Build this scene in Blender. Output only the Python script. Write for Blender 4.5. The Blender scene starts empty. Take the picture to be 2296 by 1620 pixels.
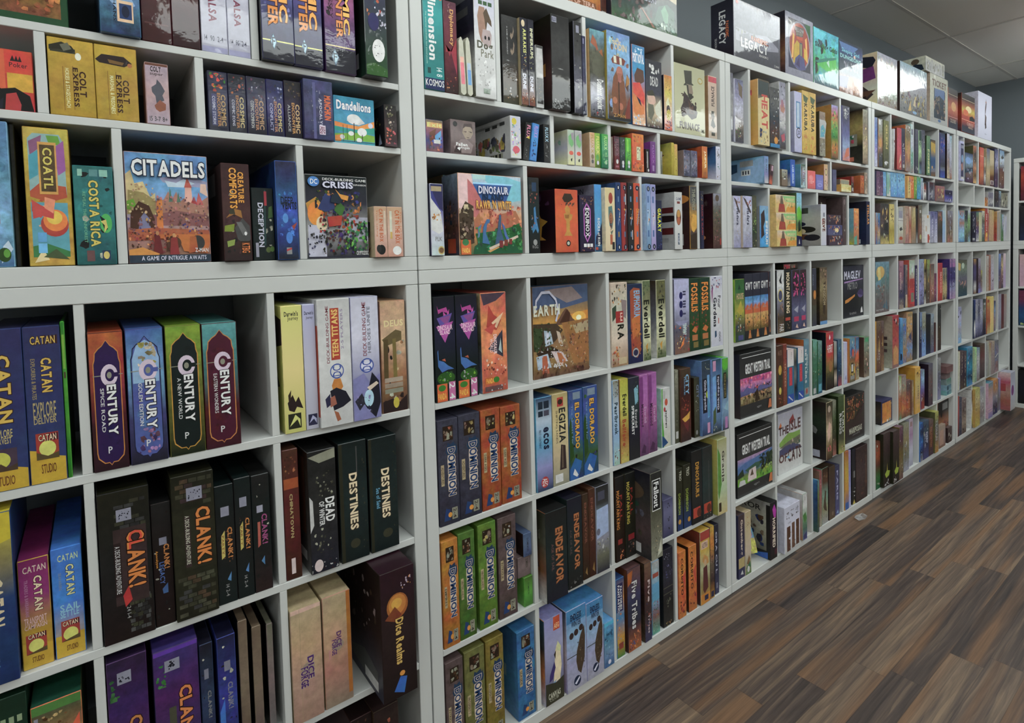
import bpy, bmesh, math, random, json
from mathutils import Vector, Matrix
C = bpy.context.scene.collection
R = math.radians
# ---------------------------------------------------------------- camera
CAM = [1267.19308, -0.71481, -1.38167, 1.50389, 1.53192, 0.02803, -0.64281, 2.33209, 621.07515]
cd = bpy.data.cameras.new('camera'); cam = bpy.data.objects.new('camera', cd); C.objects.link(cam)
cam.location = CAM[1:4]; cam.rotation_euler = CAM[4:7]
cd.sensor_width = 36; cd.lens = CAM[0] / 2296 * 36; cd.clip_start = .02
cd.shift_y = (CAM[8] - 810) / 2296
bpy.context.scene.camera = cam
# ---------------------------------------------------------------- world, exposure, ceiling light strength
w = bpy.data.worlds.new('world'); bpy.context.scene.world = w; w.use_nodes = True
w.node_tree.nodes['Background'].inputs[0].default_value = (.6, .68, .75, 1)
w.node_tree.nodes['Background'].inputs[1].default_value = .05
vs = bpy.context.scene.view_settings
vs.view_transform = 'Standard'; vs.look = 'None'; vs.gamma = 1; vs.use_curve_mapping = False
vs.exposure = 0
PANEL = 9.0            # emission of the ceiling light diffusers
KCOL = 1.1             # print albedo factor
# ---------------------------------------------------------------- materials
def lin(c): return c / 12.92 if c <= .04045 else ((c + .055) / 1.055) ** 2.4
def srgb(r, g, b): return (lin(r / 255), lin(g / 255), lin(b / 255), 1)
def mat(name, col, rough=.5, **kw):
    m = bpy.data.materials.new(name); m.use_nodes = True
    b = m.node_tree.nodes['Principled BSDF']
    b.inputs['Base Color'].default_value = col; b.inputs['Roughness'].default_value = rough
    for k, v in kw.items(): b.inputs[k.replace('_', ' ')].default_value = v
    return m
class NT:
    def __init__(s, m): s.t = m.node_tree; s.b = s.t.nodes['Principled BSDF']
    def n(s, typ, **kw):
        o = s.t.nodes.new(typ)
        for k, v in kw.items(): setattr(o, k, v)
        return o
    def l(s, a, b): s.t.links.new(a, b)
    def math(s, op, a, b=None, c=None):
        o = s.n('ShaderNodeMath', operation=op)
        for i, v in enumerate((a, b, c)):
            if v is None: continue
            if isinstance(v, (int, float)): o.inputs[i].default_value = v
            else: s.l(v, o.inputs[i])
        return o.outputs[0]
def print_mat(name, rough, coat, crough, bump, bscale, crinkle):
    m = mat(name, (.5, .5, .5, 1), rough); t = NT(m)
    at = t.n('ShaderNodeAttribute', attribute_name='Col')
    tc = t.n('ShaderNodeTexCoord'); oi = t.n('ShaderNodeObjectInfo')
    add = t.n('ShaderNodeVectorMath', operation='MULTIPLY_ADD')
    t.l(oi.outputs['Random'], add.inputs[0]); add.inputs[1].default_value = (17, 31, 11); t.l(tc.outputs['Object'], add.inputs[2])
    n1 = t.n('ShaderNodeTexNoise'); n1.inputs['Scale'].default_value = 55; n1.inputs['Detail'].default_value = 6; n1.inputs['Roughness'].default_value = .65
    n2 = t.n('ShaderNodeTexNoise'); n2.inputs['Scale'].default_value = 24; n2.inputs['Detail'].default_value = 3
    t.l(add.outputs[0], n1.inputs['Vector']); t.l(add.outputs[0], n2.inputs['Vector'])
    val = t.math('MULTIPLY_ADD', t.math('MULTIPLY', t.math('SUBTRACT', n1.outputs['Fac'], .5), at.outputs['Alpha']), 3.4, 1.0)
    hue = t.math('MULTIPLY_ADD', t.math('MULTIPLY', t.math('SUBTRACT', n2.outputs['Fac'], .5), at.outputs['Alpha']), .2, .5)
    hs = t.n('ShaderNodeHueSaturation'); t.l(at.outputs['Color'], hs.inputs['Color']); t.l(val, hs.inputs['Value']); t.l(hue, hs.inputs['Hue']); hs.inputs['Saturation'].default_value = .93
    t.l(hs.outputs[0], t.b.inputs['Base Color'])
    t.b.inputs['Specular IOR Level'].default_value = .3; t.b.inputs['Coat Weight'].default_value = coat; t.b.inputs['Coat Roughness'].default_value = crough
    if bump:
        n3 = t.n('ShaderNodeTexNoise'); n3.inputs['Scale'].default_value = bscale; n3.inputs['Detail'].default_value = 4; n3.inputs['Distortion'].default_value = .6
        t.l(add.outputs[0], n3.inputs['Vector'])
        bp = t.n('ShaderNodeBump'); bp.inputs['Strength'].default_value = bump; bp.inputs['Distance'].default_value = .004
        n4 = t.n('ShaderNodeTexNoise'); n4.inputs['Scale'].default_value = 120; n4.inputs['Detail'].default_value = 2; t.l(add.outputs[0], n4.inputs['Vector'])
        n5 = t.n('ShaderNodeTexNoise'); n5.inputs['Scale'].default_value = 11; n5.inputs['Detail'].default_value = 2; t.l(add.outputs[0], n5.inputs['Vector'])
        mr = t.n('ShaderNodeMapRange'); t.l(n5.outputs['Fac'], mr.inputs[0]); mr.inputs[1].default_value = .56; mr.inputs[2].default_value = .72
        h = t.math('ADD', n3.outputs['Fac'], t.math('MULTIPLY', t.math('MULTIPLY', n4.outputs['Fac'], mr.outputs[0]), crinkle))
        t.l(h, bp.inputs['Height']); t.l(bp.outputs[0], t.b.inputs['Coat Normal'])
    return m
M_PRINT = print_mat('printed_card', .5, .22, .10, .22, 14, 1.0)
M_WRAP = print_mat('shrink_wrapped_card', .5, .55, .035, .16, 9, .9)
M_WHITE = mat('white_laminate', srgb(214, 216, 214), .38)
M_WALL = mat('grey_wall_paint', srgb(122, 129, 135), .8)
M_WALL2 = mat('far_wall_bounce_white', srgb(214, 214, 210), .8)  # unseen walls, whitened to bounce light onto shelves and ceiling
M_CEIL = mat('ceiling_tile', srgb(240, 236, 229), .9)
t = NT(M_CEIL); tc = t.n('ShaderNodeTexCoord')
nz = t.n('ShaderNodeTexNoise'); nz.inputs['Scale'].default_value = 90; t.l(tc.outputs['Object'], nz.inputs['Vector'])
bp = t.n('ShaderNodeBump'); bp.inputs['Strength'].default_value = .25; bp.inputs['Distance'].default_value = .004
t.l(nz.outputs['Fac'], bp.inputs['Height']); t.l(bp.outputs[0], t.b.inputs['Normal'])
M_GRID = mat('ceiling_grid_metal', srgb(214, 209, 202), .7)
M_GAP = mat('dark_gap', srgb(60, 58, 56), .9)
M_LAMP = mat('lit_diffuser', (.9, .9, .9, 1), .5)
bl = M_LAMP.node_tree.nodes['Principled BSDF']
bl.inputs['Emission Color'].default_value = (.93, 1, .985, 1); bl.inputs['Emission Strength'].default_value = PANEL
M_CLEAR = mat('clear_plastic', (.9, .9, .9, 1), .15, Transmission_Weight=.8, IOR=1.3)
# floor: planks running along the shelves
M_FLOOR = mat('wood_plank_vinyl', (.1, .07, .05, 1), .42); t = NT(M_FLOOR)
tc = t.n('ShaderNodeTexCoord'); sp = t.n('ShaderNodeSeparateXYZ'); t.l(tc.outputs['Object'], sp.inputs[0])
PW, PL = .0985, 1.05
yr = t.math('DIVIDE', t.math('ADD', sp.outputs['Y'], .0135), PW); row = t.math('FLOOR', yr)
wn = t.n('ShaderNodeTexWhiteNoise', noise_dimensions='1D'); t.l(row, wn.inputs['W'])
xr = t.math('ADD', t.math('DIVIDE', sp.outputs['X'], PL), t.math('MULTIPLY', wn.outputs['Value'], 7.0)); col = t.math('FLOOR', xr)
wn2 = t.n('ShaderNodeTexWhiteNoise', noise_dimensions='2D'); cv = t.n('ShaderNodeCombineXYZ'); t.l(row, cv.inputs[0]); t.l(col, cv.inputs[1]); t.l(cv.outputs[0], wn2.inputs['Vector'])
off = t.n('ShaderNodeVectorMath', operation='MULTIPLY_ADD'); t.l(wn2.outputs['Color'], off.inputs[0]); off.inputs[1].default_value = (9, 9, 9); t.l(tc.outputs['Object'], off.inputs[2])
mp = t.n('ShaderNodeMapping'); mp.inputs['Scale'].default_value = (.55, 14, 1); t.l(off.outputs[0], mp.inputs['Vector'])
g1 = t.n('ShaderNodeTexNoise'); g1.inputs['Scale'].default_value = 1.5; g1.inputs['Detail'].default_value = 6; g1.inputs['Roughness'].default_value = .6; g1.inputs['Distortion'].default_value = 1.6; t.l(mp.outputs[0], g1.inputs['Vector'])
mp2 = t.n('ShaderNodeMapping'); mp2.inputs['Scale'].default_value = (2.2, 95, 1); t.l(off.outputs[0], mp2.inputs['Vector'])
g2 = t.n('ShaderNodeTexNoise'); g2.inputs['Scale'].default_value = 2; g2.inputs['Detail'].default_value = 4; t.l(mp2.outputs[0], g2.inputs['Vector'])
mp3 = t.n('ShaderNodeMapping'); mp3.inputs['Scale'].default_value = (.55, 9, 1); t.l(off.outputs[0], mp3.inputs['Vector'])
g3 = t.n('ShaderNodeTexNoise'); g3.inputs['Scale'].default_value = 1.4; g3.inputs['Detail'].default_value = 2; t.l(mp3.outputs[0], g3.inputs['Vector'])
wv = t.n('ShaderNodeTexWave', wave_type='BANDS', bands_direction='Y', wave_profile='SAW'); wv.inputs['Scale'].default_value = 2.6; wv.inputs['Distortion'].default_value = 9; wv.inputs['Detail'].default_value = 3; wv.inputs['Detail Scale'].default_value = .7
mp4 = t.n('ShaderNodeMapping'); mp4.inputs['Scale'].default_value = (1.0, 5.5, 1); t.l(off.outputs[0], mp4.inputs['Vector']); t.l(mp4.outputs[0], wv.inputs['Vector'])
g1c = t.math('MULTIPLY_ADD', t.math('SUBTRACT', g1.outputs['Fac'], .5), 1.5, .5)
tone = t.math('ADD', t.math('MULTIPLY', wn2.outputs['Value'], .30), t.math('ADD', t.math('MULTIPLY', g1c, .50), t.math('MULTIPLY', wv.outputs['Fac'], .11)))
rp = t.n('ShaderNodeValToRGB'); t.l(tone, rp.inputs[0]); e = rp.color_ramp.elements
for i, (p, c) in enumerate([(.24, srgb(52, 45, 44)), (.44, srgb(84, 71, 65)), (.60, srgb(116, 98, 83)), (.84, srgb(160, 135, 108))]):
    q = e[i] if i < 2 else e.new(p)
    q.position = p; q.color = c
mx = t.n('ShaderNodeMix', data_type='RGBA'); t.l(rp.outputs[0], mx.inputs[6]); mx.inputs[7].default_value = srgb(130, 97, 70)
t.l(t.math('MULTIPLY', t.math('GREATER_THAN', g3.outputs['Fac'], .56), t.math('MULTIPLY', g1.outputs['Fac'], .75)), mx.inputs[0])
g3r = t.n('ShaderNodeMapRange'); t.l(g3.outputs['Fac'], g3r.inputs[0]); g3r.inputs[1].default_value = .52; g3r.inputs[2].default_value = .66
t.l(t.math('MULTIPLY', g3r.outputs[0], .75), mx.inputs[0])
hv = t.n('ShaderNodeHueSaturation'); t.l(mx.outputs[2], hv.inputs['Color'])
fy = t.math('FRACT', yr); fx = t.math('FRACT', xr)
sy = t.math('LESS_THAN', t.math('ABSOLUTE', t.math('SUBTRACT', fy, .5)), .488); sx = t.math('LESS_THAN', t.math('ABSOLUTE', t.math('SUBTRACT', fx, .5)), .4988)
seam = t.math('MULTIPLY_ADD', t.math('MULTIPLY', sx, sy), .35, .65)
t.l(t.math('MULTIPLY', seam, t.math('MULTIPLY_ADD', g2.outputs['Fac'], 1.1, .42)), hv.inputs['Value'])
t.l(hv.outputs[0], t.b.inputs['Base Color'])
bp = t.n('ShaderNodeBump'); bp.inputs['Strength'].default_value = .12; bp.inputs['Distance'].default_value = .002; t.l(g2.outputs['Fac'], bp.inputs['Height']); t.l(bp.outputs[0], t.b.inputs['Normal'])
# ---------------------------------------------------------------- mesh helpers
def tag(o, label=None, cat=None, group=None, kind=None):
    if label: o['label'] = label
    if cat: o['category'] = cat
    if group: o['group'] = group
    if kind: o['kind'] = kind
    return o
def link(name, me, m=None, parent=None, loc=(0, 0, 0)):
    o = bpy.data.objects.new(name, me); C.objects.link(o); o.location = loc
    if m: me.materials.append(m)
    if parent: o.parent = parent
    return o
def box_me(name, x0, x1, y0, y1, z0, z1, bev=.0015):
    bm = bmesh.new(); bmesh.ops.create_cube(bm, size=1)
    for v in bm.verts: v.co = Vector((x0 + (v.co.x + .5) * (x1 - x0), y0 + (v.co.y + .5) * (y1 - y0), z0 + (v.co.z + .5) * (z1 - z0)))
    if bev: bmesh.ops.bevel(bm, geom=bm.edges, offset=bev, segments=1, affect='EDGES')
    me = bpy.data.meshes.new(name); bm.to_mesh(me); bm.free(); return me
def box(name, x0, x1, y0, y1, z0, z1, m, parent=None, bev=.0015, loc=None):
    return link(name, box_me(name, x0, x1, y0, y1, z0, z1, bev), m, parent)
def empty(name, loc, rz=0):
    o = bpy.data.objects.new(name, None); C.objects.link(o); o.location = loc; o.rotation_euler = (0, 0, rz); o.empty_display_size = .1
    return o
# ---------------------------------------------------------------- glyphs for printed lettering
GLY = {}
def glyph(ch, bold):
    if (ch, bold) in GLY: return GLY[ch, bold]
    cu = bpy.data.curves.new('g', 'FONT'); cu.body = ch; cu.resolution_u = 2; cu.offset = (.012, .034, .085)[bold]; cu.fill_mode = 'FRONT'
    o = bpy.data.objects.new('g', cu); C.objects.link(o)
    me = bpy.data.meshes.new_from_object(o.evaluated_get(bpy.context.evaluated_depsgraph_get()))
    vs_ = [(v.co.x, v.co.y) for v in me.vertices]; fs = [tuple(p.vertices) for p in me.polygons]
    bpy.data.objects.remove(o); bpy.data.curves.remove(cu); bpy.data.meshes.remove(me)
    GLY[ch, bold] = (vs_, fs); return vs_, fs
def text_mesh(s, bold):
    V = []; F = []; x = 0
    for ch in s:
        if ch == ' ': x += .32; continue
        v, f = glyph(ch, min(1, bold))
        if not v: continue
        a = min(p[0] for p in v); b = max(p[0] for p in v); n = len(V)
        if bold == 2: v, f = glyph(ch, 2)
        V += [(p[0] - a + x, p[1]) for p in v]; F += [tuple(i + n for i in q) for q in f]
        x += b - a + .075
    return V, F
# ---------------------------------------------------------------- painter for the printed faces
def colour(s):
    m = .2
    if '~' in s: s, k = s.split('~'); m = int(k) * .14
    r, g, b = (int(c, 16) * 17 for c in s)
    return tuple(KCOL * lin(q / 255) ** 1.13 for q in (r, g, b)) + (m,)
class Paint:
    """collects coloured polygons; (u,v) in metres on a face -> P = org + u*U + v*V + n*N"""
    def __init__(s): s.v = []; s.f = []; s.c = []
    def quad3(s, pts, cols):
        n = len(s.v); s.v += pts; s.f.append(tuple(range(n, n + len(pts)))); s.c += cols
    def poly(s, face, pts, cols):
        org, U, V, N, W, H = face[:6]; face[6][0] += 1; h = .00012 + face[6][0] * .000012
        s.quad3([org + U * (x * W / 100) + V * (y * H / 100) + N * h for x, y in pts], cols)
    def build(s, name):
        me = bpy.data.meshes.new(name); me.from_pydata([tuple(p) for p in s.v], [], s.f)
        a = me.color_attributes.new('Col', 'FLOAT_COLOR', 'CORNER')
        a.data.foreach_set('color', [x for c in s.c for x in c]); me.update(); return me
def grad(P, face, x0, y0, x1, y1, spec):
    m = '~' + spec.split('~')[1] if '~' in spec else ''
    cs = [colour(q + m) for q in spec.split('~')[0].split('>')]
    if len(cs) == 1: cs = cs * 2
    n = len(cs) - 1
    for i in range(n):
        a = y1 - (y1 - y0) * i / n; b = y1 - (y1 - y0) * (i + 1) / n
        P.poly(face, [(x0, b), (x1, b), (x1, a), (x0, a)], [cs[i + 1], cs[i + 1], cs[i], cs[i]])
def clamp(x): return min(99.5, max(.5, x))
def paint(spec, face, root_paint, parts, rnd, title='title_lettering'):
    """runs one art string; polygons go to root_paint, lettering and >parts go to named child paints"""
    P = root_paint; W, H = face[4], face[5]
    for i, cmd in enumerate(spec.split(';')):
        if not cmd: continue
        if i == 0: grad(P, face, 0, 0, 100, 100, cmd); continue
        if cmd[0] == '>': P = parts.setdefault(cmd[1:], Paint()); continue
        a = cmd.split(' '); k = a[0]
        if k == 'R': grad(P, face, *[float(q) for q in a[1:5]], a[5])
        elif k == 'E':
            cx, cy, rx, ry = map(float, a[1:5]); c = colour(a[5]); n = 20
            P.poly(face, [(clamp(cx + rx * math.cos(6.2832 * q / n)), clamp(cy + ry * math.sin(6.2832 * q / n))) for q in range(n)], [c] * n)
        elif k == 'P':
            c = colour(a[1]); q = list(map(float, a[2:])); pts = list(zip(q[0::2], q[1::2]))
            P.poly(face, pts, [c] * len(pts))
        elif k == 'B':
            x0, y0, x1, y1 = map(float, a[1:5]); n = int(a[5]); sz = float(a[6]); cs = a[7].split(',')
            for _ in range(n):
                cx = rnd.uniform(x0, x1); cy = rnd.uniform(y0, y1); r = sz * rnd.uniform(.5, 1.2) * .5; k2 = rnd.randint(5, 8); ph = rnd.random() * 6.28
                st = rnd.uniform(.6, 1.7); c = colour(rnd.choice(cs) + '~6'); pts = []
                for q in range(k2):
                    th = ph + 6.2832 * q / k2; rr = r * rnd.uniform(.6, 1.25)
                    pts.append((min(x1, max(x0, cx + rr * math.cos(th))), min(y1, max(y0, cy + rr * st * math.sin(th) * W / H))))
                P.poly(face, pts, [c] * k2)
        elif k == 'W':     # courses of bricks: x0 y0 x1 y1 columns rows colours
            x0, y0, x1, y1 = map(float, a[1:5]); nx, ny = int(a[5]), int(a[6]); cs = a[7].split(',')
            for r in range(ny):
                for q in range(nx):
                    if rnd.random() < .25: continue
                    u0 = x0 + (x1 - x0) * (q + .5 * (r % 2)) / nx; u1 = min(x1, u0 + (x1 - x0) / nx * .88); v0 = y0 + (y1 - y0) * r / ny; v1 = v0 + (y1 - y0) / ny * .84
                    if u0 < x1 - 2: grad(P, face, u0, v0, u1, v1, rnd.choice(cs) + '~5')
        elif k in 'Tt':
            x0, y0, x1, y1 = map(float, a[1:5]); d = a[5]; cols = a[6].split('/'); s = ' '.join(a[7:]).strip(); k1 = int(k == 'T')
            tv = text_mesh(s, k1)[0]
            if not tv: continue
            ax = min(p[0] for p in tv); bx = max(p[0] for p in tv); ay = min(p[1] for p in tv); by = max(p[1] for p in tv)
            Q = parts.setdefault(title + '#%d' % i, Paint()) if k == 'T' else P
            org, U, V, N = face[:4]
            for c, var in ([(cols[1], 2)] if len(cols) > 1 else []) + [(cols[0], k1)]:
                tv, tf = text_mesh(s, var); c = colour(c + '~0'); n = len(Q.v)
                face[6][0] += 3; h = .00012 + face[6][0] * .000012
                for x, y in tv:
                    s1 = (x - ax) / max(1e-6, bx - ax); s2 = (y - ay) / max(1e-6, by - ay)
                    if d == 'h': u, v = x0 + s1 * (x1 - x0), y0 + s2 * (y1 - y0)
                    elif d == 'd': u, v = x0 + s2 * (x1 - x0), y1 - s1 * (y1 - y0)
                    else: u, v = x1 - s2 * (x1 - x0), y0 + s1 * (y1 - y0)
                    Q.v.append(org + U * (u * W / 100) + V * (v * H / 100) + N * h)
                for q in tf: Q.f.append(tuple(j + n for j in q)); Q.c += [c] * len(q)
def carton_faces(w, D, h, k=.0012):
    X, Y, Z = Vector((1, 0, 0)), Vector((0, 1, 0)), Vector((0, 0, 1))
    fr = (Vector((-w / 2 + k, -D / 2, k)), X, Z, -Y, w - 2 * k, h - 2 * k, [0])
    lf = (Vector((-w / 2, D / 2 - k, k)), -Y, Z, -X, D - 2 * k, h - 2 * k, [0])
    return fr, lf
def carton(P, w, D, h, cf, cs, ct, k=.0012):
    """a chamfered carton: front/back/sides/top/bottom panels joined by 45 degree chamfers"""
    x, y = w / 2, D / 2; k = min(k, w * .2, D * .2); V = {}
    for sx in (-1, 1):
        for sy in (-1, 1):
            for sz in (0, 1):
                z = h if sz else 0; dz = -k if sz else k
                V[sx, sy, sz, 'x'] = Vector((sx * x, sy * (y - k), z + dz)); V[sx, sy, sz, 'y'] = Vector((sx * (x - k), sy * y, z + dz)); V[sx, sy, sz, 'z'] = Vector((sx * (x - k), sy * (y - k), z))
    def q(keys, c): P.quad3([V[i] for i in keys], [c] * len(keys))
    q([(-1, -1, 0, 'y'), (1, -1, 0, 'y'), (1, -1, 1, 'y'), (-1, -1, 1, 'y')], cf)
    q([(1, 1, 0, 'y'), (-1, 1, 0, 'y'), (-1, 1, 1, 'y'), (1, 1, 1, 'y')], cf)
    q([(-1, 1, 0, 'x'), (-1, -1, 0, 'x'), (-1, -1, 1, 'x'), (-1, 1, 1, 'x')], cs)
    q([(1, -1, 0, 'x'), (1, 1, 0, 'x'), (1, 1, 1, 'x'), (1, -1, 1, 'x')], cs)
    q([(-1, -1, 1, 'z'), (1, -1, 1, 'z'), (1, 1, 1, 'z'), (-1, 1, 1, 'z')], ct)
    q([(-1, 1, 0, 'z'), (1, 1, 0, 'z'), (1, -1, 0, 'z'), (-1, -1, 0, 'z')], cs)
    for sx in (-1, 1):
        for sy in (-1, 1):
            a = [(sx, sy, 0, 'x'), (sx, sy, 0, 'y'), (sx, sy, 1, 'y'), (sx, sy, 1, 'x')]; q(a if sx * sy > 0 else a[::-1], cf)
    for sz in (0, 1):
        for sy in (-1, 1):
            a = [(-1, sy, sz, 'y'), (1, sy, sz, 'y'), (1, sy, sz, 'z'), (-1, sy, sz, 'z')]; q(a if (sy < 0) == (sz == 1) else a[::-1], cf if sy < 0 else cs)
        for sx in (-1, 1):
            a = [(sx, -1, sz, 'x'), (sx, 1, sz, 'x'), (sx, 1, sz, 'z'), (sx, -1, sz, 'z')]; q(a if (sx > 0) == (sz == 1) else a[::-1], cs)
        for sx in (-1, 1):
            for sy in (-1, 1):
                a = [(sx, sy, sz, 'x'), (sx, sy, sz, 'y'), (sx, sy, sz, 'z')]; q(a if (sx * sy > 0) == (sz == 1) else a[::-1], cf)
# repeated graphic designs
def dom(c, img, sub):
    c2 = ''.join('%x' % max(0, int(q, 16) - 1) for q in c)
    return (f'{c}>{c}>{c2}~4;R 24 80 76 94 321;B 28 81 72 93 14 16 {img},876,532,998;P dcb 46 33 43 40 48 50 44 60 48 70 80 70 84 60 80 50 86 42 82 32 66 28;'
            f'P 246 36 70 44 66 90 66 96 70 90 76 84 74 80 78 60 76 48 78 44 74;T 47 27 84 73 d 147/dcb DOMINION;'
            f'R 10 38 26 58 ba8;t 12 40 24 56 d 432 {sub};>emblem;P 247 18 4 30 16 50 14 50 4;E 50 9 10 2.4 d93;R 60 4 88 15 998;t 66 5 82 14 d 433 2-4')
def cent(bg, edge, inner, sub, extra=''):
    A = [(12, 9), (30, 5), (44, 5), (50, 3), (56, 5), (70, 5), (88, 9), (91, 13), (91, 78), (87, 81), (85, 86), (74, 89), (62, 91), (50, 95), (38, 91), (26, 89), (15, 86), (13, 81), (9, 78), (9, 13)]
    B = [(50 + (x - 50) * .93, 49 + (y - 49) * .985) for x, y in A]
    f = lambda L: ' '.join('%g %g' % p for p in L)
    return (f'{bg};P {edge} {f(A)};P {inner} {f(B)};B 20 14 80 84 26 22 {inner};{extra}R 8 68.8 96 69.4 998;E 56 69 25 8 dcd;E 58 69 14 4.6 {inner};R 62 67.4 84 70.6 {inner};E 56 69 7 2.4 998;'
            f'T 46 25 74 62 d eee/212 ENTURY;t 27 28 38 60 d ddd {sub};>emblem;R 36 12 60 17 {inner};t 42 12 54 17 h ddd P')
ELD = ('458>46a>369>463>247~3;P 352 0 20 30 26 26 60 10 70 0 60;P 359 30 100 100 100 100 40 60 50;P 26a 0 0 60 0 90 18 40 24 0 12;T 44 34 76 86 d eb4/532 EL DORADO;'
       't 16 40 28 84 d 8ac The Quest for;R 30 90 84 98 89a;P ddd 20 6 34 12 60 4 50 2')
GWT = ('334>334~1;R 0 0 100 66 48b>7ad>b64>ca6>c95>863>453>333~4;P c63 0 46 30 54 60 50 90 56 100 44 100 40 0 40;P b87 20 46 50 52 80 46;B 0 18 100 34 20 12 b85,453,ca7,643;'
       'T 6 76 96 88 h ddd GWT;R 0 0 100 14 333;P c84 40 2 50 12 70 12 80 2;E 60 12 12 2.5 b63')
GWF1 = ('333>444>333~1;R 0 20 100 62 c6a>d79>b8b>669>c96>986>764~3;P c58 0 60 30 62 70 60 100 62 80 52 40 54;P 669 0 40 20 46 40 40 60 44 90 40 100 42 100 36 0 34;B 40 20 100 46 90 5 433,654,876,322,765;'
        'P 432 40 24 46 38 52 40 54 30 58 24;E 51 42 3 2 b44;P dcb 24 30 32 40 34 36 28 28;B 0 20 50 34 60 5 764,986,553,a97;B 0 40 100 62 40 6 c7a,d89,a6a,e9a;P 669 0 40 20 47 40 41 60 45 90 41 100 43 100 38 0 36;P 432 44 22 47 38 52 42 55 30 60 22;E 51 43 3 2 b44;R 4 94 96 95 ddd;T 14 68 94 84 h eee GREAT WESTERN TRAIL;t 50 9 64 13 h 999 eggert;>emblem;P c74 86 4 90 18 96 18 98 4')
GWF2 = ('333>444>333~1;R 0 18 100 60 b9b>88b>58b>46a>785>8a4>6a3~3;P 57a 0 46 20 52 50 54 80 58 100 60 100 44 0 36;P 465 20 40 50 46 70 44 60 36 30 34;P 343 76 34 84 52 100 56 100 34;P 343 0 36 14 44 18 32 0 30;P dcc 26 22 32 38 50 40 52 22;P 654 34 30 40 39 44 30;'
        'P ccc 2 18 6 26 18 26 22 18;P 332 66 30 70 46 74 46 78 28;B 60 28 98 36 14 4 bd7,9b4;B 0 18 100 30 60 5 6a3,584,794,8b5;P dcc 26 20 32 38 50 40 52 20;P 654 34 28 40 39 44 28;P ccc 2 18 6 26 18 26 22 18;B 60 36 100 56 40 5 343,453,232;R 4 94 96 95 ddd;T 12 66 92 82 h eee GREAT WESTERN TRAIL;t 44 9 60 13 h 999 eggert;>emblem;P c74 88 4 92 18 98 18 99 4')
IMP = ('dcb>db7>dc8~2;P 9c8 34 96 100 98 100 60 50 64;P d93 50 4 100 4 100 40 60 36;P a43 12 2 18 50 30 56 44 46 48 2;P 765 22 50 26 92 34 92 40 48;E 30 88 6 8 876;t 50 66 94 84 h eda IMPERIUM;B 56 30 96 56 12 6 ba5,8a6,cc9')
MAC = {'@eld': ELD, '@gwt': GWT, '@gwf 1': GWF1, '@gwf 2': GWF2, '@imp': IMP}
def expand(s):
    if s in MAC: return MAC[s]
    if s.startswith('@cent'): return cent(*s.split(' ', 1)[1].split('^'))
    if s.startswith('@dom'):
        a = s.split(' ', 3); return dom(a[1], a[2], a[3])
    return s
NB = [0]; MASS = Paint()
def game_box(x0, x1, z0, z1, d, dep, fl, label, art, left, group):
    NB[0] += 1; rnd = random.Random(NB[0] * 7 + 3)
    w, h = x1 - x0, z1 - z0; art = expand(art)
    glossy = 'G' in fl; m = M_WRAP if glossy else M_PRINT
    if 'B ' not in art and ('~3' in art or '~4' in art or '~5' in art):     # busy printed pictures
        q = art.split(';')[0].split('~')[0].split('>')
        art = art.replace(';', ';B 6 6 94 94 16 20 %s,222,bba;' % ','.join(q), 1) if ';' in art else art + ';B 6 6 94 94 18 20 %s,222,ccb' % ','.join(q)
    P = Paint(); parts = {}
    b0 = art.split(';')[0].split('~')[0].split('>'); cf = colour(b0[len(b0) // 2] + '~2'); ct = colour(b0[0] + '~2')
    ls = left or (b0[len(b0) // 2] + '~2'); l0 = ls.split(';')[0].split('~')[0].split('>'); cs = colour(l0[len(l0) // 2] + '~2')
    if 'K' in fl: return card_pack(x0, x1, z0, z1, d, dep, label, art, group, rnd)
    carton(P, w, dep, h, cf, cs, ct)
    fr, lf = carton_faces(w, dep, h)
    paint(art, fr, P, parts, rnd)
    if left: paint(ls, lf, P, parts, rnd)
    loc = Vector(((x0 + x1) / 2, d + dep / 2, z0 + .0002))
    if 'S' in fl:      # far, small boxes beyond the three hundred that show largest: one mass
        for q in [P] + list(parts.values()):
            n = len(MASS.v); MASS.v += [v + loc for v in q.v]; MASS.f += [tuple(j + n for j in g) for g in q.f]; MASS.c += q.c
        return None
    name = 'card_game_box' if 'c' in fl else 'board_game_box'
    o = link(name, P.build(name), m, None, loc)
    for k, q in parts.items():
        if q.f: k = k.split('#')[0]; link(k, q.build(k), m, o)
    if 't' in fl:
        a = R(float(fl.split('t')[1].rstrip('KGSc'))); c, s = math.cos(a), math.sin(a)
        o.rotation_euler = (0, a, 0)   # leaning to the right about its lower right edge
        o.location = (x1 - w / 2 * c, d + dep / 2, z0 + .0002 + w / 2 * s)
    return tag(o, label, 'card game' if 'c' in fl else 'board game', group)
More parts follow.
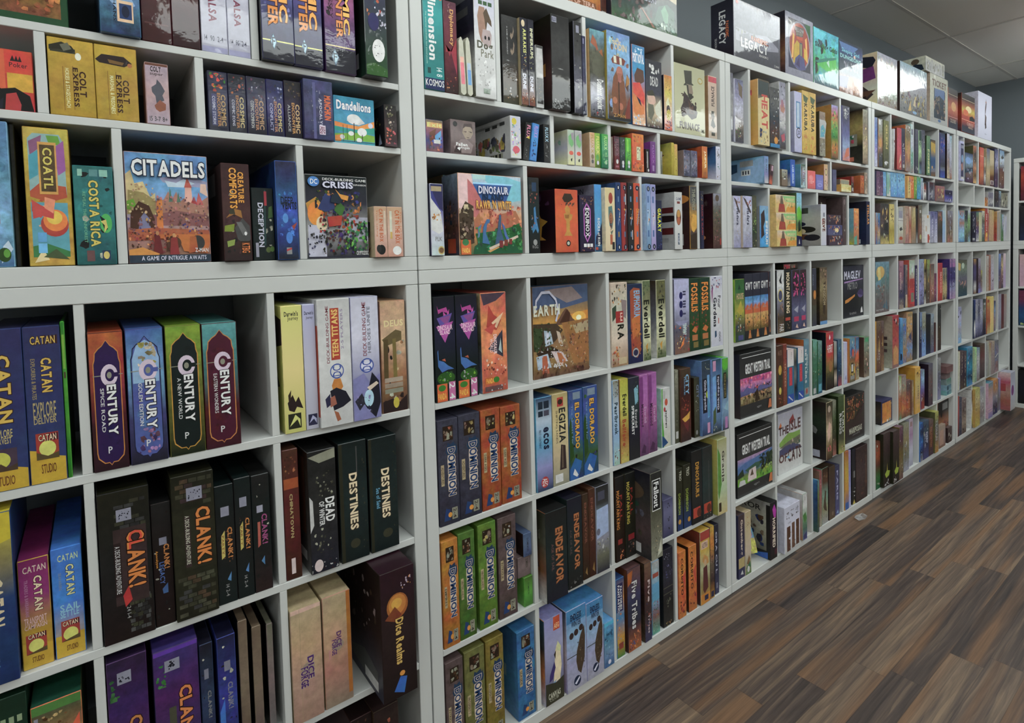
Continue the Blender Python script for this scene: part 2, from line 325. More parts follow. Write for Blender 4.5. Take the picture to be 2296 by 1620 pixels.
def card_pack(x0, x1, z0, z1, d, dep, label, art, group, rnd):
    w, h = x1 - x0, z1 - z0
    pts = []
    for i in range(9): a = math.pi * i / 8; pts.append((w / 2 * math.cos(a) * (.55 if i not in (0, 8) else .8), h - .012 + .012 * math.sin(a)))
    out = [(-w / 2, .006), (-w / 2 + .006, 0), (w / 2 - .006, 0), (w / 2, .006), (w / 2, h * .70), (w * .42, h * .78)] + pts + [(-w * .42, h * .78), (-w / 2, h * .70)]
    P = Paint(); c = colour(art.split('>')[0] + '~1'); parts = {}
    f = [Vector((x, -dep / 2, z)) for x, z in out]; b = [Vector((x, dep / 2, z)) for x, z in out]; n = len(out)
    P.quad3(f, [c] * n); P.quad3(b[::-1], [c] * n)
    for i in range(n): j = (i + 1) % n; P.quad3([f[j], f[i], b[i], b[j]], [c] * 4)
    fr, _ = carton_faces(w, dep, h); L = parts.setdefault('label_sticker', Paint())
    for cmd in art.split(';')[2:]:
        a = cmd.split(' '); grad(L, fr, *[float(q) for q in a[1:5]], a[5])
    o = link('card_pack', P.build('card_pack'), M_PRINT, None, ((x0 + x1) / 2, d + dep / 2, z0 + .0002))
    for k, q in parts.items(): link(k, q.build(k), M_PRINT, o)
    o.rotation_euler = (0, R(-2.0), 0)
    return tag(o, label, 'card pack', group)
# ---------------------------------------------------------------- room
YB, XE, ZC, YF, XL = .40, 6.50, 3.06, -8.2, -4.6
def struct(name, x0, x1, y0, y1, z0, z1, m):
    return tag(box(name, x0, x1, y0, y1, z0, z1, m, bev=0), None, None, None, 'structure')
struct('floor', XL - .1, XE + .1, YF - .1, YB + .1, -.1, 0, M_FLOOR)
struct('ceiling', XL - .1, XE + .1, YF - .1, YB + .1, ZC, ZC + .1, M_CEIL)
struct('wall_back', XL - .1, XE + .1, YB, YB + .1, 0, ZC, M_WALL)
struct('wall_right', XE, XE + .1, YF, YB, 0, ZC, M_WALL)
struct('wall_left', XL - .1, XL, YF, YB, 0, ZC, M_WALL2)
struct('wall_front', XL, XE, YF - .1, YF, 0, ZC, M_WALL2)
# ceiling grid: lay-in tiles 0.61 x 1.22 on thin metal tees
GX = [3.35 + 1.22 * i for i in range(-6, 3)]; GY = [.087 - .61 * i for i in range(0, 14)]
bm = bmesh.new()
def addb(bm, x0, x1, y0, y1, z0, z1):
    r = bmesh.ops.create_cube(bm, size=1)['verts']
    for v in r: v.co = Vector((x0 + (v.co.x + .5) * (x1 - x0), y0 + (v.co.y + .5) * (y1 - y0), z0 + (v.co.z + .5) * (z1 - z0)))
for y in GY: addb(bm, XL, XE, y - .011, y + .011, ZC - .004, ZC + .001)
for x in GX: addb(bm, x - .011, x + .011, YF, YB, ZC - .0045, ZC + .001)
me = bpy.data.meshes.new('trim_1'); bm.to_mesh(me); bm.free()
tag(link('trim_1', me, M_GRID), None, None, None, 'structure')
LY = [(GY[1], 'beside the shelf wall'), (GY[4], 'in the second row from the shelf wall'), (GY[7], 'in the third row from the shelf wall'), (GY[10], 'in the row farthest from the shelf wall')]
LX = [(GX[2], 'leftmost'), (GX[4], 'left-middle'), (GX[6], 'right-middle'), (GX[8], 'rightmost')]
for y, ly in LY:
    for x, lx in LX:
        o = empty('ceiling_light', (x - .61, y - .305, ZC))
        tag(o, f'{lx} white troffer light in the ceiling grid {ly}', 'ceiling light', 'recessed ceiling lights')
        for (a, b, c, e_) in ((-.6, .6, -.295, -.27), (-.6, .6, .27, .295), (-.6, -.575, -.27, .27), (.575, .6, -.27, .27)):
            box('frame', a, b, c, e_, -.016, -.006, M_GRID, o, .001)
        box('diffuser', -.57, .57, -.215, .215, -.07, -.006, M_LAMP, o, 0)  # dropped below the tiles so its glowing sides brighten the ceiling
# ---------------------------------------------------------------- shelf units
UN = ['leftmost', 'second from left', 'third from left', 'fourth from left', 'rightmost']
def shelf_unit(x0, z0, W, rows, dv, H, label, rot=None, D=.388, ft=.038):
    o = empty('cube_shelf', (x0, 0, z0) if rot is None else rot[0], 0 if rot is None else rot[1])
    tag(o, label, 'shelf', 'white cube shelves along the wall')
    g = .0008
    g = .0018
    box('top_panel', g, W - g, 0, D, H - ft, H - .0008, M_WHITE, o); box('bottom_panel', g, W - g, 0, D, 0, ft - .0008, M_WHITE, o)
    gs = .002
    box('side_panel', gs, ft, .0004, D, ft, H - ft - .0008, M_WHITE, o); box('side_panel', W - ft, W - gs, .0004, D, ft, H - ft - .0008, M_WHITE, o)
    for i in range(len(rows) - 1):     # rows listed from the top: (floor, ceiling)
        box('shelf_board', ft + .0005, W - ft - .0005, .001, D - .003, rows[i + 1][1], rows[i][0], M_WHITE, o, .001)
    for (a, b), xs in zip(rows, dv):
        for x in xs: box('divider', x - .0083, x + .0083, .0016, D - .003, a + .0002, b - .0002, M_WHITE, o, .001)
    return o
LOW = [(1.097, 1.432), (.744, 1.079), (.391, .726), (.038, .373)]
UPR = [(1.963, 2.293), (1.795, 1.947), (1.508, 1.779)]
for u, part, a, dv in json.loads('''[["A", "l", -1.47, [[-1.088, -0.735, -0.382], [-1.088, -0.735, -0.382], [-1.088, -0.735, -0.382], [-1.088, -0.735, -0.382]]], ["A", "u", -1.47, [[-1.283, -0.933, -0.39], [-1.036, -0.77, -0.506], [-1.128, -0.659, -0.302]]], ["B", "l", 0.0, [[0.382, 0.735, 1.088], [0.382, 0.735, 1.088], [0.382, 0.735, 1.088], [0.382, 0.735, 1.088]]], ["B", "u", 0.0, [[0.29, 0.649, 1.118], [0.496, 0.76, 1.028], [0.381, 0.918, 1.269]]], ["C", "l", 1.47, [[1.852, 2.205, 2.558], [1.852, 2.205, 2.558], [1.852, 2.205, 2.558], [1.852, 2.205, 2.558]]], ["C", "u", 1.47, [[1.657, 2.007, 2.546], [1.904, 2.17, 2.434], [1.812, 2.281, 2.638]]], ["D", "l", 2.946, [[3.328, 3.681, 4.034], [3.328, 3.681, 4.034], [3.328, 3.681, 4.034], [3.328, 3.681, 4.034]]], ["D", "u", 2.946, [[3.228, 3.591, 4.06], [3.44, 3.7, 3.975], [3.322, 3.861, 4.211]]], ["E", "l", 4.44, [[4.822, 5.175, 5.528], [4.822, 5.175, 5.528], [4.822, 5.175, 5.528], [4.822, 5.175, 5.528]]], ["E", "u", 4.44, [[4.61, 4.965, 5.515], [4.86, 5.127, 5.389], [4.761, 5.23, 5.59]]]]'''):
    i = 'ABCDE'.index(u); dv = [[x - a for x in r] for r in dv]
    if part == 'l': shelf_unit(a, 0, 1.47, LOW, dv, 1.47, f'white sixteen-cubby shelf standing on the floor, {UN[i]} of five')
    else: shelf_unit(a, 1.47, 1.47, [(p - 1.47, q - 1.47) for p, q in UPR], dv, .862, f'white three-row shelf with uneven dividers stacked on a floor shelf, {UN[i]} of five')
kd = [.373 + .009, .726 + .009, 1.079 + .009]
RU = ((5.957, -.004, 0), R(-90))
shelf_unit(0, 0, 1.47, LOW, [kd] * 4, 1.47, 'white floor shelf at the right end, turned to face along the aisle', RU)
shelf_unit(0, 0, 1.47, [(.391, .732), (.038, .373)], [kd] * 2, .77, 'white two-row shelf stacked on the right-end floor shelf', ((5.957, -.004, 1.47), R(-90)))
# ---------------------------------------------------------------- boxed games; art strings also paint one lit top edge and one glare
DATA = r"""@boxed games in top-row first cubby of first upper shelf
-8891,-7248,19630,22630,50,700,G|green-bordered yellow landscape box, first from left in top-row first cubby of first upper shelf|253~1;R 3 4 94 100 b93>a82>853~6;B 5 50 45 100 26 9 562,673,784,451;B 40 40 90 100 24 8 a72,c93,841,b84,630;R 60 22 90 36 347~3;E 74 40 7 7 d92;E 66 32 5 6 236;B 55 6 94 22 22 6 953,b63,742,c84
-6756,-6089,19630,22630,-120,2900,G|cloudy blue upright box, second from left in top-row first cubby of first upper shelf|369>8ac>479>58a>246~6;P bce 0 60 40 46 30 34 0 40;P 9bd 20 22 60 34 90 20 50 14;P 124 60 70 100 80 100 40 70 44;T 38 40 66 96 d eec Stone;>emblem;R 42 8 84 22 eca;R 48 10 80 20 247;E 64 15 10 4 124;t 32 8 40 22 d 112 HANS|357~3
-6065,-5536,19630,22580,0,2900,G|maroon gold-lettered box, third from left in top-row first cubby of first upper shelf|412>512>411~2;T 30 36 62 98 d db7 CONCORDIA;t 66 40 80 76 d a89 Board game;R 8 12 92 13 633
-5526,-5012,19630,22580,0,2900,G|second maroon gold-lettered box, fourth from left in top-row first cubby of first upper shelf|411>512>301~2;T 32 36 64 98 d db7 CONCORDIA
-4983,-4465,19630,22610,30,2900,G|pale lavender red-lettered box, fifth from left in top-row first cubby of first upper shelf|bbd>ccd>bbc~1;T 30 22 62 96 d 835 CONCORDIA SALSA;t 10 8 84 12 h 335 14  90  2-4;R 0 0 100 4 aac
-4455,-4000,19630,22610,30,2900,G|second lavender red-lettered box, sixth from left in top-row first cubby of first upper shelf|bbd>ccd>bbc~1;T 30 22 62 96 d 835 CONCORDIA SALSA;t 10 8 84 12 h 335 14  90  2-4;R 0 0 100 4 aac
@boxed games in top-row second cubby of first upper shelf
-3795,-3093,19630,22810,-180,2900,G|blue spine, orange bubble-lettered box, first from left in top-row second cubby of first upper shelf|67b>55a>447>224~3;B 5 30 95 100 12 12 88c,99d,66a;T 56 28 84 100 d fb5/523 COSMIC;T 20 24 52 100 d e93/413 ENCOUNTER;R 0 13 100 14 ee9;R 0 0 100 12 223;>emblem;P 357 34 19 46 13 36 7 24 13;P bde 34 18 43 13 36 8 26 13;t 30 10 40 16 h 124 F|112
-3077,-2411,19630,22810,-140,2900,G|second blue, orange bubble-lettered box, second from left in top-row second cubby of first upper shelf|67b>55a>447>224~3;B 5 30 95 100 12 12 88c,99d,66a;T 54 28 84 100 d fb5/523 COSMIC;T 18 24 50 100 d e93/413 ENCOUNTER;R 0 13 100 14 ee9;R 0 0 100 12 223;>emblem;P 357 34 20 46 14 36 8 24 14;P bde 34 19 43 14 36 9 26 14;t 30 11 40 17 h 124 F
-2339,-1571,19630,22810,-100,2900,G|pink-violet, orange bubble-lettered box, third from left in top-row second cubby of first upper shelf|a58>b69>647>447~4;T 62 30 84 100 d fc6/523 COSMIC;T 38 26 60 100 d e94/413 ENCOUNTER;t 14 40 28 100 d 413 COSMIC ODYSSEY;R 0 19 100 20 eda;R 0 0 100 18 223~2;>emblem;P 357 30 18 44 11 32 4 18 11;P bde 30 16 41 11 32 6 21 11;t 25 8 37 14 h 124 F
-1407,-823,19630,22810,-320,2900,G|dark frog-green comic box, fourth from left in top-row second cubby of first upper shelf|243>335>344>252~2;B 10 45 95 100 22 16 b53,843,256,2aa,c64;T 52 64 84 92 d ee3 Frog;B 40 28 100 56 22 12 ccd,aab,dde;E 40 42 26 7 226;>emblem;E 60 20 30 9 eee;B 40 14 80 26 8 6 222,444;P 362 0 0 100 0 100 6 40 10 0 8|253>222>243~3;R 20 30 60 90 445~5;R 55 8 85 20 ddd
@boxed games in middle-row first cubby of first upper shelf
-8483,-7818,17950,19065,60,400,c|red and orange cartoon-suited box in middle-row first cubby of first upper shelf|c32~1;R 38 60 100 100 d42;R 44 32 100 62 da3~2;R 0 30 40 100 d63~1;P 322 52 82 58 92 62 84 66 92 70 84 74 92 78 82;P 111 2 0 12 40 30 34 60 38 92 26 100 0;P b33 36 0 40 26 62 30 72 10 70 0;t 50 72 90 80 h 533 Poker;P 223 10 4 34 20 30 0
@boxed games in middle-row second cubby of first upper shelf
-7594,-6889,17950,19412,20,1200,c|mustard horses-and-lantern figure box, first from left in middle-row second cubby of first upper shelf|ca3>b93>b92~2;R 4 82 60 88 443;P 332 2 90 30 96 52 92 60 86 50 82 24 86 2 84;P 776 26 92 44 96 52 88 34 84;E 66 79 7 5 eed;R 30 6 31 64 742;R 52 8 53 66 742;t 35 10 44 62 d eeb HORSES & STAGECOACH;T 66 26 82 60 d 421 COLT;T 52 12 64 64 d 421 EXPRESS
-6879,-6185,17950,19413,20,1200,c|second mustard, dark-coated figure box, second from left in middle-row second cubby of first upper shelf|ca3>b93>b92~2;P 322 0 80 16 88 70 88 90 80 70 74 10 76;P 863 30 82 70 80 66 76 34 77;E 84 77 6 3 b74;R 28 6 29 66 742;R 48 6 49 66 742;t 33 8 43 60 d eeb MARSHAL & PRISONERS;T 64 24 80 56 d 421 COLT;T 48 10 62 62 d 421 EXPRESS
-6056,-5641,17950,19204,0,600,c|small white tin-soldier pictured box, third from left in middle-row second cubby of first upper shelf|bab>b99>bab~2;R 0 96 100 100 743;T 22 86 70 95 h 322 COLT;t 20 79 80 84 h 544 super;P 445 24 60 46 66 50 74 66 68 84 56 72 48 80 40 44 34 40 46 26 52;P 953 34 30 60 40 86 34 84 24 56 20 40 24;t 10 4 90 12 h 444 15 3-7 8+
@boxed games in middle-row third cubby of first upper shelf
-4906,-4514,17950,19240,40,900,c|small black with orange flames box in middle-row third cubby of first upper shelf|224>335>113~3;B 8 66 92 98 20 18 d52,b42,e73,493;R 14 8 42 62 447;T 64 8 90 62 d b96 COSMIC;T 44 6 62 64 d b85 ENCOUNTER;t 18 10 34 58 d ccd COSMIC STORM
-4504,-4137,17950,19241,40,900,c|second small black space-art box, second from left in middle-row third cubby of first upper shelf|112>335>112~3;B 10 66 90 98 18 14 842,b63,445,224;T 62 8 88 62 d cb8 COSMIC;T 40 6 58 64 d b85 ENCOUNTER;t 16 10 32 56 d ccd COSMIC EONS
-4127,-3716,17950,19240,30,900,c|crinkled small grey-black space-art box, third from left in middle-row third cubby of first upper shelf|223>446>112~5;B 4 60 96 98 26 12 778,aab,445,635,889;T 62 8 88 60 d b97 COSMIC;T 40 6 58 62 d b86 ENCOUNTER;t 16 10 34 58 d ccc COSMIC DOMINION
-3706,-3326,17950,19248,40,900,c|small navy crinkled space-art box, fourth from left in middle-row third cubby of first upper shelf|225>337>113~5;B 4 62 96 98 22 12 88a,558,aac,334;T 64 8 88 60 d cb8 COSMIC;T 42 6 60 62 d b86 ENCOUNTER;t 16 8 34 58 d bbd CONFLICT
-3311,-2909,17950,19285,40,900,c|small black streaked space-art box, fifth from left in middle-row third cubby of first upper shelf|222>324>112~3;B 6 66 94 98 18 14 432,543,221,765;T 62 8 88 60 d db8 COSMIC;T 40 6 58 62 d c95 ENCOUNTER;t 16 10 32 58 d bbb ALLIANCE
-2899,-2201,17950,19365,-80,1100,c|purple with jagged orange logo box in middle-row third cubby of first upper shelf|447>557>336~5;B 8 4 60 96 26 7 778,99b,446,aab;R 30 0 40 96 669;T 70 34 94 76 d e73 MUNCHKIN;T 52 12 62 70 d ccd APOCALYPSE;>emblem;R 50 8 72 24 dcd;t 52 10 70 22 d 724 AEG|447~3
-2109,-1038,17950,19142,140,600,c|face-out turquoise dandelion-field box, seventh from left in middle-row third cubby of first upper shelf|39b>5ac>39a~2;P e94 0 46 30 42 60 40 100 54 100 38 60 32 30 34 0 36;P 3a9 0 36 40 30 100 40 100 26 40 22 0 28;P 8b4 0 20 60 26 100 22 100 8 0 8;P d83 0 16 20 20 14 4 0 4;P ddd 30 50 40 64 60 62 76 48 60 42 44 44;E 48 54 17 11 eee;E 68 28 12 9 eee;E 40 23 7 5 eee;E 18 14 6 5 ddd;E 60 10 7 5 eee;E 90 44 6 6 dde;R 47 6 49 46 432;R 67 8 69 22 432;R 30 8 31 40 432;R 20 4 21 40 432;R 0 5 100 6 432;T 6 72 92 92 h fff/27a Dandelions
-852,-501,17950,19034,-60,1000,c|small black-and-pink crinkled box, eighth from left in middle-row third cubby of first upper shelf|222>433>412~5;B 5 40 95 98 26 16 998,cba,775,332;B 5 6 90 45 14 24 c56,d67,b45|211~3;B 10 40 90 80 12 8 a94,763;P aab 60 6 70 34 82 8
@boxed games in bottom-row first cubby of first upper shelf
-9022,-8235,15080,17733,40,2600,|blue ice-textured with grey capitals box in bottom-row first cubby of first upper shelf|58a>69b>8bd>469~5;T 64 24 80 96 d 99a AAHAIL;P cde 78 2 92 8 100 12 92 18 82 14;E 84 8 12 5 352;E 88 9 6 3 6a4
-8225,-8157,15080,17744,250,2400,|dark charcoal stone-textured box, second from left in bottom-row first cubby of first upper shelf|333>443>333~7
-8026,-7356,15080,17676,0,2500,|gold-framed colourful serpent-pictured box, third from left in bottom-row first cubby of first upper shelf|cb5>b93>ca4~3;P 9bb 8 92 20 96 80 96 90 90 92 52 8 52;P 968 10 90 40 95 36 86 12 80;P 7a4 50 95 78 95 84 88 56 89;P a6a 66 86 90 92 92 70 74 66;P 5ab 10 80 30 84 28 66 8 62;P b53 8 54 30 60 90 58 92 50 50 46 8 50;P 6ab 8 46 92 46 92 6 8 6;B 10 26 60 48 14 10 c43,e86,b33,fca;E 60 30 32 9 b43;E 62 33 28 8 e83;E 60 35 18 5 ec5;P c44 10 48 30 44 60 40 58 34 34 36 12 34;P e97 40 50 64 48 58 38 38 42;P 485 8 14 40 16 92 10 92 6 8 6;P eda 10 2 30 12 44 4;P 564 30 6 60 12 90 4;R 30 52 72 90 da5;R 34 54 68 88 653~5;T 40 56 62 86 d dc6/432 COATL;>emblem;R 20 17 40 24 6ad;>badge;R 20 9 40 16 7be
-7321,-6690,15080,17009,-20,2400,|teal toucan-pictured box, fourth from left in bottom-row first cubby of first upper shelf|377>388>266~3;R 10 90 22 97 9cb;R 40 90 62 97 699;R 66 90 88 97 9cb;T 36 18 62 86 d dc6/354 COSTA RICA;t 20 22 28 74 d 7b9 REVEAL THE RAINFOREST;E 78 42 16 10 5b6;P 122 62 50 76 46 82 36 74 34 68 42;P dc7 64 44 74 40 72 32 82 38 78 46;>emblem;R 24 3 44 14 755;>badge;R 64 4 86 14 346;E 75 9 8 4 dc7
@boxed games in bottom-row second cubby of first upper shelf
-6489,-4989,15080,17367,80,700,|face-out castle-city painting box, first from left in bottom-row second cubby of first upper shelf|69c>7ad>b99>a75~3;P aac 40 78 70 82 100 76 100 70 60 72 44 74;P cde 46 76 60 74 70 78 84 74 70 70 50 70;P dc9 0 80 6 84 10 72 20 74 28 60 34 64 34 50 0 50;P a96 2 66 20 64 36 56 36 44 0 44;P b87 34 56 44 58 50 66 54 58 60 66 63 56 70 60 84 54 100 62 100 36 34 34;P 687 50 56 52 70 55 56;P 687 60 56 62 66 65 56;P eba 70 56 71 70 79 70 80 56;P c65 70 70 74 80 80 70;P c66 84 54 88 66 94 54;P b44 78 56 82 62 86 54;P ecb 90 66 91 74 98 74 100 62;P 966 30 44 60 48 100 44 100 34 30 34;P 7a3 0 56 8 58 12 50 0 48;P 532 2 24 4 46 14 56 26 52 32 40 32 24;P 88a 12 28 14 40 20 46 26 40 27 28;P d83 34 24 35 54 36 58 42 58 42 30 40 24;P b64 0 30 30 32 100 30 100 22 0 20;B 0 24 100 42 120 3 744,533,a65,448,c96,855,967;B 34 38 100 62 90 3 b77,755,a88,ca9,644,967;B 0 44 34 72 50 3 ca8,a86,dc9,b97;P c73 36 26 100 26 100 18 96 8 66 10 60 22 36 22;E 54 18 9 6 643;E 84 18 9 7 444;P b63 72 8 74 24 82 24 84 10;B 0 8 60 28 110 3 943,722,532,c84,a33,844,d96;P 722 28 8 31 24 34 26 37 24 40 8;E 34 27 2 2 c96;P 933 48 6 50 22 54 24 58 22 60 6;E 54 25 2 2 c96;P 532 44 10 45 20 48 10;P d94 0 12 16 14 36 8 30 4 0 4;P 345 0 0 100 0 100 7 0 7;T 7 79 97 94 h eee/124 CITADELS;t 14 2 94 6 h dde A GAME OF INTRIGUE AWAITS;t 80 9 97 13 h eee Z-MAN
-4762,-4191,15080,17227,-140,2400,|brown badger-pictured, orange-lettered box, second from left in bottom-row second cubby of first upper shelf|422>533>322~3;P 555 40 34 70 44 96 36 98 22 80 16 50 22;P 777 46 40 66 40 90 28 70 26;E 80 28 5 2 eee;P 893 4 36 40 38 36 30 2 30;P a73 10 44 40 54 66 52 70 44 40 48;P 443 20 52 40 54 44 48 24 48;P 9a5 10 20 40 22 36 16 12 14;T 58 60 80 92 d ea3/411 CREATURE;T 26 54 54 96 d ea3/411 COMFORTS;>emblem;R 60 6 98 20 321;t 64 8 94 18 d e83 KTBG|322;R 30 70 70 94 888
-4121,-3643,15080,16744,80,2200,|short black white-serif box, third from left in bottom-row second cubby of first upper shelf|122>233>122~3;P 355 50 20 60 98 66 98 60 20;T 26 18 52 80 d dde DECEPTION;R 58 76 70 96 b34;P 574 74 58 96 60 94 76 78 74;R 10 4 24 24 aab;E 70 14 12 4 674;E 88 15 10 4 684
-3633,-3156,15080,17368,-120,2500,|deep-blue sea-vent box, fourth from left in bottom-row second cubby of first upper shelf|335>247>36b>248>223~4;B 10 24 90 70 24 20 37c,48d,259,26a;E 40 42 14 5 59d;E 56 22 16 6 48d;t 20 56 80 64 h 123 DEEP;T 24 51 98 59 h 123 VENTS;P a43 70 34 98 38 80 30;>emblem;R 40 5 66 12 999;P b33 40 10 66 12 66 10 40 8|136>248>123~3
@boxed games in bottom-row third cubby of first upper shelf
-2917,-1353,15080,17128,60,800,|face-out black heroes-crowd box, first from left in bottom-row third cubby of first upper shelf|122>334>aaa>223~2;R 60 20 100 50 bbc;R 2 2 30 40 ccd;P c93 0 66 16 74 30 60 20 44 4 50;E 14 54 12 14 e92;E 24 42 9 9 edb;B 14 54 90 82 90 6 236,348,452,a63,c74,325,223;P 347 18 60 30 78 46 72 44 60 30 56;P 473 44 58 52 70 62 62 56 50;B 20 30 90 56 90 5 b32,c42,831,653,274,635,222;B 26 4 80 34 90 5 325,533,437,621,263,222;B 0 4 20 40 14 3 222,446;B 60 8 100 46 70 5 263,485,6a4,354,123,7b5;B 8 6 34 34 22 4 332,555,223;P 234 40 76 56 84 62 74 52 66 38 68;P d93 46 84 54 78 68 76 66 70 56 72;P b32 32 50 56 52 54 40 34 38;R 0 0 100 2 334;E 12 92 9 6 48c;t 7 89 18 95 h fff DC;t 26 94 98 97 h eee DECK-BUILDING GAME;T 26 85 76 93 h dde/335 CRISIS;t 76 89 98 91 h eee EXPANSION;t 78 3 98 8 h eee CRYPTOZOIC
-1278,-934,15080,16383,-160,850,|small cream, black-cat corner box, second from left in bottom-row third cubby of first upper shelf|ca8>dba>c98~1;T 38 30 70 96 d c62 CAT IN THE BOX;t 12 40 26 94 d c74 Trick taking;R 80 44 92 92 dcb;E 52 14 34 10 222;E 30 16 20 8 333|cb9;P 222 2 30 60 40 70 70 30 74 2 64;P 842 30 10 70 20 50 4
-916,-483,15080,16383,-140,850,|second small cream, white-cat corner box in bottom-row third cubby of first upper shelf|ca8>dba>c98~1;T 50 26 82 94 d c62 CAT IN THE BOX;t 84 34 96 92 d c74 Trick taking;R 14 40 30 92 ddc;E 60 12 30 9 eee;R 16 36 30 50 db6
@boxed games in top-row first cubby of first lower shelf
-8711,-8214,10970,13953,0,2900,|navy-and-yellow landscape-badged box, first from left in top-row first cubby of first lower shelf|336>347~2;P ca2 0 0 100 0 100 12 60 14 30 18 0 17;T 22 42 64 84 d db5/421 CATAN;t 0 33 60 38 h cb7 EXPLORE;t 0 29 56 33 h cb7 HARVEST;R 0 12 70 26 545;E 20 19 30 5 cc5;P 543 0 12 70 12 70 16 40 14 20 17;t 4 3 60 9 h 742 STUDIO
-8202,-7658,10970,13952,0,2900,|second navy-and-yellow landscape-badged box, second from left in top-row first cubby of first lower shelf|336>347~2;P ca2 0 0 100 0 100 15 80 16 40 20 0 22;T 44 58 74 80 d db5/421 CATAN;t 18 89 88 94 h db5/421 CATAN;t 16 54 28 80 d a96 EXPLORERS & PIRATES;t 16 42 80 52 h ba7 EXPLORE;t 16 38 80 42 h ba7 DELIVER;>emblem;R 18 15 82 32 a32;E 50 22 24 5 dd7;P 653 18 15 82 15 82 19 50 17 18 20;t 26 27 76 31 h edb/412 CATAN;t 30 6 72 12 h 742 STUDIO
-7648,-7583,10970,14010,40,2900,|slim bright-green box, third from left in top-row first cubby of first lower shelf|382>5a3>271~2;R 10 70 90 92 8b4;R 20 64 90 68 543|151
@boxed games in top-row second cubby of first lower shelf
-7245,-6668,10970,13739,-20,2900,|purple spine with orange arch border box in top-row second cubby of first lower shelf|@cent b52>933>412>312~3^c83^315^SPICE ROAD|522~2
-6636,-5983,10970,13752,-20,2900,|pale-blue golem arch box, second from left in top-row second cubby of first lower shelf|@cent 46a>7ac>447>223~3^224^56a^GOLEM EDITION^P 9bd 14 60 86 60 88 78 74 88 50 92 26 88 14 78;B 18 70 82 90 14 18 a98,a95,875,dcb;B 22 7 80 26 18 14 645,436,a79,a8b;|447~2
-5946,-5283,10970,13745,0,2900,|black spine with gold-green arch box in top-row second cubby of first lower shelf|@cent 8a3>773>121~3^c93^122^A NEW WORLD|241~2
-5266,-4571,10970,13732,0,2900,|maroon spine with teal arch box in top-row second cubby of first lower shelf|@cent 6aa>488>512>412~3^c84^513^EASTERN WONDERS|411>533~3
@boxed games in top-row third cubby of first lower shelf
-3625,-3147,10970,13995,-40,2900,|pale-yellow rabbit-engraved box, first from left in top-row third cubby of first lower shelf|dd8>ed9>cc7~0;T 14 92 84 96 h 443 Darwin's;t 30 88 84 92 h 443 Journey;P 322 14 24 40 30 54 24 70 28 92 18 60 20 46 16 20 18;P 432 18 30 34 34 30 26 20 24;>emblem;R 14 3 80 15 332;P dd8 20 5 50 14 74 10 74 4 60 10|bb6;P 322 10 60 60 96 100 90 100 70 30 58;P 332 20 36 80 48 90 36 60 30;R 30 6 80 12 aa7
-3131,-2834,10970,13998,-40,2900,|slim pale-lavender script-titled box, second from left in top-row third cubby of first lower shelf|bbd>ccd>bbc~0;T 12 92 90 95 h 446 Darwin's;t 26 88 84 91 h 446 Journey;>emblem;R 12 3 90 12 335;P bbd 20 5 50 11 84 8 84 4 60 8|ccc
-2824,-2017,10970,14098,-160,2900,|white caped-hero, red title block box in top-row third cubby of first lower shelf|ccc>ddd>ccc~1;t 24 50 33 95 u 834 DECK-BUILDING GAME;R 38 52 66 93 b42~2;T 42 54 62 92 u ec7 TEEN TITANS;t 70 60 78 92 u 98a 2-5 PLAYERS;>emblem;E 54 43 22 6 35a;E 54 43 19 5 ddd;t 40 39 68 47 u 35a DC;P c83 36 32 44 37 64 37 72 30 60 26 40 27;P 223 30 28 50 30 80 26 96 18 70 14 40 12 34 20;P a65 24 22 44 24 50 17 30 15;P 335 14 22 30 26 30 17 18 15;P a64 40 12 54 10 62 4 50 3|ccc;R 60 8 100 80 b42
-2000,-1267,10970,14099,-160,2900,|white lightning-hero box, fourth from left in top-row third cubby of first lower shelf|ccd>dde>99b>668~1;t 40 52 54 96 u 834 DECK-BUILDING GAME;T 58 54 70 92 u 889 HEROES UNITE;>emblem;E 52 44 26 6 35a;E 52 44 22 5 dde;t 34 40 70 48 u 35a DC;P 88b 0 34 40 38 60 30 100 36 100 0 0 0;P 223 56 26 70 38 96 30 100 12 80 0 50 8 30 16;P 334 4 16 30 22 44 14 20 8;E 56 17 18 7 bde;P dcb 50 26 86 30 94 28 60 23;B 10 2 70 20 12 10 445,99c,335
-1151,-430,10970,13931,20,2900,|sandy columned-temple box, fifth from left in top-row third cubby of first lower shelf|ca8>db9>a75>322~3;P 764 4 66 60 74 84 72 84 64 20 60;P 653 8 30 10 66 28 66 26 30;P 874 46 30 46 66 60 66 62 30;P 322 0 0 100 0 100 14 70 8 40 12 0 10;R 10 27 84 31 ba9;R 10 22 84 26 a98;R 10 17 84 21 998;T 14 77 92 83 h eda DEUS;>emblem;E 54 8 12 5 cb4|a86~3
@boxed games in second-row first cubby of first lower shelf
-9152,-8515,7440,10618,-40,2900,|yellow-topped navy box, first from left in second-row first cubby of first lower shelf|cb2>247>136~2;P cb2 0 100 100 100 100 84 70 82 50 76 0 72;T 40 34 76 62 d dca CATAN;t 30 10 60 24 d 58b TRAILS
-8486,-8030,7440,9550,140,2900,|purple-and-yellow, sunset-badged box, second from left in second-row first cubby of first lower shelf|826>937>b92>ca2~2;P ca2 0 0 100 0 100 19 60 22 0 24;t 14 88 92 94 h dcb CATAN;T 48 52 76 84 d edb/412 CATAN;t 16 48 28 82 d b8a TRADERS & BARBARIANS;t 10 40 86 47 h dbb TRANSPORT;t 10 36 86 40 h dbb CAMPAIGN;>emblem;R 12 13 82 31 a43;E 46 20 26 6 dd7;P 653 12 13 82 13 82 17 40 15;t 20 27 76 31 h edb/412 CATAN;t 30 5 70 10 h 742 STUDIO|847
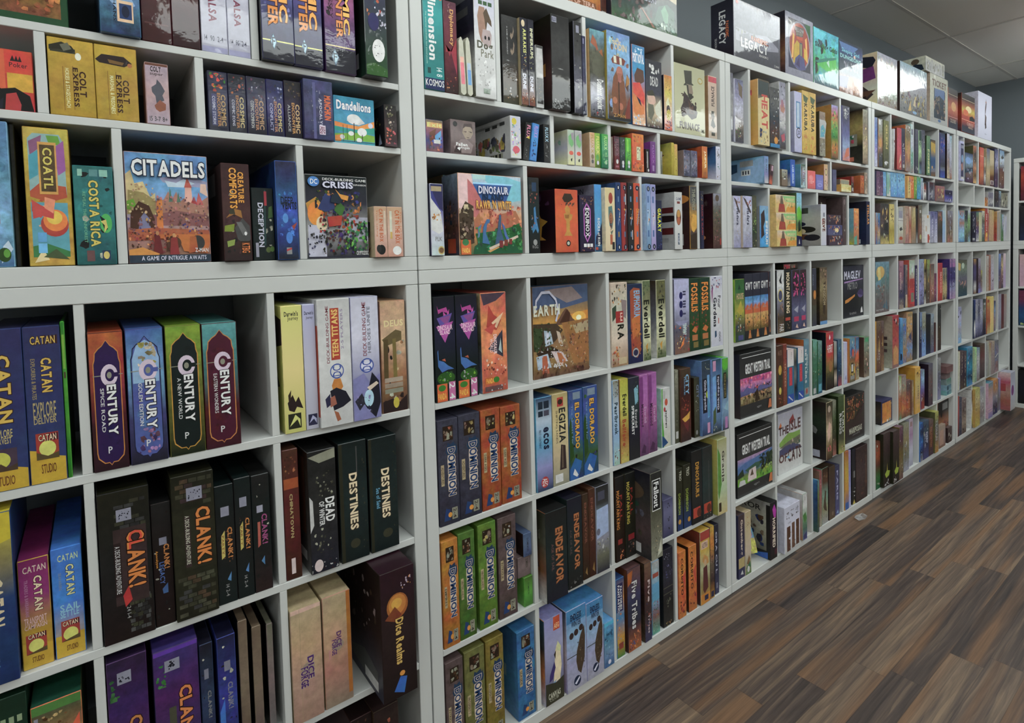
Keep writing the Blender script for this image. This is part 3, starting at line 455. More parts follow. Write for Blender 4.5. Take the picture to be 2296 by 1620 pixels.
-8000,-7531,7440,9607,140,2900,|bright-blue-and-yellow, sunset-badged box, third from left in second-row first cubby of first lower shelf|37c>38d>ca2~2;P ca2 0 0 100 0 100 20 60 20 0 20;t 20 88 90 94 h cda CATAN;T 46 56 74 84 d dda/135 CATAN;t 20 62 30 78 d 89a SEAFARERS;t 20 42 90 48 h 9cd SAIL;t 20 36 84 42 h 9cd SETTLE;>emblem;R 20 14 84 33 a43;E 52 20 26 6 dd7;P 653 20 14 84 14 84 18 46 16;t 26 28 78 32 h edb/412 CATAN;t 36 5 74 10 h 742 STUDIO|369
@boxed games in second-row second cubby of first lower shelf
-7245,-6374,7440,10517,-20,2900,|wide black, tall orange block-lettered box in second-row second cubby of first lower shelf|221>222>211~4;B 50 4 96 26 26 8 443,333,554;W 30 72 92 94 3 8 443,333,444;W 52 4 94 28 4 8 333,443,555;R 26 24 92 75 433~3;T 52 34 88 72 d d83/310 CLANK!;t 56 60 84 72 d d42 CL;R 26 30 40 66 322;t 28 32 38 64 d ccc A DECK-BUILDING ADVENTURE;P b32 40 30 52 36 58 26 44 22;t 46 14 54 22 d aaa 24 1-4;>emblem;R 34 80 64 88 99a;B 38 81 60 87 12 4 223
-6364,-6001,7440,10063,20,2900,|narrow black, apocalypse-lettered box, second from left in second-row second cubby of first lower shelf|222>211>211~3;T 56 46 86 66 d c84/310 CLANK!;t 30 34 56 52 d 57b LEGACY;t 10 48 26 62 d d92 Apocalypse;P 469 40 30 70 34 70 26 44 26;>emblem;R 34 66 74 72 889
-5991,-5190,7440,10560,-80,2900,|tall black stone-brick box, third from left in second-row second cubby of first lower shelf|221>332>221~4;W 6 2 96 30 4 9 444,443,554,543;W 8 78 96 98 4 6 433,443,543;R 26 34 92 76 332;T 54 36 90 76 d d83/310 CLANK!;R 26 36 40 72 433;t 28 38 38 72 d ccb A DECK-BUILDING ADVENTURE;>emblem;R 34 82 72 91 99a;B 38 83 68 90 12 4 223
-5180,-4793,7440,10124,0,2900,|black, yellow-banner box, fourth from left in second-row second cubby of first lower shelf|122>222>122~3;B 20 34 90 66 18 12 643,743,544;T 60 38 88 64 d c84/310 CLANK!;P cb6 24 38 44 40 46 62 26 58;t 28 42 40 58 d 842 PARTY;>emblem;R 28 74 74 82 99a;P 58b 50 20 74 26 70 18;t 40 6 60 16 d 999 14 2-4
-4782,-4435,7440,10194,0,2900,|second black, yellow-banner box, fifth from left in second-row second cubby of first lower shelf|122>222>122~3;B 20 36 90 68 18 12 643,743,544;T 60 40 88 66 d c84/310 CLANK!;P cb6 24 40 44 42 46 64 26 60;t 28 44 40 60 d 842 PARTY;>emblem;R 28 76 74 84 99a;P 58b 50 22 74 28 70 20;t 40 8 60 18 d 999 14 2-4
-4424,-4037,7440,10170,0,2900,|black, magenta-lettered box, sixth from left in second-row second cubby of first lower shelf|222>122>322~4;T 50 40 84 66 d a58 CLANK!;P b65 24 38 40 40 42 60 26 60;>emblem;R 24 68 60 74 aab;P 58b 40 26 60 30 60 22
@boxed games in second-row third cubby of first lower shelf
-3715,-3358,7440,10579,40,2900,|narrow dark-red lantern box, first from left in second-row third cubby of first lower shelf|532>622>421~3;B 10 78 90 98 12 20 853,a64,421;R 0 70 100 78 a52;T 36 32 58 66 d ba7 CHINATOWN;>emblem;R 32 4 60 16 dcc
-3179,-2502,7440,10445,-100,2900,|black-and-white zombie-hands box, second from left in second-row third cubby of first lower shelf|222>333>223~5;P 998 0 96 100 100 100 92 40 90;B 20 62 96 84 22 8 776,998,554;B 4 16 90 36 22 8 665,aa9,443;P ccc 0 34 14 40 12 60 0 64;T 58 40 92 60 d eee DEAD;T 34 38 54 58 d ddd OF WINTER;B 0 0 100 9 18 8 bbb,999,422;>emblem;E 26 6 16 5 dcc|321>555~4;R 30 30 90 94 643;R 30 8 90 16 ccc
-2422,-1698,7440,10465,-80,2900,|black, ornate cream serif box, third from left in second-row third cubby of first lower shelf|122>233>122~3;R 0 0 12 100 332;B 78 4 98 96 16 6 443,332;T 34 26 64 74 d edb/432 DESTINIES;R 62 74 66 96 555;E 50 14 18 4 443|222
-1645,-866,7440,10417,-80,2900,|second black, cream serif over blue box in second-row third cubby of first lower shelf|122>233>122~3;R 0 0 10 100 332;B 84 4 99 96 18 6 443,332;T 42 28 72 72 d edb/432 DESTINIES;t 22 38 36 56 d 7bd Sea of Sand;E 60 14 18 4 443|222
@boxed games in third-row first cubby of first lower shelf
-9084,-8465,3910,7119,60,2900,|dark-green lined-text box, first from left in third-row first cubby of first lower shelf|132>243>121~2;t 20 84 90 88 h 9a8 IIII;R 20 76 90 78 564;R 20 70 90 72 564
-8418,-7652,3910,6741,40,2900,|orange-brown painted, green-topped box, second from left in third-row first cubby of first lower shelf|254>b85>c74>643~4;R 0 94 100 100 584;B 10 50 90 92 26 10 853,642,ca7,a63;P d63 60 70 96 86 96 76 70 64;R 4 40 12 92 99a|453
@boxed games in third-row second cubby of first lower shelf
-7245,-6565,3910,7061,20,2900,|dark violet goblin-green box, first from left in third-row second cubby of first lower shelf|324>426>536>213~4;B 4 74 30 92 12 12 363,474;T 50 22 84 60 d c84/310 CLANK!;R 22 26 42 48 443;>emblem;R 24 84 60 92 99a;B 28 85 56 91 8 6 223
-6465,-5642,3910,6960,-40,2900,|violet goblin-green, purple-lit top box, second from left in third-row second cubby of first lower shelf|437>526>436>213~3;R 0 97 100 100 63a;B 4 74 26 90 12 12 373,484;T 54 26 84 70 d d84/310 CLANK!;t 32 30 44 56 d cb9 CATACOMBS;R 30 28 46 58 554;>emblem;R 24 84 58 92 99a;B 28 85 54 91 8 6 223
-5612,-5353,3910,6723,20,2900,|narrow dark-blue box, third from left in third-row second cubby of first lower shelf|223>346>223~4;T 50 40 80 62 d 888 CLANK!;>emblem;R 28 72 64 80 889
-5268,-4898,3910,6719,20,2900,|second narrow dark-blue box, fourth from left in third-row second cubby of first lower shelf|224>349>223~4;P 37c 0 40 30 50 30 20 0 20;T 50 40 80 62 d 889 CLANK!;>emblem;R 34 72 70 80 889
-4818,-4626,3910,6883,100,2200,|tan-paged slim folio box, fifth from left in third-row second cubby of first lower shelf|765>876>654~2|111
-4527,-4329,3910,6603,140,2200,|second tan-paged slim folio box, sixth from left in third-row second cubby of first lower shelf|765>876>655~2|111
-4206,-4065,3910,6529,160,2200,|third tan-paged slim folio box, seventh from left in third-row second cubby of first lower shelf|776>877>666~2|111
@boxed games in third-row third cubby of first lower shelf
-3715,-2992,3910,6710,-40,2900,|pale wooden, purple-lettered box, first from left in third-row third cubby of first lower shelf|ba8>ca8>b98>a87~2;R 0 97 100 100 dba;R 28 0 29 100 a97;E 52 46 22 5 a98;T 50 36 72 56 d 527/ba9 DICE;T 26 30 52 48 d 527/ba9 FORGE|a97
-2950,-2245,3910,6731,-20,2900,|second wooden, purple-lettered, orange edge box in third-row third cubby of first lower shelf|ba8>ca8>b87>987~2;R 86 6 100 100 b72;E 50 54 22 5 a98;T 46 52 64 66 d 637 DICE;T 28 46 46 60 d 637 FORGE;t 16 44 24 52 d c89 REBELLION|a97
-1756,-824,3910,7220,-780,2900,|dark brown, gold genie-coin box, third from left in third-row third cubby of first lower shelf|312>322>211~3;E 48 72 32 10 a62;E 48 73 26 8 c83;E 46 74 16 4 da4;P 842 10 64 40 72 60 64 40 60;B 60 82 90 96 12 7 bab,c95;T 40 26 64 62 d db6/421 Dice Realms;P 26b 30 6 50 16 70 14 60 2;E 56 18 8 2 d93|211>322>445~3;B 10 35 90 92 40 5 766,988,543,433;P 555 10 10 60 26 90 20 90 4;R 60 4 90 12 ccc
@boxed games in bottom-row third cubby of first lower shelf
-2321,-1755,380,3205,100,2900,|dark flame-art box, first from left in bottom-row third cubby of first lower shelf|211>422~4;B 10 40 90 98 16 14 643,222,432
-1745,-1042,380,3202,0,2900,|dark ember-figured box, second from left in bottom-row third cubby of first lower shelf|322>432~4;B 5 30 95 95 22 14 a54,743,322,887
@boxed games in top-row first cubby of second upper shelf
395,1015,19630,22730,-20,2900,G|teal, white-lettered, blue foot box, first from left in top-row first cubby of second upper shelf|277>3aa>388>299~1;R 0 0 100 10 236;t 2 3 98 9 h eee KOSMOS;T 24 26 66 84 d eee dimension;t 8 22 16 68 d adc The spherical stackable fast paced puzzle;E 62 94 16 5 247;E 22 97 14 4 d73;E 90 84 12 4 c63;R 14 14 30 19 255;t 60 12 90 20 d dee 14 8
1041,1469,19630,22174,0,2900,G|maroon, gold-script box, second from left in top-row first cubby of second upper shelf|634>734>623>322~3;P a34 10 44 50 46 96 20 96 60 40 40 10 52;T 40 52 78 92 d da6 Diplomacy;B 10 2 90 18 18 14 433,644,c85,a33;B 10 84 90 98 12 8 977,856
1523,1699,19630,21243,-60,200,KG|off-white pink-striped folded card pack, third from left in top-row first cubby of second upper shelf|ccb>ddc>ccb~1;R 0 76 100 100 bba;R 10 18 90 66 e89;R 10 56 90 66 eba
1752,1921,19630,21274,-60,200,KG|off-white blue-striped folded card pack, fourth from left in top-row first cubby of second upper shelf|ccb>ddc>ccb~1;R 0 76 100 100 bba;R 10 18 90 44 7ad;R 10 44 90 56 bcd
2001,2725,19630,22533,-100,3000,G|white dog-portrait box, fifth from left in top-row first cubby of second upper shelf|ccd>ddd>ccc~1;R 20 92 40 96 464;R 44 92 64 96 464;R 68 92 88 96 464;P a87 20 64 14 80 24 90 50 90 60 80 50 60 40 54 30 56;P 654 44 84 60 90 84 78 86 72 64 76 56 66 50 78;P baa 34 60 40 68 76 68 84 64 80 54 60 50 42 52;E 52 60 5 2 222;E 70 60 5 2 222;T 10 46 88 56 h 665 Dog;t 28 40 92 48 h 887 Park;B 8 8 90 38 40 9 eee,bbb,aaa,ddd;>emblem;R 36 4 68 9 787|445>334>ccc>776~3;B 5 6 95 60 60 9 332,543,aaa,775,664;R 10 84 90 92 666
@boxed games in top-row second cubby of second upper shelf
3071,3670,19630,22268,40,2500,G|grey-black, glossy, tall box, first from left in top-row second cubby of second upper shelf|444>333>444>543>443~3;P 987 52 78 60 74 72 78 78 84 74 90 72 84 66 80 58 82;P 987 52 60 62 56 76 60 80 68 74 72 72 66 64 61 56 64;B 4 4 96 30 18 12 a86,654,bbb;t 28 56 36 88 d bbb A GAME OF CONQUEST|222
3680,3961,19630,22274,-80,2900,G|navy yellow-lettered box, second from left in top-row second cubby of second upper shelf|223>334>223>854~4;T 36 60 84 88 d dd8 ARRAKIS;B 20 40 80 60 14 16 dda,555,c84;T 20 18 72 36 d dde DUNE;B 10 2 96 14 16 16 b64,a53,dcb;E 40 94 26 4 dca|ba8
3971,4223,19630,22285,-80,2900,G|second navy yellow-lettered box, third from left in top-row second cubby of second upper shelf|223>334>223>854~4;T 36 56 84 90 d ddb IMPERIUM;B 20 38 80 58 14 16 dda,555,bb7;T 20 16 74 34 d dde DUNE;B 10 2 96 14 16 16 b64,a53,dcb
4289,4594,19630,21567,-60,2900,G|small black-and-white slim box, fourth from left in top-row second cubby of second upper shelf|333>ccc>bbb>332>ccc~2;R 10 50 90 96 ccc;R 6 6 94 48 333;B 34 16 66 38 8 10 a96
4805,5584,19630,22591,-220,2900,G|big glossy black box, fifth from left in top-row second cubby of second upper shelf|222>444>333>222~3;R 4 92 30 98 99a;t 6 93 26 97 h 224 IELLO;B 4 2 96 12 20 10 999,555,777|221>322>533>222~3;P b84 40 40 90 50 90 36;R 40 10 80 18 bbb
5807,6165,19630,22602,-180,2900,G|narrow glossy black box, sixth from left in top-row second cubby of second upper shelf|333>444>667>334~3;R 30 88 70 96 99a;E 60 10 20 3 888|222
6225,6390,19630,22222,-140,2900,G|navy splash-patterned box, seventh from left in top-row second cubby of second upper shelf|335>446>335>335~4;B 10 40 90 80 26 12 889,334,667;R 10 90 50 97 88a;E 60 8 22 4 889
@boxed games in top-row third cubby of second upper shelf
6628,7351,19630,22581,-80,2900,G|green dragon-painted box, first from left in top-row third cubby of second upper shelf|7ab>665>554>aab>333~4;P a64 6 84 20 94 44 88 60 76 84 80 90 70 60 68 40 80;P 665 10 60 50 78 96 70 90 50 60 46 20 50;T 30 10 90 44 d eee Dominant Species;B 6 2 94 10 18 12 c44,999,333|ca7
7361,8524,19630,22651,-180,2900,G|big blue longship-viking box, second from left in top-row third cubby of second upper shelf|79c>8bd>8ac>865>432~3;t 10 86 60 93 h eda A Feast for;T 30 80 86 88 h dca ODIN;P 843 16 68 22 64 72 64 80 70 70 72 30 74;P ddc 26 73 28 65 40 65 38 73;P ddc 52 72 54 64 64 64 62 72;R 40 74 42 84 543;P 853 34 54 44 60 64 60 74 44 80 20 60 6 20 6 16 30 24 48;E 52 56 14 6 b76;P a65 42 54 62 54 58 44 46 42;P 643 76 40 86 56 94 50 90 34;P b84 80 40 96 44 96 50 84 54;E 30 22 10 4 b75;E 56 16 10 4 b75;P 832 74 8 96 30 96 4 70 2;R 46 4 50 44 321;R 0 0 100 3 222;t 24 3 76 7 h c94 Z-MAN|a94
8781,9487,19630,22496,-40,2900,G|blue comic-lettered, orange lower box, third from left in top-row third cubby of second upper shelf|38b>39c>d73>eca~2;B 20 90 84 97 10 14 cde;T 6 78 94 90 h fff PORT ROYAL;P 643 16 62 40 72 90 70 94 56 60 52 20 54;P d43 4 52 60 54 94 40 90 26 30 36 4 40;P d84 4 38 50 30 90 24 90 14 20 12 4 16;P 224 30 36 60 32 70 24 50 28;B 0 0 100 14 20 12 eee,9bd,dcb|269
9528,10448,19630,22114,-40,2900,G|black-and-white dead-lettered box, fourth from left in top-row third cubby of second upper shelf|223>334>445>dca>544~3;B 20 80 84 94 10 20 ddd,bbb;T 26 62 76 76 h ccc DEAD;P dba 6 46 30 52 56 46 60 38 40 32 10 36;P 443 4 52 40 56 54 48 10 46;P 776 10 34 44 34 50 22 30 10 10 14;P ddc 50 30 90 44 94 14 60 20;B 4 0 96 14 20 10 645,999,ccb
10602,11074,19630,21717,-20,2900,G|narrow yellow bird-pictured box, fifth from left in top-row third cubby of second upper shelf|c73>dc6>dba>c64~3;P eec 20 50 50 60 70 44 50 30;E 50 38 24 8 544;E 54 28 30 10 cb5;B 10 2 96 20 18 16 a33,d84,447;B 20 66 80 86 10 10 653,875|223
@boxed games in top-row fourth cubby of second upper shelf
11294,13260,19630,22322,20,700,G|face-out cream top-hat portrait box, first from left in top-row fourth cubby of second upper shelf|bb9>cca>cca~0;P 443 30 92 56 94 56 76 62 74 60 73 28 70 30 72 34 74;P 987 38 73 56 73 60 62 54 54 46 52 40 60;P 332 38 72 44 72 46 60 56 60 58 54 50 50 44 54;P 433 30 62 44 54 52 48 64 44 74 34 70 26 54 22 40 28 22 24 18 36 26 44;P 643 44 50 52 40 60 44 60 30 46 30;B 20 24 72 58 30 6 433,543,322,654;>emblem;E 84 82 9 5 ba6;E 84 82 6 3 cca;T 14 6 80 17 h 544 FURNACE;t 86 5 96 10 h 333 RMG;t 4 6 12 8 h 555 1234
13528,14119,19630,22191,40,2200,G|narrow pinkish-cream, red-topped box, second from left in top-row fourth cubby of second upper shelf|dba>cba>cba~0;R 0 90 100 99 c45;T 34 52 72 84 u 544 FURNACE;P 332 32 44 68 44 64 38 74 36 60 30 80 20 60 16 24 20 36 30 30 38;P 754 40 36 60 34 54 30 42 30;>emblem;R 30 4 74 10 443|a86
@boxed games in middle-row first cubby of second upper shelf
395,943,17950,18834,40,900,c|small colourful, white price-stickered box, first from left in middle-row first cubby of second upper shelf|875>956>448>855~4;R 6 76 96 92 da6;T 8 78 94 92 h dd8 Exit;P 6ad 50 50 90 70 90 40 60 30;P 742 20 60 60 74 50 40 20 30;B 6 4 94 50 24 12 46b,964,c65,556;>price_sticker;R 44 26 84 38 ddd
1168,2018,17950,18921,20,900,c|small mauve man-portrait box, second from left in middle-row first cubby of second upper shelf|766>877>655~2;P a98 46 64 52 84 84 88 90 64 80 50 60 46;P 544 48 76 54 92 86 94 90 76 80 84 60 84;P 544 50 68 64 70 62 66;P 544 70 70 86 70 84 66;P 433 60 52 76 52 70 50;P 988 10 20 40 44 64 46 90 30 80 4 20 4;P 433 10 4 20 24 40 20 40 2;E 18 88 9 8 222;T 20 24 66 34 h eee Fallen;t 38 14 74 24 h eee Angels;P eee 24 16 34 10 38 20 28 20
3120,3518,17950,19212,-200,3300,c|white flower-spined, big white side box in middle-row first cubby of second upper shelf|ccd>ddd~0;E 36 88 24 8 dc4;B 6 5 96 80 40 18 e9a,c55,9ac,dda,8b7,b8c,eee;E 50 20 34 9 d67|bbb>ccc>bbb~1;R 20 86 90 92 999;B 8 18 92 62 60 8 665,875,ba5,785,b66,556;R 60 80 68 88 444;R 72 81 80 89 444;R 84 83 92 91 444;>barcode_label;R 66 4 88 16 998;R 68 5 70 15 222;R 72 5 73 15 222;R 76 5 79 15 222;R 82 5 85 15 222
3740,3974,17950,19137,20,900,t8c|leaning slim black rainbow-lettered box, fourth from left in middle-row first cubby of second upper shelf|222>333~2;T 20 58 84 94 d d8a FLUX;P dc4 20 60 80 66 80 58;B 20 8 80 50 16 20 555,777,333
3998,4265,17950,19134,0,900,t8c|leaning slim sky-blue box, fifth from left in middle-row first cubby of second upper shelf|38c>49d>38c~1;T 26 62 84 94 d b9d FLUXX;B 20 10 80 56 10 26 269,765,358,246
4604,4852,17950,19175,20,900,c|slim black, pale-blue-lettered box, sixth from left in middle-row first cubby of second upper shelf|222>333>222~3;T 22 54 80 92 d acd FLUXX;B 20 8 80 48 16 20 666,999,444
@boxed games in middle-row second cubby of second upper shelf
5590,5892,17950,19106,-20,3300,c|slim white, orange tomato box, first from left in middle-row second cubby of second upper shelf|bcb>9a9>ccb>dda~1;P 7b7 10 80 60 92 90 60 60 50 20 60;P a9a 50 90 90 94 90 70 60 74;E 50 34 34 6 d53;P 333 40 16 66 20 60 10 44 10|cca>bbc>dda~1;B 20 40 90 90 20 8 9a8,a98,8a9;t 10 30 80 36 h cb6 GREEN
5945,6263,17950,19118,0,2500,c|second slim white, orange tomato box in middle-row second cubby of second upper shelf|bbb>9a9>ccc>dda~1;P 7b7 10 80 60 92 90 60 60 50 20 60;P a9a 50 90 90 94 90 70 60 74;E 50 34 34 6 d53;P 333 40 16 66 20 60 10 44 10
6624,6862,17950,19132,0,2500,c|peach tan box, third from left in middle-row second cubby of second upper shelf|da7>cba>ba9~1;T 20 40 80 94 d b95 FLUXX;E 50 16 26 6 666;E 50 30 30 7 875|ca8>b97
6892,7146,17950,19134,20,2500,c|lime-green slim box, fourth from left in middle-row second cubby of second upper shelf|8b4>ac4>563~2;T 24 40 84 92 d dd7 FLUXX;E 50 14 22 6 dde;E 40 30 30 8 6a5
7156,7481,17950,19125,-40,2500,c|bright-green slim box, fifth from left in middle-row second cubby of second upper shelf|4a4>396>275~2;T 36 54 84 94 d ad8 FLUXX;B 20 10 90 50 14 18 6b6,354,8c8;E 60 16 18 6 aca
@boxed games in middle-row third cubby of second upper shelf
7711,7809,17950,19090,40,2000,c|very thin tan-grey box, first from left in middle-row third cubby of second upper shelf|765>876>332~3
7837,8119,17950,19129,20,2000,c|slim maroon box, second from left in middle-row third cubby of second upper shelf|423>623>722~3;E 54 24 22 7 ddd;T 24 40 80 92 d 856 FLUXX;R 20 6 80 12 a67
8139,8411,17950,19125,20,2000,c|slim black-green box, third from left in middle-row third cubby of second upper shelf|243>344>233~3;B 10 40 90 94 14 20 667,465,889;E 54 22 22 7 ddd;E 54 12 18 5 dde
8419,8709,17950,19128,0,2000,c|slim bright-green, white-figured box, fourth from left in middle-row third cubby of second upper shelf|5b3>6b4>264~2;R 20 58 50 96 8d4;E 54 24 22 7 ddd;E 54 12 18 5 dde;B 10 30 90 60 10 16 375,486
8719,9350,17950,19309,-40,1500,c|big orange, black-tiled box, fifth from left in middle-row third cubby of second upper shelf|d82>d63>d73~2;B 10 78 90 98 14 12 a85,c94,b63;R 36 30 70 66 ddb;B 38 32 68 64 14 7 222,a53,ddd;B 4 2 96 24 20 10 b65,dca,844
9564,9770,17950,18837,40,1000,c|thin short black-white box, sixth from left in middle-row third cubby of second upper shelf|222>433~3;R 20 20 50 90 bbb;E 60 10 22 6 ddd
9780,10066,17950,19125,0,1000,c|slim purple box, seventh from left in middle-row third cubby of second upper shelf|748>849>637~2;T 34 30 70 90 d a7b FLUXX;R 30 6 70 24 a8b
@boxed games in middle-row fourth cubby of second upper shelf
10424,10538,17950,18826,60,1500,c|thin grey-white box, first from left in middle-row fourth cubby of second upper shelf|aaa>887>665~3
11007,11167,17950,19201,0,3300,c|thin mustard box, second from left in middle-row fourth cubby of second upper shelf|cb4>ba3>a93~1;B 20 10 80 90 12 22 875,dc6,654|aa5>cb5>a93~2;R 40 20 70 40 bbb;t 30 60 90 70 h 753 GOLD
11179,11388,17950,19160,0,3300,c|thin golden-tan box, third from left in middle-row fourth cubby of second upper shelf|da6>cb5>ba4~1;B 20 10 80 90 12 22 a64,dc6,654
11668,12057,17950,18968,-80,900,c|silvery-blue foil box, fourth from left in middle-row fourth cubby of second upper shelf|557>889>446~7;B 6 6 94 94 30 14 aab,667,c98,445|877
12151,12543,17950,18980,-80,900,c|second silvery-blue foil box, fifth from left in middle-row fourth cubby of second upper shelf|557>889>446~7;B 6 6 94 94 30 14 aab,667,c98,445
12930,13293,17950,19232,-40,2000,c|orange white-lettered box, sixth from left in middle-row fourth cubby of second upper shelf|c62>d93>a51~1;T 30 30 74 86 d fec JAIPUR;E 50 14 26 6 a63|b52>a42~2;t 40 20 80 90 d edb JAIPUR
13979,14284,17950,19336,20,2000,c|white cat-pictured, blue-sided box, seventh from left in middle-row fourth cubby of second upper shelf|dde>ccd~0;B 20 60 80 94 10 22 343,544,765;B 30 30 80 50 8 20 578,6a8;B 20 4 80 14 6 20 865|358>47a>ccd~2
@boxed games in bottom-row first cubby of second upper shelf
395,805,15080,17060,-80,2400,|slim white-and-indigo box, first from left in bottom-row first cubby of second upper shelf|338>449>ccd>cdd~2;P ddd 0 66 0 96 4 80 80 62 96 34 60 30 0 36;P 336 0 100 100 100 100 62 70 66 20 88;R 6 90 90 97 ba8;B 8 49 84 60 16 12 d93,b72;t 30 20 84 26 h 888 PLK;>emblem;E 76 7 26 6 cb7;E 76 7 20 4 864|335
1317,3586,15080,17418,-40,900,|face-out long-necked creatures painting box, second from left in bottom-row first cubby of second upper shelf|bcd>9cd>da8>c85>475~2;P ecc 0 100 20 100 26 70 10 40 0 40;P c77 14 94 30 80 40 60 30 44 14 50;P 8cd 20 100 70 100 100 94 100 70 80 66 40 94;P b75 20 40 34 56 60 50 90 56 100 40 80 26 30 24;P d97 30 56 44 62 60 50 50 36 34 40;R 22 100 42 94 bdd;P 36a 22 88 84 88 74 66 36 66;P adf 22 90 88 90 84 88 22 88;P 543 0 50 10 66 22 60 22 14 8 10 0 20;P dca 6 52 8 62 14 62 14 50;B 30 34 100 62 60 5 d86,b64,e97,a54,c75;P 374 24 26 60 30 80 34 96 40 100 10 60 2 30 4;P 264 22 10 40 20 70 12 100 14 100 0 20 0;P 263 80 24 86 38 98 36 100 18;P 47a 34 14 36 34 42 44 47 44 46 40 42 38 40 26 46 12;P 468 54 12 60 36 62 50 65 50 65 44 64 30 70 14;P 57b 66 40 70 36 74 24 80 16 74 16 70 24;P 68a 27 20 28 34 34 38 32 32 30 22;P da6 42 4 90 22 92 20 46 2;B 24 4 100 34 90 5 263,485,5a6,354,396;P 47a 34 14 36 34 42 44 47 44 46 40 42 38 40 26 46 12;P 468 54 12 60 36 62 50 65 50 65 44 64 30 70 14;P 57b 66 40 70 36 74 24 80 16 74 16 70 24;P dcb 44 8 92 24 93 21 46 5;B 0 20 22 60 30 5 654,432,876,ba8;R 61 8 67 17 833;R 69 10 75 18 843;R 77 12 82 19 833;T 30 76 78 86 h dde/247 DINOSAUR;T 36 68 70 76 h 135 ISLAND;T 26 57 82 68 h eb5/833 RAWR 'N WRITE;>emblem;R 1 0 16 18 d62;E 8 15 5 4 485;t 3 2 14 8 h fd6 PANDA|89a>667>754>445~4;B 10 20 90 70 30 12 c86,543,345,976;R 30 2 80 20 c52
1524,1927,15080,17521,1150,2400,|recessed teal sky-painted box, third from left in bottom-row first cubby of second upper shelf|6ab>49b>875>a64>345~3;B 10 20 90 70 14 20 b75,643,475
@boxed games in bottom-row second cubby of second upper shelf
3910,4338,15080,17447,0,2600,|slim black, blue-figured box, first from left in bottom-row second cubby of second upper shelf|222>233>222~2;R 30 82 74 94 246;B 10 66 90 80 8 18 a65,843;P 48b 44 60 60 62 70 44 90 30 80 26 60 32 30 26 24 34 46 40;B 14 30 90 50 10 14 a76,59c,b65;t 24 6 80 10 h 999 RGG;E 52 14 20 4 aaa
4841,5829,15080,17113,-180,2400,|orange, golden birdbath statue box, second from left in bottom-row second cubby of second upper shelf|c52>d62>d63>c52~1;P 432 30 86 40 94 70 94 80 86 60 80 40 80;B 22 74 88 80 14 7 543,754;P c94 40 70 50 76 64 70 64 62 76 60 70 52 62 50 62 34 74 26 36 26 46 34 46 50 38 54 36 62 44 62;P a73 40 60 60 60 58 54 42 54;E 54 14 10 5 222;E 54 14 6 3 ccb|312>212>311~2;P c93 56 60 66 64 70 56 84 50 72 42 70 26 80 20 50 20 58 28 56 44 44 50 56 54;B 16 76 90 98 12 10 535,746,433;R 20 26 50 34 622
5958,6633,15080,16967,-120,2600,|black, pink hexagon-framed box, third from left in bottom-row second cubby of second upper shelf|324>224>324~2;P c7c 26 76 50 88 76 76 76 30 50 16 26 30;P 213 32 74 50 84 70 74 70 32 50 20 32 32;T 34 26 66 78 d eee EQUINOX;R 24 8 44 14 eee;R 48 8 66 14 eee;R 70 8 88 14 eee;B 4 84 96 98 20 8 a75,447,865;B 4 0 96 8 10 8 a75,865
6822,7168,15080,17385,40,2600,|sky-blue mountain-footed box, fourth from left in bottom-row second cubby of second upper shelf|49d>5ad>6ad>246~1;P 235 10 22 60 30 90 40 100 44 100 10 0 10;T 36 8 72 50 d eee ROCKS of RUIN;R 4 2 40 6 c53|889>99a~2;t 10 88 80 96 h 334 ROCKS of RUIN
7178,7667,15080,17278,-120,2000,|cream blue-winged emblem box, fifth from left in bottom-row second cubby of second upper shelf|dc9>edb>dca~0;E 56 84 22 9 a43;P 688 30 70 70 72 84 50 66 34 40 40 30 54;E 56 52 22 9 a75;P 676 50 30 80 34 60 24;t 46 30 62 64 d 833 COSMIC;R 44 10 70 26 b64;R 66 2 92 14 333
7704,7946,15080,17480,-140,2600,|blue binder-like, numbered-one box, sixth from left in bottom-row second cubby of second upper shelf|247>358~0;E 52 93 34 4 124;t 42 91 62 95 h eee 1;R 34 72 62 80 68a;B 30 42 80 62 9 26 d94,ddd;R 34 20 60 28 b94;E 50 5 36 4 124;t 40 3 60 7 h eee 1;P 89b 30 40 80 62 80 58 40 36
7993,8286,15080,17493,-120,2600,|dark-red binder-like, numbered-two box, seventh from left in bottom-row second cubby of second upper shelf|933>a33~0;R 60 4 98 96 522;E 62 93 28 4 124;t 52 91 72 95 h eee 2;R 44 72 66 80 68a;R 70 68 84 84 ddd;B 40 42 86 62 9 26 d94,ddd;R 44 20 66 28 68a;E 62 5 30 4 124;t 52 3 72 7 h eee 2;P 89b 40 40 86 62 86 58 50 36
8336,8635,15080,17508,-120,2600,|black binder-like, numbered-three box, eighth from left in bottom-row second cubby of second upper shelf|222>333~0;E 54 93 28 4 125;t 44 91 64 95 h eee 3;R 38 72 64 80 68a;B 32 42 80 62 9 26 d94,dcb;R 38 20 60 28 68a;R 66 16 80 30 dcc;E 56 5 30 4 124;t 46 3 66 7 h eee 3;P 89b 40 40 86 62 86 58 50 36
8661,8991,15080,17509,-120,2600,|orange-red binder-like, numbered-four box, ninth from left in bottom-row second cubby of second upper shelf|c42>d62~0;R 70 4 98 96 644;E 54 93 28 4 124;t 44 91 64 95 h eee 4;R 34 72 62 80 68a;T 26 40 84 62 d d94 DRAGON;R 34 20 60 28 68a;E 56 5 30 4 124;t 46 3 66 7 h eee 4;P 89b 40 40 86 62 86 58 50 36
@boxed games in bottom-row third cubby of second upper shelf
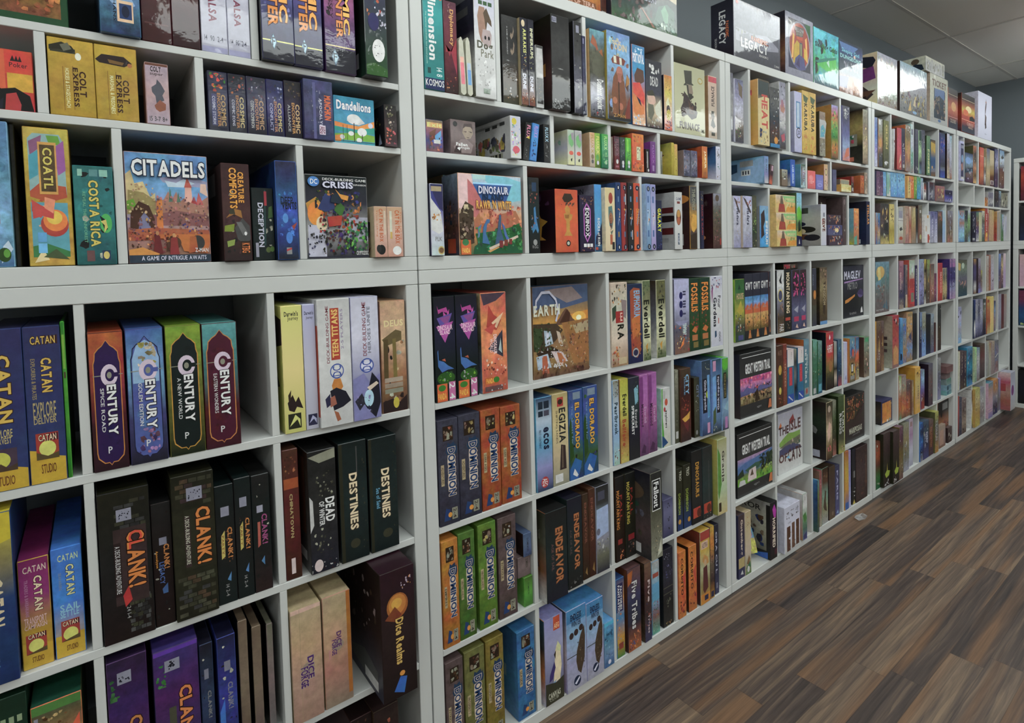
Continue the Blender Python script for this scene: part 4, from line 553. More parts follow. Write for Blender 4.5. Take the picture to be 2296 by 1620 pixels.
9280,9548,15080,17513,-140,2600,|light-blue binder-like, numbered-five box, first from left in bottom-row third cubby of second upper shelf|89c>9bd>79b~0;R 0 2 8 98 568;E 58 93 34 4 124;t 48 91 68 95 h eee 5;R 34 72 66 82 57a;B 36 42 80 62 9 26 d74,233,eee;R 34 20 66 30 57a;E 58 5 34 4 124;t 48 3 68 7 h eee 5;P ddd 30 40 80 62 80 58 40 36
9586,9846,15080,17505,-140,2600,|lilac binder-like, numbered-six box, second from left in bottom-row third cubby of second upper shelf|99c>bbd>a9c~0;E 48 93 34 4 124;t 38 91 58 95 h eee 6;R 20 72 56 82 57a;B 30 42 80 62 9 26 d74,233,eee;R 20 20 56 30 57a;E 52 5 34 4 124;t 42 3 62 7 h eee 6;P ddd 30 40 80 62 80 58 40 36
9990,10295,15080,16948,-60,2200,|navy, yellow vertical-lettered box, third from left in bottom-row third cubby of second upper shelf|224>346>225~2;T 16 36 84 84 d ee3 GALAXY;B 10 4 90 26 12 16 57a,844,446
11044,11514,15080,17303,-80,3000,|white oval-throne spined box, fourth from left in bottom-row third cubby of second upper shelf|ccc>ddd>ccc~0;E 50 56 34 14 643;E 50 62 24 7 c95;E 50 50 24 7 b64;t 16 86 90 91 h 668 GAME;R 30 80 70 84 833;R 36 8 60 28 567;t 40 10 56 26 d dde OF|bbb>aaa~1;R 44 64 98 74 622;E 84 54 26 6 322;R 44 26 98 38 622;>barcode_label;R 60 12 90 20 999
12051,12521,15080,17589,-40,3000,|grey-brown fire-lit box, fifth from left in bottom-row third cubby of second upper shelf|555>666>c93>544>665~3;T 30 62 80 96 d 998 THRONES;P da4 10 40 40 56 90 54 96 34 50 26 20 30;P 432 0 0 100 0 100 26 0 22|433>422~3;E 60 80 40 10 c83;R 20 50 90 62 655;R 20 6 90 24 bbb;R 20 30 90 44 443
@boxed games in bottom-row fourth cubby of second upper shelf
12790,13006,15080,17423,-20,2500,|slim black, red-lettered box, first from left in bottom-row fourth cubby of second upper shelf|334>224>335~3;T 30 24 76 76 d a33 HACK & SLASH;B 20 84 80 96 8 24 b95,557
13657,14232,15080,17367,-20,2500,|misty soldier-painted box, second from left in bottom-row fourth cubby of second upper shelf|99a>665>654>533~5;B 6 10 94 80 44 12 844,765,334,a66,557;E 50 92 24 6 654;R 80 6 96 18 a32|312>422~4;E 60 20 26 8 c85;B 10 40 90 90 16 12 755,544,633;R 30 2 80 12 999
@boxed games standing on top of the second upper shelf
5178,7608,23320,25220,300,1200,G|face-out orange with brown title strip box on top of the second upper shelf|b73>c83>a62~3;P 853 6 20 90 18 92 6 4 8;t 10 8 88 17 h dba SENSOR OF TERA;B 6 26 94 94 24 10 d94,843,e95,632
7618,7898,23320,25120,300,1200,GS|dark-maroon upright box on top of the second upper shelf|422>522>532~3;R 10 4 90 10 aaa;B 10 30 90 90 12 16 643,733
7908,11596,23320,26370,80,850,G|face-out grey-green, big white lettering box on top of the second upper shelf|aab>bbb>443>455>464~4;P cb9 24 100 60 100 100 92 100 40 70 48 40 54 16 70;P 576 70 30 84 36 96 30 96 4 60 4;P 7a8 74 26 80 34 86 24 84 10 78 14;B 4 2 60 40 30 6 544,655,766,433;P a76 40 24 46 20 64 2 60 2;T 16 46 74 66 h bbc/445 LEGACY;t 48 31 66 38 h dde SEASON 0;t 3 29 16 37 h ddd Z-MAN;B 70 3 98 14 16 4 8a9,bcb,354|223
@boxed games in top-row first cubby of second lower shelf
430,1106,10970,13938,0,2900,|black, pink-violet dinosaur-emblem box, first from left in top-row first cubby of second lower shelf|112>224>122>122~2;P b49 14 92 20 88 60 90 70 84 40 86 20 84;P c5a 44 86 60 82 74 88 70 78 46 78;P 65a 12 80 88 84 50 62;P 959 24 80 80 82 60 72;P b5a 8 72 92 76 50 56;t 16 68 88 73 h fde DINOSAUR;t 26 64 76 68 h fde ISLAND;P 47b 10 48 14 50 16 40 40 38 60 34 90 30 60 30 30 28 12 34;P b64 30 40 46 41 50 38;E 50 22 44 6 362;B 14 18 84 28 14 10 6a3,aaa,353;R 4 0 54 17 d62;E 28 13 18 3 483;t 8 2 48 8 h ec5 PANDA;R 62 0 94 18 c7a;t 64 1 92 17 d eee 2 4
1125,1866,10970,13943,0,2900,|second black, pink-violet dinosaur-emblem box, second from left in top-row first cubby of second lower shelf|112>224>122>122~2;P b49 24 92 30 88 70 90 80 84 50 86 30 84;P c5a 54 86 70 82 84 88 80 78 56 78;P 65a 22 80 92 84 58 62;P 959 34 80 86 82 66 72;P b5a 16 72 94 76 58 56;t 24 68 92 73 h fde DINOSAUR;t 34 64 84 68 h fde ISLAND;P 47b 16 48 20 50 22 40 46 38 66 34 94 30 66 30 36 28 18 34;P b64 36 40 52 41 56 38;E 54 22 40 6 362;B 18 18 88 28 14 10 6a3,aaa,353;R 4 0 54 17 d62;E 28 13 18 3 483;t 8 2 48 8 h ec5 PANDA;R 62 0 92 18 c7a;t 64 1 90 17 d eee 2 4
1975,2899,10970,13942,-20,2900,|salmon-orange, triangle-emblem box, third from left in top-row first cubby of second lower shelf|c65>d85>e96>d75>b54~3;P 545 0 100 100 100 60 92 10 88;P b43 30 88 50 78 80 72 60 62 20 66;P eca 40 70 90 80 60 64;P c54 10 64 60 70 40 58;P 445 24 44 84 62 84 34;P 223 60 44 82 56 82 36;P bcc 66 42 76 54 80 38;T 46 38 60 58 d fdd DINOSAUR;t 32 40 44 54 d fdd WORLD;B 4 16 96 34 30 8 a43,e98,ecb,733;R 8 8 60 15 c62;t 14 9 44 14 h fc5 PANDA;E 54 12 12 3 483;R 8 1 80 6 755;B 8 1 90 6 8 6 ccc,555|ba8>665>89b~4
@boxed games in top-row second cubby of second lower shelf
4228,6716,10970,13992,360,700,|face-out sunset mountain-and-waterfall painting box in top-row second cubby of second lower shelf|579>876>c94>975>a85>643~2;P 568 0 100 100 100 100 80 50 74 20 80 0 72;P 988 20 96 70 98 90 84 60 80;P d93 40 64 100 70 100 58 60 56;E 82 62 14 7 eb5;E 82 62 5 3 ffd;P 754 38 56 52 70 58 74 62 72 70 62 80 56;P 532 46 58 60 73 66 68 64 58;P a74 50 58 100 60 100 10 70 10;P ba8 70 54 100 58 100 46 76 44;P 543 0 60 40 58 52 50 40 40 20 30 0 30;P 453 0 56 14 54 16 40 6 28 0 34;P bcd 18 52 30 50 34 36 20 34;P dde 22 50 26 50 28 36 22 36;P cba 40 50 46 48 52 34 44 36;P 432 4 28 30 34 44 28 40 20 10 22;P bcd 4 24 24 26 30 10 6 10;P dcc 30 28 50 26 60 14 40 14;P b64 14 24 22 24 26 4 14 4;P b74 40 26 48 24 56 14 46 10;B 46 8 100 58 120 3 864,974,ba8,754,c96,a75;B 0 30 30 60 60 3 453,342,564,675;B 4 6 60 34 60 2.5 ccc,bbc,ddd,754,aab;B 0 0 100 8 20 6 532,643,854;t 34 10 50 14 h eee INSIDE;>ring_emblem;P ccd 2 72 4 86 14 95 28 95 40 86 45 72 40 60 37 61 42 72 38 84 28 92 15 92 6 84 4 72;T 0 68 46 80 h ddc EARTH
@boxed games in top-row third cubby of second lower shelf
7466,8312,10970,13964,-20,2900,|cream castle-painted, big serif box, first from left in top-row third cubby of second lower shelf|cba>ccb>dcb>a86~2;B 4 74 96 98 30 10 443,654,998,c95;P 988 60 80 96 78 90 56 70 60;P 454 4 70 30 74 30 60 6 54;R 26 52 74 66 a32;B 30 54 70 64 10 7 d85,732;T 36 32 76 50 d 221 RA;t 54 54 68 64 h ecb E;B 0 2 50 24 30 10 b54,863,c85,755;R 40 2 90 10 cb9
8340,9122,10970,13866,-20,2900,|navy, steel-blue block-lettered box, second from left in top-row third cubby of second lower shelf|235>346>225~2;P a53 14 92 40 96 84 94 90 70 80 40 90 16 60 6 20 10 16 40;P c73 24 56 84 66 84 40 30 30;T 40 58 84 92 d 8bd EUPHORIA;B 10 10 90 50 36 10 b63,543,c84,843,335;>emblem;E 48 13 22 6 bbb;E 48 13 17 4 335
9166,9607,10970,13962,0,2900,|parchment, brush-lettered box, third from left in top-row third cubby of second lower shelf|675>886>ddb>cca>564~3;B 6 80 94 98 18 16 564,785,454;T 10 28 84 76 d 221 Everdell;P c93 30 18 60 22 50 8;B 4 2 94 14 12 16 453,674
9945,10491,10970,13938,0,2900,|second parchment, brush-lettered box, fourth from left in top-row third cubby of second lower shelf|664>775>ddb>cca>564~3;B 6 78 94 98 18 16 553,774,443;T 20 26 86 76 d 221 Everdell;P c93 30 18 60 22 50 10;B 4 2 94 14 12 16 453,674|432>778>ddd~3;R 10 6 50 16 ccc
@boxed games in top-row fourth cubby of second lower shelf
10985,11950,10970,13920,-20,2900,|lilac-topped comic adventure box, first from left in top-row fourth cubby of second lower shelf|bbd>bbd>667>865~2;P 99b 2 44 98 44 70 38 30 38;B 2 2 98 40 50 9 446,c73,a33,eda,79b,654;E 44 78 11 5 226;E 44 66 11 5 226;E 44 54 11 5 226;t 56 52 76 84 d 446 II III I;T 54 24 78 40 d dee TENPENNY;P e83 30 6 60 20 60 12
11990,12648,10970,13900,0,2900,|dark-green, orange cracked lettering box, second from left in top-row fourth cubby of second lower shelf|243>354>352>243~3;T 16 54 84 94 d e93/421 FOSSILIS;B 10 26 90 54 20 14 743,a53,542;P c73 20 28 50 34 80 30 60 24;R 22 14 78 22 b74;R 34 4 84 12 874
12672,13380,10970,13903,0,2900,|second dark-green, orange cracked lettering box in top-row fourth cubby of second lower shelf|243>354>352>243~3;T 16 54 84 94 d e93/421 FOSSILIS;B 10 26 90 54 20 14 743,a53,542;P c73 20 28 50 34 80 30 60 24;R 22 14 78 22 b74;R 34 4 84 12 874
13459,14305,10970,13925,20,2900,|white handwritten-style, floral box, fourth from left in top-row fourth cubby of second lower shelf|ccd>ddd>ccd~1;B 4 82 96 99 26 10 569,a44,668,bbd;P 958 4 80 20 86 10 60;t 60 54 84 72 d 223 Four;T 20 28 50 70 d 223 Gardens;R 62 32 68 40 b54;P 357 30 12 46 14 44 22 30 22;t 64 6 80 20 d 223 OOO
@boxed games in second-row first cubby of second lower shelf
421,1085,7440,10463,0,2900,|slate-grey ornate-plaqued box, first from left in second-row first cubby of second lower shelf|@dom 445 a64 ADVENTURES
1110,1851,7440,10475,20,2900,|second slate-grey ornate-plaqued box, second from left in second-row first cubby of second lower shelf|@dom 445 985 ADVENTURES
1893,2584,7440,10467,40,2900,|orange-brown ornate-plaqued box, third from left in second-row first cubby of second lower shelf|@dom a52 cb7 DARK AGES
2624,3375,7440,10429,60,2900,|second orange-brown ornate-plaqued box, fourth from left in second-row first cubby of second lower shelf|@dom a52 cb7 DARK AGES
@boxed games in second-row second cubby of second lower shelf
3954,4624,7440,10473,0,2900,|pale-blue gradient, dark-lettered box, first from left in second-row second cubby of second lower shelf|357>bcd>6ac>99c>346~1;R 14 88 44 96 234;R 50 88 84 96 234;R 14 80 44 86 234;R 50 80 84 86 556;T 44 44 80 68 d 124 ecos;t 16 46 30 66 d 235 FIRST CONTINENT;>emblem;E 48 9 24 6 b33;t 32 5 64 13 d eee AEG
4666,5349,7440,10478,20,2900,|cream, tall black serif box, second from left in second-row second cubby of second lower shelf|ba7>dc9>cb9>998~1;R 30 86 70 96 b43;E 50 91 16 3 432;T 40 46 84 84 d 333 EGIZIA;t 20 46 32 82 d 654 SHIFTING SANDS;P 433 40 16 50 44 80 42 84 16;P 765 54 18 58 42 64 42 64 18;R 10 3 60 12 ddd
5396,6033,7440,10463,40,2900,|blue, golden bubble-lettered box, third from left in second-row second cubby of second lower shelf|@eld
6078,6765,7440,10482,60,2900,|second blue, golden bubble-lettered box, fourth from left in second-row second cubby of second lower shelf|@eld
@boxed games in second-row third cubby of second lower shelf
7472,7792,7440,10496,0,2900,|pale-blue, handwritten box, first from left in second-row third cubby of second lower shelf|998>bcd>9bd>acb~1;B 6 80 94 99 18 18 764,566,453;T 20 36 80 74 d 245 Pearlbrook;B 6 2 94 18 16 18 843,ddd,755
7811,8261,7440,10486,-20,2900,|olive-yellow brush-lettered box, second from left in second-row third cubby of second lower shelf|bb4>cc6>a73>cb6~2;T 30 56 80 82 d 221 Everdell;T 24 20 70 52 d a42 Bellfaire;B 6 4 94 20 14 14 b95,8a5,c74|741
8278,8860,7440,10469,-20,2900,|dark-slate, white-lettered box, third from left in second-row third cubby of second lower shelf|334>344>223>333~2;P 8bc 50 86 90 90 90 70 60 66;B 50 66 96 96 10 12 564,9bc;T 24 30 48 66 d eee SPIRECREST;t 56 38 78 60 d ddd Everdell
8901,9372,7440,10471,0,2900,|mauve-pink dripping box, fourth from left in second-row third cubby of second lower shelf|a6a>b7b>a69>858>646~2;P 848 0 98 40 98 44 70 30 60 20 30 0 20;T 16 36 44 64 d 424 Mistwood;t 50 40 80 60 d cac Everdell;P 535 10 4 40 14 70 10 60 2
9410,9899,7440,10470,20,2900,|second mauve-pink dripping box, fifth from left in second-row third cubby of second lower shelf|a6a>b7b>a69>858>646~2;P 848 0 98 40 98 44 70 30 60 20 30 0 20;T 16 34 50 62 d 424 Mistwood;t 60 38 88 58 d cac Everdell;P 535 10 4 40 14 70 10 60 2
10216,10747,7440,9750,60,2900,|small white, green-edged box, sixth from left in second-row third cubby of second lower shelf|ccc>ddd>ccb~1;P 5a4 0 100 14 100 10 50 24 20 20 0 0 0;R 16 82 44 96 bbb;E 54 76 18 6 c53;E 34 64 12 4 b44;T 34 32 66 62 d 222 explorers;P 258 0 0 70 6 20 18 0 20|adc>bdd>7a9~2;R 20 80 80 96 257
@boxed games in second-row fourth cubby of second lower shelf
11019,11253,7440,10346,40,2900,|thin grey crinkled box, first from left in second-row fourth cubby of second lower shelf|998>665>554~5;R 10 6 80 16 ccc
11263,11927,7440,10357,-40,2900,|dark-brown flame-lit box, second from left in second-row fourth cubby of second lower shelf|543>422>632>433~3;T 50 64 84 92 d 8bd CITY;t 34 64 46 90 d 7ac THORNE;B 10 40 80 62 14 12 b53,843;P da4 10 32 60 36 90 40 84 30 40 26;P 733 20 26 80 28 70 12|543>432~3
12157,12503,7440,9883,-40,2900,|narrow dark, chess-pictured box, third from left in second-row fourth cubby of second lower shelf|443>554>443~3;t 40 66 90 88 d 89b CITY;B 20 44 90 66 14 16 bba,875,443;E 40 8 20 4 999|321
12513,13128,7440,10538,-140,2900,|blue night-garden, upright title box, fourth from left in second-row fourth cubby of second lower shelf|345>456>68b>346~2;R 10 30 60 76 223;T 20 34 52 74 d ccd Ginkgopolis;E 66 54 18 5 bc4;P 7ad 62 80 90 80 92 24 66 22;P 59b 66 50 90 40 90 24 70 24;B 40 86 90 98 14 8 bb9,667;R 60 2 90 16 c9b
13138,13778,7440,10514,-200,2900,|second blue night-garden, inverted title box in second-row fourth cubby of second lower shelf|356>68b>79c>344~2;R 50 26 90 78 223;T 56 30 84 76 u ccd Ginkgopolis;E 30 52 18 5 bc4;R 10 84 44 98 c9b;P 7ad 4 76 40 78 44 30 10 26;P 564 10 30 40 36 40 14 10 10;B 10 2 60 12 14 8 bb9,667
13788,14250,7440,10494,-240,2900,|green-leafed slate box, sixth from left in second-row fourth cubby of second lower shelf|5a3>456>8ac>445~2;E 50 92 44 9 6b3;R 20 44 70 80 332;t 30 46 60 78 d a96 Ginkgopolis;P 9bc 20 30 90 40 90 26;R 40 2 84 18 b8b
@boxed games in third-row first cubby of second lower shelf
422,955,3910,7006,0,2900,|ochre ornate-plaqued box, first from left in third-row first cubby of second lower shelf|@dom b72 566 EMPIRES
976,1541,3910,7050,20,2900,|green ornate-plaqued box, second from left in third-row first cubby of second lower shelf|@dom 573 a75 HINTERLANDS
1672,2320,3910,7075,40,2900,|second green ornate-plaqued box, third from left in third-row first cubby of second lower shelf|@dom 683 ba6 HINTERLANDS
2404,3092,3910,7049,60,2900,|taupe ornate-plaqued box, fourth from left in third-row first cubby of second lower shelf|@dom 655 aaa INTRIGUE
3206,3715,4859,5513,160,1200,c|small taupe box of stack in third-row first cubby of second lower shelf|766>877>766~2;t 60 40 80 84 d 443 DOMINION|988
3376,3715,3910,4856,80,1200,c|bright-green small, bottom box of stack in third-row first cubby of second lower shelf|573>6a4>473~2;t 40 40 60 80 d 353 DOMINION
3388,3715,5516,6253,80,1200,c|small blue-grey box of stack in third-row first cubby of second lower shelf|568>679>457~2;t 40 20 64 80 d 334 DOMINION;B 30 4 80 16 4 14 334|433>321~3
@boxed games in third-row second cubby of second lower shelf
4025,4925,3910,6847,-260,2900,|wide black, copper-lettered box, first from left in third-row second cubby of second lower shelf|222>233>223~2;T 44 18 80 80 d b74/532 ENDEAVOR;t 24 34 36 64 d 755 AGE OF SAIL|332>554>853>ccc~3;B 10 20 90 80 14 10 776,b94,433
5051,5725,3910,6951,-140,2900,|second wide black, copper-lettered box, second from left in third-row second cubby of second lower shelf|223>233>222~2;T 44 20 80 82 d b74/532 ENDEAVOR;t 14 38 28 66 d 655 AGE OF SAIL;B 4 0 96 10 14 10 777,444
5833,6121,3910,6877,-40,2900,|slim reddish-brown box, third from left in third-row second cubby of second lower shelf|432>532>321~2;T 30 42 70 90 d 854 ENDEAVOR;P 974 30 8 60 14 70 4
6132,6445,3910,6971,-40,2900,|second slim reddish-brown box, fourth from left in third-row second cubby of second lower shelf|532>532>421~2;T 30 40 70 90 d 854 ENDEAVOR;P 974 40 8 70 16 80 4
6455,7090,3910,6961,-60,2900,|misty pale-blue cliff box, fifth from left in third-row second cubby of second lower shelf|333>444>9ab>99a>776>334~2;R 16 84 70 94 556;P abd 4 74 96 76 96 44 4 40;B 4 22 96 38 18 14 bbb,776,998;E 16 48 14 4 778
@boxed games in third-row third cubby of second lower shelf
7493,7968,3910,7009,0,2900,|black, red-orange lettered box, first from left in third-row third cubby of second lower shelf|222>321>211~3;T 10 38 44 84 d c83 MOUNTAIN KING;t 50 48 74 78 d a32 FALL;B 40 2 90 16 14 14 b63,d95,632;R 20 20 70 26 922
7978,8535,3910,7019,-20,2900,|second black, red-orange lettered box, second from left in third-row third cubby of second lower shelf|222>332>222~3;T 14 40 44 90 d cb5 MOUNTAIN KING;t 50 50 74 82 d a32 FALL;B 20 4 84 18 16 14 a64,766,433;R 24 20 84 27 922
8545,9175,3910,7091,-720,2900,|white-framed grey-black, protruding box, third from left in third-row third cubby of second lower shelf|333>443>776>998~3;R 12 56 88 92 eee;R 15 57 85 91 222;T 26 60 72 89 d eee/333 Fallout;B 20 6 90 40 30 9 ba8,543,876,cb9,432;P ccb 50 2 90 24 90 6|223>444>655>333~3;E 60 76 30 12 654;E 50 40 22 6 a32;E 50 40 10 3 d54;E 62 60 20 5 354;B 10 20 90 56 20 8 667,445,998,554;>barcode_label;R 20 4 84 15 ccc;R 30 6 74 13 999;R 36 6 42 13 222;R 50 6 54 13 222;R 62 6 70 13 222
10186,10775,3910,5392,40,1100,|steel-blue tin box, fourth from left in third-row third cubby of second lower shelf|557>779>668>446~0;B 40 70 70 90 4 14 334;B 40 40 70 54 4 14 334;B 44 8 70 24 4 14 334
@boxed games in third-row fourth cubby of second lower shelf
11020,11388,3910,6418,20,2900,|slim dark, yellow-green lettered box, first from left in third-row fourth cubby of second lower shelf|332>332>247~2;t 40 80 80 96 d ccb TRIO;T 20 26 60 60 d 9a4 DOMINION;E 40 14 24 4 c93
11398,11902,3910,6479,0,2900,|second slim dark, yellow-green lettered box in third-row fourth cubby of second lower shelf|332>332>247~2;t 40 82 80 96 d ccb TRIO;T 30 26 64 62 d 9a4 DOMINION;E 70 12 18 4 c93
11912,12597,3910,6917,-40,2900,|black, yellow block-lettered box, third from left in third-row fourth cubby of second lower shelf|222>333>222~2;T 34 36 70 84 d c93/321 DINOSAURS;R 8 8 80 22 b42;E 66 14 22 6 632
12607,13289,3910,6922,-60,2900,|dark-grey, red badge box, fourth from left in third-row fourth cubby of second lower shelf|333>344>333~2;R 60 10 66 80 555;R 8 8 84 22 b42;E 60 14 22 6 632;B 10 0 90 8 8 8 777,ba9
13421,14097,3910,7114,-220,2900,|cream-green script box, fifth from left in third-row fourth cubby of second lower shelf|aa7>ccb>bca>cb8~1;P 694 0 90 30 80 40 40 10 20 0 30;T 40 42 74 84 d 433 Granja;R 8 4 34 16 432|cb6>bb6>aa5~1
@boxed games in bottom-row first cubby of second lower shelf
420,1003,380,3490,0,2900,|taupe bird-badged ornate-plaqued box, first from left in bottom-row first cubby of second lower shelf|@dom 655 aaa INTRIGUE
1060,1762,380,3500,20,2900,|olive ornate-plaqued box, second from left in bottom-row first cubby of second lower shelf|@dom 774 643 PROSPERITY
1824,2473,380,3495,40,2900,|second olive ornate-plaqued box, third from left in bottom-row first cubby of second lower shelf|@dom 873 854 PROSPERITY
3006,3705,380,3237,60,3000,|bright-blue ornate-plaqued box, fourth from left in bottom-row first cubby of second lower shelf|@dom 37a 743 SEASIDE|369>48b>37a~2;R 10 60 50 90 246;R 20 40 80 54 8ab
@boxed games in bottom-row second cubby of second lower shelf
4036,4834,380,3236,-40,2900,|lilac crane-bird box, first from left in bottom-row second cubby of second lower shelf|99c>aac>88a>554~1;R 48 84 84 100 c52;t 52 86 80 92 h fda AEG;P edb 50 40 56 60 64 66 84 60 90 40 80 24 44 22;P dda 60 60 70 70 88 62 86 56;P 437 24 34 50 48 56 40 40 28 20 26;P 321 48 56 60 60 56 50;P 8ac 30 22 60 26 44 16;P 443 0 0 100 0 100 26 60 22 0 26;T 14 6 80 13 h ccb CANVAS;t 20 3 70 6 h aa9 CLUB|356>444>c84>ccd~3
4947,5851,380,3187,-80,2900,|ice-blue feather-pictured box, second from left in bottom-row second cubby of second lower shelf|48b>9bd>aac>aab~2;R 0 84 100 100 48b;B 4 80 96 99 16 3 cde,8bd;P 543 90 74 94 60 90 34 70 16 54 22 46 34 50 46 70 64;B 54 20 90 60 26 5 433,654,876;R 0 42 56 43 443;E 24 68 11 4 433;E 48 70 11 4 433;E 74 73 11 4 433;T 20 86 76 94 h 235 ENDLESS;t 24 78 74 85 h 235 WINTER;>emblem;E 50 10 18 6 235;P dde 36 8 60 14 64 12 44 6|357>ccd>99c~2;R 40 4 90 30 bbd
5868,6678,380,3096,-80,2900,|second ice-blue feather-pictured box, third from left in bottom-row second cubby of second lower shelf|48b>9bd>aac>aab~2;R 0 84 100 100 48b;B 4 80 96 99 16 3 cde,8bd;P 543 90 74 96 60 92 34 70 14 54 20 46 34 50 46 70 64;B 54 20 90 60 26 5 433,654,876;R 0 44 56 45 443;E 24 68 11 4 433;E 48 70 11 4 433;E 74 73 11 4 433;T 22 86 78 94 h 235 ENDLESS;t 26 78 76 85 h 235 WINTER;>emblem;E 50 12 18 6 235;P dde 36 10 60 16 64 14 44 8
6746,7245,380,2009,-40,2900,|short rippled-blue box, fourth from left in bottom-row second cubby of second lower shelf|6ad>48a>79b>369~3;R 0 92 100 100 5bd;B 4 20 96 80 20 16 8ab,357,69b;t 20 70 80 76 h 235 WINTER;E 50 10 16 5 dde
@boxed games in bottom-row third cubby of second lower shelf
7461,7877,380,3294,20,2900,|tan and blue, block-lettered box, first from left in bottom-row third cubby of second lower shelf|358>c95>48b>c93>584~2;R 0 58 84 94 336;T 14 58 40 92 d eee FANTASTIC;T 46 60 70 90 d eee FACTORIES;B 4 14 96 56 24 16 d93,48b,c74,89a;R 20 10 80 18 943
7985,8704,380,3466,-40,2900,|tall dark, brushy white-lettered box, second from left in bottom-row third cubby of second lower shelf|755>446>334>a63~3;P b62 0 96 40 98 30 84 0 80;T 30 26 72 84 d ddd/322 Five Tribes;B 6 2 94 22 30 10 c63,459,743,d95|742>532
8890,9285,380,3399,-60,2900,|narrow dark, twice-lettered box, third from left in bottom-row third cubby of second lower shelf|865>533>433>446~4;T 46 50 80 78 d dcc Five;t 46 10 76 34 d dcc Tribes;B 4 20 96 60 16 18 743,a54,446|543>322>654~5
9428,9878,380,3218,40,2900,|pale-blue crowd-painted box, fourth from left in bottom-row third cubby of second lower shelf|bbb>9bc>7ac>866>6a9~3;P 6ac 4 70 96 70 96 46 4 44;B 4 20 96 46 30 12 844,375,b85,a33;R 10 78 90 84 a54;B 10 4 80 18 10 12 ddd,464
10102,10718,380,3449,40,2900,|tall black machinery box, fifth from left in bottom-row third cubby of second lower shelf|223>334>222>333~4;B 10 86 80 94 10 8 bbc,99a;B 10 62 90 80 14 14 558,779,445;R 0 50 100 51 665;R 0 42 100 43 665;B 30 20 80 40 10 14 776,555;B 20 0 80 6 6 14 a85
@boxed games in bottom-row fourth cubby of second lower shelf
10985,11457,380,3078,-20,2900,|orange letter-stacked box, first from left in bottom-row fourth cubby of second lower shelf|c72>d83>c62>b73~3;T 30 34 64 90 d 421 CORINTO;B 10 4 90 26 14 18 a42,843,632;P c43 50 60 96 70 90 40
11658,12190,380,3072,0,2900,|second orange letter-stacked box, second from left in bottom-row fourth cubby of second lower shelf|c72>d83>c62>b73~3;T 24 34 56 92 d 421 CORINTO;B 10 8 90 30 14 18 a42,843,632;P c43 50 60 96 70 90 40|432
12385,13049,380,3453,-40,2900,|tan hat-lady painted, orange-topped box, third from left in bottom-row fourth cubby of second lower shelf|ca4>ca4>bb9>985>b83~2;R 0 88 100 100 a43;R 10 76 80 86 dba;t 20 77 74 84 h 543 AUSTRIA;P c95 20 60 40 68 80 62 90 54 50 52;P 633 30 50 70 52 80 20 40 14 24 20;E 52 56 14 5 ca8;R 0 0 100 14 c82;R 40 4 80 11 335|843>533
13104,13395,380,3463,-20,2900,|slim orange-topped painted box, fourth from left in bottom-row fourth cubby of second lower shelf|ca4>c83>765>433>b83~3;B 6 20 94 70 26 22 643,987,322;R 10 2 84 10 335
13512,13808,380,3388,40,2900,|slim navy, white-lettered box, fifth from left in bottom-row fourth cubby of second lower shelf|334>334>446~1;T 20 30 64 90 d bbc ORA CU L;R 30 8 70 16 889
@boxed games standing on top of the third upper shelf
15495,19376,23320,25836,80,1100,G|face-out snowy grey, white block lettering box on top of the third upper shelf|99a>889>667>445>334~3;P 99a 4 52 40 50 96 60 96 34 60 26 4 30;P aab 40 48 60 50 80 36 70 30;P 667 10 40 30 48 36 38 16 30;P 556 70 56 96 58 96 40;B 4 24 60 50 26 5 667,889,998,554;E 7 95 3 3 b33;T 14 21 72 38 h eee/445 LEGACY;t 36 38 70 46 h e84/722 PANDEMIC;t 52 14 72 18 h ddd SEASON 2;t 86 4 97 8 h ccc Z-MAN|223>334>212~2;T 36 26 66 84 d ddd LEGACY;t 66 36 80 64 d d73 PANDEMIC;t 16 20 26 40 d bbb SEASON 2
19823,22563,23320,26292,60,1100,G|face-out grey-framed oval shield box on top of the third upper shelf|99a>aab>889~2;R 10 12 90 92 445;P 263 70 92 90 92 90 70 76 78;P 335 10 12 34 12 12 40;E 50 52 40 40 99a;E 50 52 36 37 a43;P eb6 20 28 26 30 32 66 26 70;P eb6 74 30 80 28 76 70 70 66;P c53 34 84 66 84 60 62 40 62;P ca3 26 22 48 20 50 56 40 60 30 50;P db4 66 34 76 30 74 48 66 52;R 50 30 60 58 456;R 53 36 57 56 aa6;P 558 30 16 50 12 72 16 66 34 48 38 34 30;P 436 36 20 50 16 48 34;P 766 34 82 66 84 62 68 38 66;t 34 74 66 80 h bbb FELLOW;t 36 68 62 74 h 998 SHIP|334>544>a75>334~4
22607,25394,23320,26143,60,600,G|face-out teal-green painted, script-titled box on top of the third upper shelf|4ab>5bc>5ba>4a6>5aa>456~4;P 6cd 0 100 50 96 30 80 0 84;P 387 4 40 40 50 90 60 90 40 40 34;P 5b5 10 36 50 46 90 56 90 36 50 28;P bdc 50 44 60 50 62 36;T 6 64 94 76 h 233 Sleeping Gods;P 4bb 46 14 54 20 52 8
25452,28397,23320,26115,60,600,G|face-out slate-blue, smoky-orange lower box on top of the third upper shelf|234>247>345>456>a76>865~4;P 57a 0 96 80 96 60 84 10 84;B 14 46 90 62 22 6 889,567,99a;P a75 30 34 90 36 96 10 60 6 30 20;P 668 0 30 40 34 30 10 0 10;t 10 76 84 86 h 8cd Sleeping God;T 4 66 92 74 h 9cc DUNGEONS;E 64 76 4 3 dba
@boxed games standing on top of the fourth upper shelf
